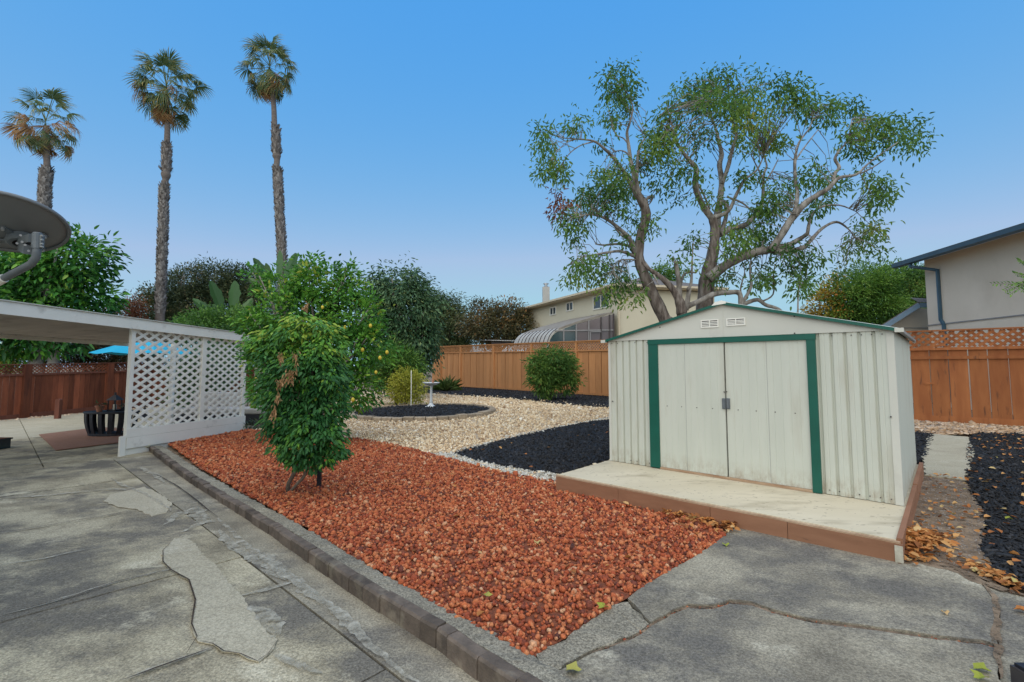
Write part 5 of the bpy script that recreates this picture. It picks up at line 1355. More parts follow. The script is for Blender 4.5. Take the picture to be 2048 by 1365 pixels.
for i in range(121):
    p = a_.lerp(b_, i / 120); w = 0.025 * math.sin(i * math.pi / 2 + 0.3)
    vs += [p + Vector((0, 0, w)), p + Vector((-1.0, 2.2, w + 0.10)), p + Vector((0, 0, w - 0.015))]
mb.add(vs, [(3 * i, 3 * i + 3, 3 * i + 4, 3 * i + 1) for i in range(120)] + [(3 * i, 3 * i + 2, 3 * i + 5, 3 * i + 3) for i in range(120)])
mb.build('corrugated_sheet', M['greymetal'], pcv)
MB().bar(a_ + Vector((0.1, .3, -.15)), b_ + Vector((0, .3, -.15)), 0.1, 0.16).build('beam', M['bronze'], pcv)
for f in (0.02, 0.33, 0.66, 0.98):
    p = a_.lerp(b_, f) + Vector((0, .3, 0)); MB().box(p.x - .05, p.x + .05, p.y - .05, p.y + .05, -.3, p.z - .1).build('post', M['bronze'], pcv)

# ------------------------------------------------------------------ beige house on the right
BK = Vector((14.98, 17.0)); bd = Vector((-0.117, -0.993)).normalized()
bh_ = empty('beige_house', (BK.x, BK.y, 0), 'beige stucco house with blue gutter and downspout behind the old fence', 'house')
bn = Vector((bd.y, -bd.x)); bn = -bn if bn.x > 0 else bn
def B(s, o, z): q = BK + bd * s + bn * o; return Vector((q.x, q.y, z))
GZ = 5.20
MB().prism([B(0, 0, -.3), B(11, 0, -.3), B(11, 0, GZ + .15), B(0, 0, GZ + .15)], Vector((-bn.x, -bn.y, 0)) * .3).build('wall', M['stucco_beige'], bh_)
MB().prism([B(0, -.301, -.3), B(0, -8, -.3), B(0, -8, GZ + .15), B(0, -.301, GZ + .15)], Vector((-bd.x, -bd.y, 0)) * -.3).build('wall', M['stucco_beige'], bh_)
MB().prism([B(-.6, .58, GZ + .0), B(11, .58, GZ + .0), B(11, 0.0, GZ + .16), B(-.6, 0.0, GZ + .16)], (0, 0, .02)).build('soffit', M['stucco_beige'], bh_)
MB().prism([B(-.62, .58, GZ - .02), B(-.62, .70, GZ + .02), B(-.62, .72, GZ + .15), B(-.62, .58, GZ + .15)], Vector((bd.x, bd.y, 0)) * 11.6).build('gutter', M['blue'], bh_)
MB().prism([B(-.60, .56, GZ + .15), B(-.60, .66, GZ + .17), B(-.60, -5, GZ + 1.75), B(-.60, -5, GZ + 1.65)], Vector((bd.x, bd.y, 0)) * 11.6).build('roof', M['shingle'], bh_)
# shingle courses along the low edge of that roof
for k in range(3):
    o0_, o1_ = .66 - k * .14, .66 - (k + 1) * .14 - .03
    rz_ = lambda o: GZ + .172 + (.66 - o) * 1.58 / 5.66
    MB().prism([B(-.61, o0_, rz_(o0_) + .012), B(-.61, o0_, rz_(o0_) + .0), B(-.61, o1_, rz_(o1_)), B(-.61, o1_, rz_(o1_) + .006)], Vector((bd.x, bd.y, 0)) * 11.6).build('shingle_course', M['shingle'], bh_)
MB().bar(B(0, .012, 2.98), B(11, .012, 2.98), 0.03, 0.035).build('belly_band', M['bronze_light'], bh_)
dsx = (Vector(onwall(1879, 600, BK + bn * 0.05, bd)[:2]) - BK).dot(bd)
zz0 = onwall(1885, 655, BK + bn * 0.05, bd).z
mb = MB()
for a, b in ((B(dsx - .45, .62, GZ - .02), B(dsx - .42, .60, GZ - .14)), (B(dsx - .43, .60, GZ - .11), B(dsx, .06, GZ - .34)), (B(dsx, .055, GZ - .31), B(dsx, .055, zz0 + .25)), (B(dsx, .055, zz0 + .27), B(dsx + .12, .055, zz0 + .10)), (B(dsx + .12, .055, zz0 + .12), B(dsx + .12, .055, 0.3))):
    mb.bar(a, b, 0.085, 0.075, (bd.x, bd.y, 0.01))
mb.build('downspout', M['blue'], bh_)
wing = empty('gabled_wing', at(1830, 700, 18.2), 'low gabled wing with blue trim left of the beige house', 'house wing')
wl0, wl1 = at(1772, 660, 18.2), at(1884, 660, 18.2)
MB().prism([(wl0.x, 18.2, -.3), (wl1.x - .5, 18.2, -.3), (wl1.x - .5, 18.2, at(1880, 618, 18.2).z), (at(1838, 616, 18.2).x, 18.2, at(1838, 616, 18.2).z), (wl0.x, 18.2, at(1772, 656, 18.2).z)], (0, .25, 0)).build('wall', M['stucco_beige'], wing)
MB().bar((wl0.x, 18.19, 2.98), (wl1.x - .5, 18.19, 2.98), 0.03, 0.035).build('belly_band', M['bronze_light'], wing)
g0, g1, g2_ = at(1755, 663, 17.5), at(1838, 610.5, 17.5), at(1884, 611, 17.1)
bk = Vector((0.9, 0.9, 0))
MB().bar(g0, g1, 0.05, 0.17).build('rake_board', M['paleblue'], wing)
MB().bar(g1 + Vector((.02, 0, -.01)), g2_, 0.06, 0.17).build('fascia', M['blue'], wing)
tk = Vector((0, 0, .1))
MB().add([g0 + tk, g1 + tk, g1 + tk + bk, g0 + tk + bk, g0 + tk * 1.4, g1 + tk * 1.4, g1 + tk * 1.4 + bk, g0 + tk * 1.4 + bk], [(0, 1, 2, 3), (4, 5, 6, 7), (0, 1, 5, 4), (1, 2, 6, 5), (2, 3, 7, 6), (3, 0, 4, 7)]).build('roof', M['shingle'], wing)
for k in range(3):
    f0, f1 = k / 3, (k + 1) / 3 + 0.05
    up1 = Vector((0.30, 0.7, .26)); a, b = g1 + tk + up1 * f0, g2_ + tk + up1 * f0 * 0.7; c, d = g2_ + tk + up1 * f1 * 0.7, g1 + tk + up1 * f1
    q = Vector((0, 0, .03 - .0 * k))
    MB().add([a, b, c, d, a + q, b + q, c + q * .3, d + q * .3], [(0, 1, 2, 3), (4, 5, 6, 7), (0, 1, 5, 4), (1, 2, 6, 5), (2, 3, 7, 6), (3, 0, 4, 7)]).build('shingle_course', M['shingle'], wing)

# ------------------------------------------------------------------ the big tree behind the shed
ZT = lambda x, y: (1040 + x / 2.381, 100 + y / 2.381)
TY = 10.6
def smooth(pts, rad, k=4):
    P, Rr = [], []
    n = len(pts)
    for i in range(n - 1):
        p0, p1, p2, p3 = pts[max(i - 1, 0)], pts[i], pts[i + 1], pts[min(i + 2, n - 1)]
        for j in range(k):
            t = j / k
            P.append(0.5 * ((2 * p1) + (p2 - p0) * t + (2 * p0 - 5 * p1 + 4 * p2 - p3) * t * t + (3 * p1 - p0 - 3 * p2 + p3) * t ** 3))
            Rr.append(rad[i] + (rad[i + 1] - rad[i]) * t)
    P.append(pts[-1]); Rr.append(rad[-1])
    return P, Rr
def branch(parent, L, dy0, dy1, ty=TY, mat='bark', name='branch', drop=None):
    n = len(L); pts, rad = [], []
    for i, (x, y, w) in enumerate(L):
        Yv = ty + dy0 + (dy1 - dy0) * i / max(1, n - 1)
        pts.append(at(*ZT(x, y), Yv)); rad.append(max(0.006, w / 2.381 / 2 / 948 * Yv))
    if drop is not None: pts.insert(0, Vector((pts[0].x + drop[0], pts[0].y + drop[1], 0.0))); rad.insert(0, rad[0] * 1.12)
    P, Rr = smooth(pts, rad)
    Rr = [r * (1 + 0.06 * math.sin(i * 1.7 + n)) for i, r in enumerate(Rr)]
    MB().tube(P, Rr, 9).build(name, M[mat], parent, smooth=True)
    return P
def leafy(parent, clusters, n_per, matname, ty, leaf=(0.110, 0.040), name='crown', dyamp=1.6, seed=0):
    """clusters in traced coordinates (x, y, rx, ry); returns twig spots"""
    P, D, Tt, tips = [], [], [], []
    for (x, y, rx, ry) in clusters:
        px, py = ZT(x, y); dy = rng.uniform(-dyamp, dyamp) * 0.7
        m = max(3, int(rx * ry / 260))
        sc = ty / 948 / 2.381
        base_t = np.clip(rng.normal(0.42, 0.2), 0.05, 0.85)
        for _ in range(m):
            a = rng.uniform(0, 2 * np.pi); r = math.sqrt(rng.uniform(0, 1))
            cx, cy = x + rx * r * math.cos(a), y + ry * r * math.sin(a)
            c = np.array(at(*ZT(cx, cy), ty + dy + np.clip(rng.normal(0, 1), -1.6, 1.6) * rx * sc * 0.55))
            tips.append(Vector(c))
            k = rng.poisson(n_per) + 3
            off = rng.normal(0, 0.115, (k, 3)) * np.array([1, 1, 0.9])
            P.append(c + off); D.append(unit(unit(off) * 0.55 + rng.normal(0, 0.45, (k, 3)) + np.array([0, 0, -0.55])))
            Tt.append(np.clip(base_t + rng.normal(0, 0.07) + rng.normal(0, 0.13, k), 0, 0.97))
    P, D, Tt = np.vstack(P), np.vstack(D), np.concatenate(Tt)
    leaf_mesh(name, P, D, leaf[0], leaf[1], M[matname], parent, Tt, kind=6, curl=0.22)
    return tips
def twigs(parent, branches, tips, maxd=1.3, r=0.009):
    """thin twigs from the nearest branch point to the leaf clumps"""
    pts = np.array([tuple(p) for b in branches for p in b]); mb = MB()
    for t in tips:
        d = np.linalg.norm(pts - np.array(t), axis=1); i = int(np.argmin(d + rng.uniform(0, 0.35, len(d))))
        a = Vector(pts[i]); L = (t - a).length
        if L < maxd:
            m = a.lerp(t, 0.5) + Vector(rng.normal(0, 0.09 * L, 3)) + Vector((0, 0, 0.10 * L))
            mb.tube([a, a.lerp(m, .6), m, m.lerp(t, .6), t], [r, r * .85, r * .7, r * .5, r * .3], 4, False)
    tag(mb.build('twigs', M['bark'], parent), kind='stuff')
ta_base = at(*ZT(720, 1350), TY); 
treeA = empty('leaning_tree', (ta_base.x + 0.3, TY, 0.1), 'leaning tree with grey trunk and thin foliage behind the shed roof at its lower slope', 'tree')
bA = []
bA.append(branch(treeA, [(720, 1350, 62), (690, 1285, 60), (640, 1180, 58), (590, 1070, 52), (565, 980, 48), (575, 890, 46), (600, 800, 46), (590, 740, 44), (560, 690, 38)], 0, 0, mat='bark_brown', name='trunk', drop=(0.35, 0)))
for L, d0, d1 in (
        ([(562, 695, 38), (545, 600, 26), (530, 540, 20), (515, 440, 16), (510, 390, 14), (525, 340, 10), (535, 260, 6), (480, 160, 4)], 0, -0.4),
        ([(562, 700, 32), (500, 590, 18), (450, 520, 16), (400, 470, 14), (350, 435, 10), (270, 425, 7), (200, 420, 4)], 0, -0.9),
        ([(350, 438, 7), (290, 455, 6), (240, 490, 5), (200, 540, 3)], -0.6, -0.8), ([(270, 425, 5), (210, 450, 4), (150, 520, 3)], -0.8, -0.9),
        ([(556, 640, 14), (560, 560, 14), (565, 480, 14), (600, 410, 5)], 0, 0.5), ([(530, 560, 10), (515, 500, 9), (480, 480, 6), (440, 490, 4)], 0, 0.5), ([(515, 450, 8), (490, 420, 6), (450, 410, 4)], -0.1, 0.2),
        ([(550, 970, 30), (520, 900, 24), (470, 850, 18), (400, 800, 14), (330, 785, 7), (260, 800, 4)], 0, -0.9),
        ([(545, 940, 16), (470, 925, 12), (400, 930, 9), (360, 925, 6)], 0, 0.7), ([(520, 905, 14), (480, 880, 12), (455, 850, 8)], 0, 0.2),
        ([(550, 985, 18), (480, 960, 14), (420, 965, 12), (360, 975, 9), (290, 990, 5), (230, 1030, 3)], 0, -0.6),
        ([(560, 1000, 8), (500, 1000, 7), (460, 1010, 5), (440, 1060, 3)], 0, -0.7), ([(598, 760, 16), (605, 710, 14), (632, 698, 12), (625, 720, 8), (612, 740, 3)], 0, 0.2),
        ([(585, 1000, 12), (630, 1060, 10), (660, 1120, 4)], 0, -.5)):
    bA.append(branch(treeA, L, d0, d1))
clA = [(480, 95, 50, 45), (470, 180, 90, 70), (505, 265, 45, 60), (430, 300, 45, 45), (450, 350, 25, 25), (265, 365, 50, 42), (130, 400, 45, 45), (115, 520, 55, 80), (180, 570, 50, 55), (150, 610, 60, 35), (215, 630, 20, 30), (440, 590, 90, 50), (390, 670, 110, 55), (320, 730, 75, 50), (500, 670, 80, 55), (600, 570, 60, 55), (640, 480, 55, 55), (430, 740, 80, 40), (380, 450, 35, 25), (250, 830, 65, 55), (245, 920, 35, 50), (350, 1020, 90, 40), (430, 1070, 80, 50), (500, 1120, 60, 50), (300, 1070, 55, 40), (220, 1090, 25, 35), (440, 1185, 22, 22), (530, 1175, 35, 30), (620, 830, 35, 45), (500, 900, 35, 40), (520, 800, 40, 30), (660, 650, 40, 25), (390, 1140, 40, 30)]
tipsA = leafy(treeA, clA, 16, 'leaf_tree', TY)
tr_ = leafy(treeA, [(175, 745, 40, 65), (200, 720, 30, 30)], 10, 'leaf_rust', TY - 0.5, name='dead_leaves', dyamp=0.3)
twigs(treeA, bA, tipsA + tr_)
tb_base = at(*ZT(880, 1330), TY + 0.2)
treeB = empty('spreading_tree', (tb_base.x, TY + 0.2, 0.1), 'big spreading tree with forked brown trunk behind the shed ridge', 'tree')
bB = [branch(treeB, [(872, 1330, 84), (880, 1225, 76), (890, 1100, 72), (905, 1030, 62), (925, 930, 48), (928, 850, 44), (915, 800, 36)], 0.2, 0.2, mat='bark_brown', name='trunk', drop=(0, 0.1))]
for L, d0, d1 in (
        ([(917, 805, 36), (870, 740, 28), (835, 650, 28), (840, 570, 26), (810, 530, 22), (770, 480, 14), (740, 420, 9), (720, 350, 6), (700, 270, 4)], 0.2, -0.6),
        ([(905, 1010, 36), (935, 880, 38), (940, 790, 36), (955, 700, 28), (960, 620, 26), (950, 550, 24), (960, 500, 22), (945, 430, 16), (930, 370, 12), (900, 280, 7), (890, 200, 4)], 0.3, 1.2),
        ([(962, 640, 20), (990, 560, 20), (1010, 480, 18), (1030, 400, 14), (1010, 340, 8), (990, 200, 5)], 0.6, 0.4),
        ([(915, 800, 26), (990, 770, 18), (1030, 690, 16), (1070, 620, 13), (1130, 570, 8), (1170, 480, 4)], 0.2, -0.4),
        ([(900, 1090, 60), (960, 1040, 46), (1040, 995, 42), (1120, 965, 42), (1200, 950, 36), (1280, 930, 26), (1350, 890, 20), (1368, 875, 18)], 0.1, -0.8),
        ([(1195, 955, 38), (1240, 890, 34), (1290, 810, 34), (1350, 740, 32), (1420, 690, 26), (1470, 660, 22), (1520, 610, 16), (1600, 595, 12), (1650, 550, 9), (1700, 510, 6), (1800, 440, 4)], -0.5, -1.6),
        ([(1490, 640, 18), (1500, 590, 16), (1520, 560, 16), (1500, 520, 14), (1520, 480, 10), (1560, 430, 6), (1580, 330, 4)], -0.9, -0.6), ([(1620, 590, 8), (1680, 560, 7), (1740, 520, 4)], -1.2, -1.5),
        ([(1210, 965, 26), (1340, 945, 20), (1390, 900, 18), (1440, 850, 14), (1505, 820, 12), (1560, 850, 7), (1600, 900, 4)], -0.5, -0.2),
        ([(1368, 880, 16), (1385, 800, 14), (1430, 750, 12), (1520, 740, 7), (1600, 770, 4)], -0.8, -0.3),
        ([(1305, 790, 24), (1320, 700, 18), (1310, 600, 16), (1310, 520, 14), (1330, 440, 10), (1380, 370, 6), (1400, 300, 4)], -0.8, 0.4), ([(1310, 530, 9), (1350, 470, 7), (1420, 380, 4)], -0.2, 0.2),
        ([(950, 880, 30), (1010, 850, 30), (1080, 830, 24), (1150, 740, 18), (1160, 600, 12), (1175, 550, 9), (1150, 480, 5)], 0.3, 1.0), ([(1160, 620, 9), (1130, 560, 7), (1100, 500, 4)], 0.7, 0.6), ([(1160, 640, 8), (1200, 580, 7), (1230, 520, 4)], 0.7, 1.0),
        ([(960, 870, 22), (980, 800, 20), (985, 740, 22), (970, 720, 14)], 0.4, 0.9), ([(985, 700, 9), (1060, 730, 9), (1110, 775, 7)], 0.6, 0.2), ([(835, 620, 9), (870, 680, 9), (905, 760, 9)], 0, 0.1)):
    bB.append(branch(treeB, L, d0, d1))
clB = [(770, 165, 32, 32), (950, 150, 80, 50), (870, 200, 70, 70), (830, 280, 70, 80), (720, 260, 42, 45), (690, 370, 80, 70), (680, 460, 80, 60), (850, 420, 70, 60), (950, 270, 100, 70), (1060, 240, 80, 70), (1150, 155, 45, 38), (1100, 330, 100, 70), (1000, 120, 40, 30), (1200, 420, 75, 55), (1060, 450, 75, 50), (1310, 230, 80, 65), (1400, 290, 95, 55), (1490, 310, 65, 55), (1580, 300, 55, 50), (1240, 150, 25, 18), (1280, 180, 50, 30), (1640, 390, 65, 55), (1750, 400, 90, 65), (1850, 400, 75, 75), (1895, 470, 32, 35), (1550, 410, 35, 40), (1620, 480, 60, 40), (780, 590, 85, 35), (740, 700, 35, 32), (870, 600, 35, 28), (1400, 600, 65, 38), (1500, 630, 65, 45), (1310, 640, 45, 45), (1200, 720, 70, 70), (1160, 790, 60, 50), (1080, 870, 100, 55), (1020, 920, 65, 65), (1160, 910, 55, 38), (1190, 840, 38, 38), (1300, 975, 110, 36), (1340, 1060, 75, 50), (1335, 1125, 30, 40), (1420, 980, 28, 28), (1600, 930, 65, 55), (1640, 850, 48, 55), (1710, 840, 40, 35), (1680, 960, 40, 28), (1690, 640, 55, 50), (1690, 710, 60, 40), (1760, 680, 35, 20), (1530, 1050, 50, 45), (1140, 1090, 45, 48), (990, 1090, 35, 38), (930, 720, 35, 40), (1050, 610, 45, 38), (1450, 700, 60, 30), (820, 930, 25, 16), (825, 895, 12, 12), (1280, 740, 40, 40), (1400, 760, 35, 40), (1130, 620, 25, 20), (640, 420, 35, 35), (860, 700, 18, 22), (1100, 1000, 60, 20)]
tipsB = leafy(treeB, clB, 16, 'leaf_tree', TY)
twigs(treeB, bB, tipsB)
tc_base = at(*ZT(775, 1320), TY - 0.3)
treeC = empty('cut_back_tree', (tc_base.x, TY - 0.3, 0.1), 'short cut back trunk with crooked low limbs between the leaning and spreading trees', 'tree')
bC = [branch(treeC, [(775, 1320, 52), (770, 1250, 50), (760, 1200, 44), (735, 1150, 34), (680, 1090, 26), (610, 1040, 16), (580, 1010, 8)], -.3, -.3, mat='bark_brown', name='trunk', drop=(0, 0))]
for L in ([(762, 1190, 26), (755, 1100, 22), (745, 1030, 20), (740, 1010, 14)], [(790, 1240, 26), (805, 1150, 20), (800, 1140, 16), (815, 1110, 14), (820, 1000, 7), (825, 920, 4)], [(765, 1130, 10), (775, 1080, 12), (800, 1060, 9), (840, 1062, 8)], [(790, 1225, 28), (860, 1195, 24), (920, 1165, 26), (1000, 1155, 24), (1045, 1160, 24), (1052, 1215, 22), (1056, 1260, 22)],
          [(1052, 1215, 18), (1100, 1130, 14), (1095, 1060, 8), (1100, 1000, 6), (1098, 960, 4)], [(1056, 1215, 20), (1130, 1190, 20), (1170, 1215, 18), (1230, 1235, 16), (1270, 1280, 14)], [(1150, 1200, 9), (1205, 1165, 7), (1207, 1080, 6), (1215, 1020, 4)], [(1060, 1190, 9), (1050, 1140, 8), (1070, 1060, 5), (1065, 1020, 3)]):
    bC.append(branch(treeC, L, -.3, -.5))
tipsC = leafy(treeC, [(770, 1010, 36, 26), (850, 1040, 28, 36), (730, 1000, 20, 20), (960, 1100, 40, 30), (1130, 1110, 40, 35), (1180, 1080, 25, 20)], 11, 'leaf_tree', TY - .4, dyamp=0.3)
twigs(treeC, bC, tipsC)
sap = branch_base = at(1596, 628, 9.4)
sapl = empty('thin_sapling', (sap.x, 9.4, 0.1), 'thin bare stemmed sapling with one leafy tuft rising behind the shed roof', 'tree')
b1 = branch(sapl, [(1323, 1300, 9), (1323, 1255, 8), (1325, 1170, 6), (1335, 1110, 3)], 0, 0, 9.4, name='trunk', drop=(0, 0))
twigs(sapl, [b1], leafy(sapl, [(1320, 1140, 22, 30), (1345, 1100, 30, 22)], 9, 'leaf_tree', 9.4, dyamp=0.1))

# ------------------------------------------------------------------ palms
def frond_mesh(name, mat, dead, seed):
    """fan leaf: stalk along +X, a fan of pointed segments at its end, tips hanging"""
    r = np.random.default_rng(seed); V, Fc, Ti = [], [], []
    st = 1.12
    w = 0.018
    for x in (0, 0.5 * st, st): V += [(x, -w, 0), (x, w, 0.006)]; Ti += [0.75 if not dead else 0.5] * 2
    Fc += [(0, 2, 3, 1), (2, 4, 5, 3)]
    n = 30 if not dead else 17; span = math.radians(115 if not dead else 38)
    for i in range(n):
        a = -span + 2 * span * i / (n - 1) + r.normal(0, 0.03)
        L = 0.66 * (0.72 + 0.28 * math.cos(a * 0.8)) * r.uniform(0.85, 1.12)
        d = np.array([math.cos(a), math.sin(a), 0.0]); s = np.array([-d[1], d[0], 0])
        base = np.array([st, 0, 0]); cup = 0.16 * abs(math.sin(a))
        droop = r.uniform(0.2, 0.6) * (1.6 if dead else 1)
        p = [base, base + d * L * 0.5 + s * 0.021 + [0, 0, cup * L - 0.012], base + d * L * 0.5 - s * 0.021 + [0, 0, cup * L + 0.008],
             base + d * L * 0.82 + s * 0.016 + [0, 0, cup * L - droop * 0.42], base + d * L * 0.82 - s * 0.016 + [0, 0, cup * L - droop * 0.42], base + d * L + [0, 0, cup * L - droop]]
        k = len(V); V += [tuple(q) for q in p]
        t = float(np.clip(r.normal(0.46, 0.18), 0, 0.88))
        Ti += [t, t, t, min(1, t + .30), min(1, t + .30), 0.98]
        Fc += [(k, k + 1, k + 2), (k + 1, k + 3, k + 4, k + 2), (k + 3, k + 5, k + 4)]
    me = bpy.data.meshes.new(name); me.from_pydata(V, [], Fc); me.update()
    a_ = me.attributes.new('tint', 'FLOAT', 'POINT'); a_.data.foreach_set('value', np.array(Ti, dtype=np.float32))
    me.materials.append(M[mat]); return me
fr_green = [frond_mesh('frond', 'frond', False, k) for k in range(4)]
fr_dead = [frond_mesh('dead_frond', 'frond_dead', True, 20 + k) for k in range(3)]
def palm(label, Y, crown, trunk, bare, n_green, n_dead, size, seed, spread=0.15):
    """crown: (px,py) of the growing tip; trunk: list of (px,py,half width px); bare: list of (py0, py1) smooth stretches"""
    r = random.Random(seed); rg_ = np.random.default_rng(seed)
    pts = [at(x, y, Y) for x, y, w in trunk]; rad = [w * 0.8 / 948 * Y for x, y, w in trunk]
    last = pts[-1]; g0 = Vector((last.x, Y, -0.36))
    pts.append(g0); rad.append(rad[-1] * 1.1)
    e = empty('fan_palm', g0, label, 'palm tree', 'tall fan palms')
    P, Rr = smooth(pts, rad, 6)
    inner = [q * (1.0 if any(z1 <= p.z <= z0 for z0, z1 in [(at(0, a, Y).z, at(0, b, Y).z) for a, b in bare]) else 0.8) for p, q in zip(P, Rr)]
    MB().tube(P, inner, 12).build('trunk', M['palmtrunk'], e, smooth=True)
    # cut leaf bases
    zb_ = [(at(0, b, Y).z, at(0, a, Y).z) for a, b in bare]
    V, T_ = [], []; zs = np.array([p.z for p in P]); order = np.argsort(zs)
    xs = np.array([p.x for p in P])[order]; rs = np.array(Rr)[order]; zs = zs[order]
    m = 2600
    for _ in range(m):
        z = rg_.uniform(zs[0] + 4.5, zs[-1] - 0.1)
        if any(a <= z <= b for a, b in zb_): continue
        a = rg_.uniform(0, 2 * math.pi); rr_ = np.interp(z, zs, rs) * 0.82; x0 = np.interp(z, zs, xs)
        edge = min([abs(z - b) for a_, b in zb_] + [abs(z - a_) for a_, b in zb_] + [9])
        out = rg_.uniform(0.03, 0.085) * (1.7 if edge < 0.25 else 1); hgt = rg_.uniform(0.10, 0.22); w = rg_.uniform(0.04, 0.075)
        d = np.array([math.cos(a), math.sin(a), 0]); s_ = np.array([-d[1], d[0], 0]); b_ = np.array([x0, Y, z]) + d * rr_
        sl = rg_.normal(0, 0.05)
        V.append([b_ - s_ * w, b_ + s_ * w, b_ + d * out + np.array([0, 0, hgt]) + s_ * (w * 0.5 + sl), b_ + d * out + np.array([0, 0, hgt]) - s_ * (w * 0.5 - sl)]); T_.append(rg_.beta(2, 2))
    V = np.array(V); n = len(V)
    np_mesh('leaf_bases', V.reshape(-1, 3), np.arange(n * 4), np.full(n, 4), M['palmboots'], e, None, False, np.repeat(T_, 4))
    c = at(crown[0], crown[1], Y)
    def put(me, nm, az, el, roll, sc, off=0.0):
        o = bpy.data.objects.new(nm, me); col.objects.link(o); o.parent = e; ORIG[o] = ORIG[e]
        o.rotation_euler = (Matrix.Rotation(az, 3, 'Z') @ Matrix.Rotation(-el, 3, 'Y') @ Matrix.Rotation(roll, 3, 'X')).to_euler()
        o.location = Vector(c) - Vector(g0) + Vector((0, 0, off)); o.scale = (sc, sc, sc)
    for k in range(n_green):
        f = (k + 0.5) / n_green
        el = math.radians(84 - 152 * f ** 0.8 + r.uniform(-14, 14))
        put(r.choice(fr_green), 'frond', k * 2.39996 + r.uniform(-.3, .3), el, r.uniform(-.5, .5), size * r.uniform(.68, 1.1), -0.25 * f)
    for k in range(n_dead):
        el = math.radians(r.uniform(-89, -70) if k > n_dead * spread else r.uniform(-60, 5))
        put(r.choice(fr_dead), 'dead_frond', r.uniform(0, 6.28), el, r.uniform(-1, 1), size * r.uniform(.5, 0.95), -0.3)
    return e
palm('shortest fan palm with ragged brown fronds above the satellite dish', 22, (92, 240), [(92, 255, 6), (93, 300, 6.5), (94, 335, 7), (92, 350, 14), (89, 400, 14), (84, 560, 14), (80, 700, 14)], [(240, 338)], 24, 34, 1.02, 3, 0.6)
palm('middle fan palm with patchy shaggy trunk left of the tallest palm', 24, (333, 172), [(333, 190, 6), (335, 240, 6), (334, 288, 7), (333, 300, 12), (332, 345, 12), (331, 360, 7), (329, 372, 8), (328, 385, 11.5), (325, 480, 12), (322, 570, 12), (318, 700, 13)], [(180, 289), (347, 371)], 40, 20, 1.12, 4, 0.25)
palm('tallest fan palm with dense round crown rising behind the lemon tree', 24, (540, 130), [(540, 150, 6), (547, 205, 6), (549, 252, 7), (551, 262, 11), (553, 308, 11), (554, 320, 7), (553, 338, 7), (555, 350, 12), (559, 430, 12), (564, 520, 12.5), (570, 700, 13)], [(140, 255), (311, 339)], 42, 18, 1.06, 5, 0.25)

# ------------------------------------------------------------------ bird of paradise plants
def blade(parent, a, tip, width, sag, matn='banana'):
    """a broad paddle leaf on a stalk from a to tip"""
    a, tip = Vector(a), Vector(tip); d = tip - a; L = d.length
    side = d.cross(Vector((0, 1, 0.2))).normalized(); V, Fc = [], []
    up_ = side.cross(d).normalized()
    n = 12
    for i in range(n + 1):
        t = i / n; p = a + d * t + Vector((0, 0, -sag * L * max(0, t - .4) ** 2)) 
        w = 0.012 if t < 0.42 else width * math.sin(math.pi * min(1, (t - 0.40) / 0.62)) ** 0.7 * (1 + (0.12 if i % 2 else -0.1))
        V += [p - side * w + up_ * w * 0.35, p, p + side * w + up_ * w * 0.35]
    for i in range(n):
        k = 3 * i; Fc += [(k, k + 3, k + 4, k + 1), (k + 1, k + 4, k + 5, k + 2)]
    o = MB().add(V, Fc).build('leaf', M[matn], parent)
    at_ = o.data.attributes.new('tint', 'FLOAT', 'POINT'); at_.data.foreach_set('value', np.full(len(o.data.vertices), random.uniform(.15, .95), dtype=np.float32))
b1 = at(452, 668, 19); bop = empty('paradise_plant', (b1.x, b1.y, -0.1), 'bird of paradise plant with broad leaves above the lattice screen', 'plant', 'bird of paradise plants')
MB().tube([(b1.x, b1.y, -.3), b1], [.14, .08], 8).build('stem', M['leaf_agave'], bop)
for tx, ty, w in ((420, 556, .28), (437, 575, .2), (470, 556, .30), (385, 592, .22), (400, 600, .2), (505, 592, .20), (480, 604, .25), (360, 645, .22), (425, 605, .25), (375, 622, .2)):
    blade(bop, b1 + Vector((random.uniform(-.15, .15), 0, 0)), at(tx, ty, 19 + random.uniform(-.6, .6)), w * .8, .15)
b2 = at(556, 615, 21.5); bop2 = empty('paradise_plant', (b2.x, b2.y, -0.1), 'taller bird of paradise plant at the foot of the tallest palm', 'plant', 'bird of paradise plants')
MB().tube([(b2.x, b2.y, -.3), b2], [.16, .09], 8).build('stem', M['leaf_agave'], bop2)
for tx, ty, w in ((507, 506, .24), (497, 520, .2), (521, 530, .22), (560, 490, .2), (592, 495, .28), (605, 512, .24), (612, 530, .22), (532, 518, .2), (600, 545, .2), (497, 548, .2)):
    blade(bop2, b2 + Vector((random.uniform(-.15, .15), 0, 0)), at(tx, ty, 21.5 + random.uniform(-.7, .7)), w * .85, .25)

# ------------------------------------------------------------------ shrubs and trees
def blobs(Y, L, yr=0.9):
    return [(at(x, y, Y + dy), (rx / 948 * Y, (rx + ry) / 2 / 948 * Y * yr, ry / 948 * Y)) for x, y, rx, ry, dy in L]
def foot(px, Y, z=None):
    p = at(px, 731, Y); return (p.x, Y, zb(p.x, Y) if z is None else z)
bush('glossy_tree', 'bright glossy leaved tree with pale trunks behind the satellite dish', 'tree', foot(80, 18, -.3), blobs(18, [(150, 520, 62, 58, 0), (85, 545, 80, 75, -.3), (15, 560, 85, 75, 0), (180, 600, 38, 55, .3), (60, 625, 120, 55, -.2), (40, 675, 105, 38, -.5), (-60, 590, 60, 90, 0)]), 'leaf_magnolia', (0.27, 0.115), 0.36, 13, 1.5, 0.22, 'bark_pale', 0.35, 6, .45, tipbias=-.02, split=.62)
e2 = bpy.data.objects['glossy_tree']
MB().tube([Vector(foot(112, 18.2, -.3)), at(108, 700, 18.2), at(130, 640, 18.2)], [.20, .17, .1], 10).build('trunk', M['bark_pale'], e2, smooth=True)
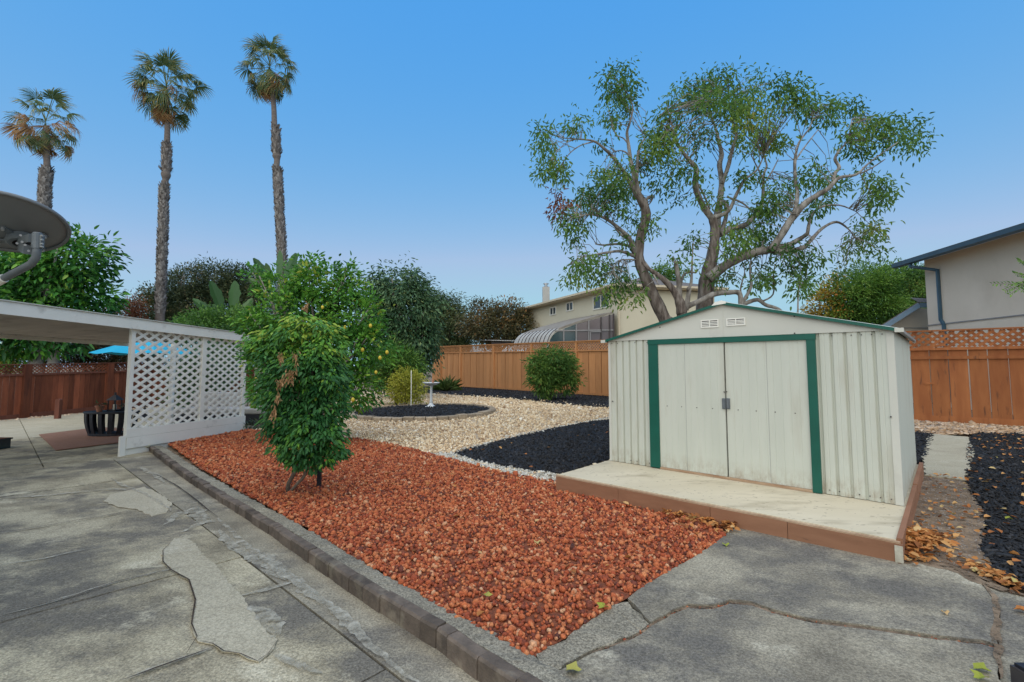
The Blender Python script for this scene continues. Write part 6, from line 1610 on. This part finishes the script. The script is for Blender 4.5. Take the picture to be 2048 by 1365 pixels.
bush('dry_hedge_shrub', 'brownish dry shrub showing above the red fence under the patio roof', 'shrub', foot(180, 20.5, -.3), blobs(20.5, [(150, 700, 60, 32, 0), (215, 705, 60, 34, .4), (265, 690, 50, 40, .2)]), 'leaf_brown', (0.13, 0.05), 0.3, 16, 1.5, .08, 'twig', .1)
bush('yellowing_shrub', 'yellow green spiky shrub above the red fence at the picture edge', 'shrub', foot(30, 20, -.3), blobs(20, [(30, 715, 45, 22, 0), (-25, 715, 40, 25, 0)]), 'leaf_yellow', (0.22, 0.04), 0.3, 14, 1.2, .08, 'twig', -.2)
bush('wispy_dry_shrub', 'wispy leafless looking shrub with reddish tips left of the middle palm', 'shrub', foot(262, 23, -.3), blobs(23, [(250, 630, 28, 28, 0), (272, 618, 16, 26, 0), (225, 640, 20, 20, 0)]), 'leaf_rust', (0.12, 0.035), 0.25, 5, .8, .05, 'twig', 0, stems=40, split=.75)
bush('dark_hedge_tree', 'dark dull green tree at the foot of the middle palm', 'tree', foot(350, 26, -.3), blobs(26, [(322, 625, 38, 48, 0), (350, 650, 55, 40, -.5), (375, 572, 42, 38, 0), (390, 620, 55, 55, .3), (310, 600, 20, 22, 0)]), 'leaf_dark', (0.15, 0.06), 0.34, 17, 1.7, .18, 'bark', .15)
bush('dark_round_tree', 'dark green round tree behind the bird of paradise leaves', 'tree', foot(460, 27, -.3), blobs(27, [(440, 565, 45, 34, 0), (480, 575, 42, 40, .4), (450, 620, 65, 55, 0), (515, 610, 45, 60, .3)]), 'leaf_dark', (0.15, 0.06), 0.34, 17, 1.7, .18, 'bark', .15, tipbias=-.06)
bush('clipped_green_shrub', 'green shrub just above the right end of the patio roof', 'shrub', foot(430, 17, -.1), blobs(17, [(400, 655, 60, 30, 0), (450, 650, 45, 35, .3), (480, 670, 40, 40, 0), (430, 720, 60, 50, 0)]), 'leaf_green', (0.10, 0.045), 0.25, 16, 1.4, .08, 'twig', .1, tipbias=-.12)
bush('screened_shrub', 'dark green shrub seen through the lattice beside the red fence', 'shrub', foot(400, 15, -.05), blobs(15, [(390, 770, 40, 60, 0), (430, 750, 30, 70, .4), (370, 735, 35, 30, .2)]), 'leaf_blue', (0.11, 0.05), 0.25, 14, 1.3, .06, 'twig', .1)
bush('drooping_dark_tree', 'dense blue green drooping tree behind the lemon tree', 'tree', foot(820, 21), blobs(21, [(800, 575, 60, 42, 0), (760, 600, 45, 42, 0), (815, 625, 58, 60, -.4), (770, 660, 50, 60, -.2), (835, 690, 38, 62, 0), (800, 720, 50, 50, .3), (845, 655, 25, 70, 0)]), 'leaf_blue', (0.20, 0.075), 0.36, 17, 1.8, .18, 'bark', .75, 4, tipbias=.02)
bush('willowy_bush', 'olive green willowy bush left of the brown tree above the fence', 'shrub', foot(895, 37), blobs(37, [(885, 632, 34, 38, 0), (915, 655, 34, 42, -.4), (870, 620, 22, 36, 0), (900, 690, 45, 30, 0)]), 'leaf_olive', (0.26, 0.05), 0.45, 20, 1.8, .12, 'twig', .45)
bush('brown_tipped_tree', 'brown tipped round tree between the fence and the cream house chimney', 'tree', foot(985, 33), blobs(33, [(965, 640, 36, 36, 0), (1015, 632, 36, 32, 0), (990, 660, 58, 36, 0), (1035, 655, 22, 38, 0)]), 'leaf_brown', (0.20, 0.08), 0.42, 18, 1.7, .2, 'bark', .1, tipbias=-.02)
bush('roofside_tree', 'bright green tree top showing behind the cream house roof', 'tree', foot(1335, 40, -.3), blobs(40, [(1325, 560, 26, 26, 0), (1345, 556, 22, 24, 0)]), 'leaf_green', (0.26, 0.11), 0.45, 16, 1.6, .25, 'bark', .1)
bush('grey_green_shrub', 'loose grey green shrub behind the yellow shrub and bird bath', 'shrub', foot(795, 17.6), blobs(17.6, [(790, 725, 38, 38, 0), (820, 735, 26, 32, .2), (765, 745, 30, 40, 0)]), 'leaf_green', (0.12, 0.04), 0.25, 14, 1.3, .06, 'twig', .1, tipbias=-.1)
ysb = gp(815, 811, rbz)
bush('yellow_shrub', 'small yellow green shrub with thin stems in the ringed bed', 'shrub', ysb, blobs(ysb.y, [(808, 760, 28, 24, 0), (830, 775, 20, 26, 0), (795, 780, 18, 20, 0), (815, 790, 28, 14, 0)]), 'leaf_yellow', (0.075, 0.04), 0.16, 13, 1.2, .025, 'twig', .1, tipbias=.0, stems=16, split=.2)
rbb = gp(1098, 802)
bush('round_bush', 'round dark green bush on thin stems in front of the orange fence', 'shrub', rbb, blobs(rbb.y, [(1105, 722, 40, 26, 0), (1082, 738, 26, 28, 0), (1132, 735, 24, 28, 0), (1105, 752, 44, 26, 0), (1095, 775, 24, 18, 0), (1138, 765, 14, 20, 0)]), 'leaf_tree', (0.15, 0.05), 0.2, 17, 1.6, .04, 'twig', .3, 6, .5, stems=14, split=.3, tipbias=-.08)
bush('autumn_tree', 'golden orange autumn tree left of the green trees behind the shed', 'tree', foot(1650, 22.5), blobs(22.5, [(1655, 615, 34, 42, 0), (1668, 580, 22, 28, 0), (1640, 635, 20, 20, 0)]), 'leaf_gold', (0.16, 0.08), 0.28, 16, 1.5, .12, 'bark', .1)
bush('feathery_tree', 'light green feathery tree beside the golden autumn tree', 'tree', foot(1710, 22.0), blobs(22.0, [(1705, 600, 42, 52, 0), (1745, 580, 45, 50, .3), (1690, 640, 40, 30, 0), (1760, 620, 55, 50, 0)]), 'leaf_green', (0.16, 0.04), 0.28, 18, 1.7, .14, 'bark', .2, tipbias=.02)
bush('dark_creeper_tree', 'dark green creeper covered tree against the beige house', 'tree', foot(1815, 24.5), blobs(24.5, [(1810, 585, 42, 50, 0), (1840, 560, 32, 30, .3), (1800, 630, 50, 40, 0), (1840, 610, 30, 60, 0), (1780, 555, 45, 26, .6)]), 'leaf_tree', (0.15, 0.06), 0.28, 18, 1.8, .16, 'bark', .3, tipbias=-.1)
# lemon tree
lf = foot(625, 9.2)
LY = 9.2
lem = bush('lemon_tree', 'bushy lemon tree with yellow fruit behind the climbing vine', 'tree', lf, blobs(LY, [(640, 570, 62, 42, 0), (570, 580, 50, 40, .2), (690, 580, 42, 36, 0), (600, 625, 90, 48, 0), (715, 640, 55, 55, -.1), (520, 660, 36, 46, 0), (735, 690, 42, 50, -.2), (690, 720, 60, 70, 0), (530, 730, 36, 60, 0), (600, 700, 80, 80, .2), (715, 775, 36, 46, -.2), (560, 790, 50, 45, 0), (650, 800, 60, 40, .2), (515, 555, 14, 22, 0), (620, 535, 20, 18, 0), (700, 545, 16, 16, 0), (500, 640, 20, 18, -.2)]), 'leaf_lemon', (0.095, 0.048), 0.145, 14, 1.15, .09, 'bark', .12, 6, .5, tipbias=.02, stems=34, split=.35)
for px, py in ((531, 681), (760, 716), (774, 705), (577, 641), (741, 652), (679, 780), (706, 800), (752, 745), (690, 655), (645, 615), (545, 720), (725, 700), (512, 760)):
    p = at(px, py, LY - 0.62); r_ = random.uniform(.026, .034)
    MB().lathe(p, [(.004, -r_ * 1.3), (r_ * .6, -r_), (r_ * .95, -r_ * .4), (r_, 0), (r_ * .95, r_ * .4), (r_ * .6, r_), (.004, r_ * 1.25)], 12).build('lemon', M['lemon'], lem, smooth=True)
# climbing vine on its stake
WY = 5.45; wb = gp(573, 985)
vine = empty('climbing_vine', wb, 'climbing vine grown into a leafy column on the lava rock', 'vine')
mb = MB()
mb.tube([wb - Vector((0, 0, .08)), wb + Vector((.02, 0, .1)), at(592, 940, WY), at(605, 900, WY), at(600, 800, WY), at(595, 700, WY)], [.026, .024, .022, .02, .018, .012], 8)
mb.tube([wb + Vector((-.01, -.02, -.05)), wb + Vector((.09, -.03, .05)), at(607, 955, WY - .03), at(625, 915, WY), at(615, 800, WY), at(635, 690, WY)], [.02, .018, .018, .016, .014, .01], 8)
mb.build('trunk', M['twig'], vine, smooth=True)
wbl = blobs(WY, [(610, 660, 62, 24, 0), (570, 680, 60, 26, .1), (655, 690, 34, 34, 0), (540, 690, 46, 20, .1), (560, 735, 42, 44, .05), (625, 735, 62, 46, -.05), (650, 770, 42, 46, 0), (590, 790, 55, 46, 0), (640, 830, 48, 40, 0), (585, 850, 44, 36, 0), (620, 875, 68, 32, -.05), (590, 902, 44, 24, 0), (650, 900, 42, 24, 0), (610, 925, 26, 12, 0), (557, 800, 18, 36, 0), (520, 700, 26, 16, .05), (560, 860, 30, 26, 0)], .85)
P, D, Cc = crown_points(wbl, .075, 11, 1.25, .5, .068 * .029 * .6)
keep = np.ones(len(P), bool)
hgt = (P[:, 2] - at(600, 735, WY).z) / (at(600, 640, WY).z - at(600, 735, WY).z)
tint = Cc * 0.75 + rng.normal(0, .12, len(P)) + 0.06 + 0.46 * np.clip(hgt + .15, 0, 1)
D = unit(D * np.array([1, 1, .5]) + np.array([0, -.12, -.55]))
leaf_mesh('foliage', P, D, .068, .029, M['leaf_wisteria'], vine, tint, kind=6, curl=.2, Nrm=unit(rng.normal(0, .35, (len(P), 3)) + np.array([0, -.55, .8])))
for px, py, w, h in ((580, 752, 13, 14), (562, 762, 8, 10), (556, 790, 4, 14), (548, 822, 5, 18), (592, 715, 4, 18), (562, 715, 4, 12), (612, 612, 7, 10)):
    c = np.array(at(px, py, WY - .42 if py > 650 else WY + .1)); k = int(w * h / 4) + 10
    off = rng.normal(0, 1, (k, 3)) * np.array([w, w * .5, h]) / 948 * WY * .5
    leaf_mesh('dry_raceme', c + off, unit(rng.normal(0, .4, (k, 3)) + np.array([0, 0, -1])), .05, .016, M['frond_dead'], vine, rng.uniform(.3, 1, k))
sb_ = gp(638, 977)
mb = MB(); mb.frame(sb_, (1, 0, 0), (0, 1, 0), (0, 0, 1), -.022, .022, -.022, -.016, -.1, 1.5); mb.frame(sb_, (1, 0, 0), (0, 1, 0), (0, 0, 1), .016, .022, -.0155, .02, -.1, 1.5)
tag(mb.build('vine_stake', M['black'], None, sb_), 'black angled metal stake supporting the climbing vine', 'stake')
# strap-leaved clump by the fence
ab = gp(893, 783)
ag = empty('strap_leaf_clump', ab, 'clump of spiky strap leaves in the mulch along the orange fence', 'plant')
n = 130; az = rng.uniform(0, 2 * np.pi, n); el = rng.uniform(.25, 1.35, n)
D = np.stack([np.cos(az) * np.cos(el), np.sin(az) * np.cos(el), np.sin(el)], 1)
P = np.array(ab)[None] + np.stack([np.cos(az), np.sin(az), np.zeros(n)], 1) * rng.uniform(0, .2, (n, 1))
leaf_mesh('foliage', P, D, .78, .05, M['leaf_agave'], ag, rng.uniform(.1, 1, n), kind=6, curl=.3)
lb_ = gp(510, 858)
bush('low_black_shrub', 'low dark shrub on black mulch at the end of the lattice screen', 'shrub', lb_, [((lb_.x, lb_.y + .1, lb_.z + .08), (.3, .2, .1))], 'leaf_dark', (.06, .03), .08, 8, 1, .01, 'twig')
# twig of a young tree reaching in at the right edge
yt = empty('overhanging_tree', (5.9, 4.9, .1), 'feathery leaf spray reaching in from the right edge before the beige wall', 'tree')
tw = [Vector((5.9, 4.9, .05)), Vector((5.85, 4.9, 1.2)), Vector((5.75, 4.9, 2.15)), at(2090, 566, 4.9), at(2050, 556, 4.9), at(2035, 552, 4.9)]
MB().tube(tw, [.04, .034, .024, .008, .005, .003], 8).build('trunk', M['twig'], yt, smooth=True)
V0, Dv = [], []
mb = MB()
for a, b in (((2100, 575), (1984, 568)), ((2080, 560), (2010, 582)), ((2070, 548), (2035, 520)), ((2075, 555), (2020, 590)), ((2090, 570), (2030, 548)), ((2085, 600), (2045, 580)), ((2120, 540), (2048, 528))):
    a, b = at(*a, 4.9 + random.uniform(-.1, .1)), at(*b, 4.85 + random.uniform(-.15, .15)); mb.tube([a, a.lerp(b, .5) + Vector((0, 0, .015)), b], [.004, .003, .0015], 4)
    for k in range(24):
        f = .25 + .75 * k / 23; s_ = 1 if k % 2 else -1
        V0.append(tuple(a.lerp(b, f) + Vector((0, 0, .015 * math.sin(f * 3.1))))); d = (b - a).normalized(); Dv.append(tuple((d * .7 + Vector((0, .25, .75)) * s_).normalized()))
tag(mb.build('twigs', M['twig'], yt), kind='stuff')
leaf_mesh('crown', np.array(V0), np.array(Dv), .042, .016, M['leaf_green'], yt, rng.uniform(.2, .9, len(V0)))

# ------------------------------------------------------------------ fallen leaves
def flat_leaves(name, P, mat, size, label, lift=0.02, zf=zb, pile=0.0, tint=None, kind=6):
    n = len(P); az = rng.uniform(0, 2 * np.pi, n); el = rng.normal(.1, .28, n)
    D = np.stack([np.cos(az) * np.cos(el), np.sin(az) * np.cos(el), np.sin(el)], 1)
    z = np.array([zf(x, y) for x, y in P]) + lift + rng.uniform(0, 1, n) * pile
    o = leaf_mesh(name, np.column_stack((P, z)), D, size, size * .7, M['fallen'], None, rng.beta(2, 2.4, n) * 0.95 if tint is None else np.full(n, tint), kind=kind, fold=.5, curl=.12, Nrm=unit(rng.normal(0, .3, (n, 3)) + np.array([0, 0, 1])))
    return stuff(o, label, 'leaf litter')
pl = np.array([tuple(RB(x, y)[:2]) for x, y in np.column_stack((500 + np.abs(rng.normal(0, 85, 420)), 745 + rng.normal(0, 32, 420)))])
ctr_ = np.array(tuple(RB(530, 745)[:2]))
zpile = lambda x, y: zb(x, y) + 0.09 * math.exp(-((x - ctr_[0]) ** 2 + (y - ctr_[1]) ** 2) / 0.05)
flat_leaves('leaf_pile', pl, 'fallen', .06, 'heap of dry orange leaves at the corner of the shed platform', .015, zpile, .03)
flat_leaves('scattered_leaves', sample(lava_poly, 110), 'fallen', .055, 'dry leaves scattered over the lava rock', .03)
e_ = np.array([tuple(gp(x, y)[:2]) for x, y in np.column_stack((rng.uniform(1330, 1470, 150), np.zeros(150))) for y in [960 + (x - 1128) * .265 + abs(random.gauss(0, 10)) + 8]])
flat_leaves('drifted_leaves', e_, 'fallen', .055, 'drift of dry leaves against the front of the platform', .03, zb, .03)
flat_leaves('mulch_leaves', sample(rm_poly, 260), 'fallen', .06, 'dry leaves lying on the black mulch right of the shed', .035)
flat_leaves('triangle_leaves', sample(mul_poly, 16), 'fallen', .06, 'few dry leaves on the black mulch triangle', .035)
flat_leaves('path_leaves', np.vstack((sample(dirt_poly, 130), np.array([tuple(RB(x, y)[:2]) for x, y in np.column_stack((rng.uniform(780, 1045, 120), rng.normal(0, 12, 120))) for y in [830 + (x - 780) * .42 + y]]))), 'fallen', .05, 'dry leaves on the dirt and slab edge right of the platform', .03)
ck = np.array([tuple(gp(x + rng.normal(0, 1.5), y + rng.normal(0, 2.0))[:2]) for (x, y) in [((1 - f) * CR[i][0] + f * CR[i + 1][0], (1 - f) * CR[i][1] + f * CR[i + 1][1]) for i in range(len(CR) - 1) for f in np.linspace(0, 1, 16)]])
stuff(solids('crack_debris', ck, zb, M['lava'], .007, .0, 'stone', .3, None), 'reddish grit and crumbs lying in the long slab crack', 'debris')
for px, py, t_, sz, lab in ((972, 1190, .97, .075, 'pale yellow green leaf on the lava rock near the kerb'), (1207, 1213, 1.0, .085, 'bright green leaf at the lava rock edge by the slab'), (1146, 1338, .96, .095, 'yellow leaf on the front slab near the kerb corner'), (1074, 1084, .9, .07, 'small cream leaf in the middle of the lava rock'), (1451, 1089, 1.0, .07, 'lime green leaf on the slab below the platform'),
                            (1963, 1337, 1.0, .09, 'green leaf on the slab joint beside the dark box'), (1962, 1353, 1.0, .08, 'lower green leaf lying next to the dark box'), (2018, 1037, 1.0, .08, 'green leaf on the black mulch by the picture edge'), (2041, 1219, .35, .08, 'rust brown leaf on the right hand slab'), (1890, 1225, .8, .05, 'small tan leaf in the middle of the front slab'), (1956, 1142, .9, .08, 'pale leaf where the dirt meets the black mulch'), (278, 903, .75, .0, '')):
    if not lab: continue
    p = gp(px, py, zb, .03); k = 1
    az = random.uniform(0, 6.28); D = np.array([[math.cos(az), math.sin(az), .12]]); 
    sz *= .68
    pts = []
    for i in range(11):
        a = 2 * math.pi * i / 11; rr_ = sz * .55 * (1 + .22 * math.cos(5 * a)) * (1.25 if i == 0 else 1)
        pts.append(p + Vector((rr_ * math.cos(a + az), rr_ * math.sin(a + az) * .8, .010 * math.sin(2 * a + az) + .004)))
    mb = MB(); mb.add([p + Vector((0, 0, -.002))] + pts, [(0, 1 + i, 1 + (i + 1) % 11) for i in range(11)])
    o = mb.build('fallen_leaf', M['fallen'], None, p)
    a_ = o.data.attributes.new('tint', 'FLOAT', 'POINT'); a_.data.foreach_set('value', np.full(len(o.data.vertices), t_, dtype=np.float32))
    tag(o, lab, 'leaf', 'single fallen leaves')
lfp = gp(287, 903, zp)
mb = MB().add([lfp + Vector((-.10, 0, .01)), lfp + Vector((0, -.05, .05)), lfp + Vector((.12, 0, .09)), lfp + Vector((.15, .03, .12)), lfp + Vector((.0, .06, .03))], [(0, 1, 4), (1, 2, 4), (2, 3, 4)])
o = mb.build('fallen_leaf', M['lemon'], None, lfp); tag(o, 'large curled yellow leaf against the end of the kerb', 'leaf', 'single fallen leaves')
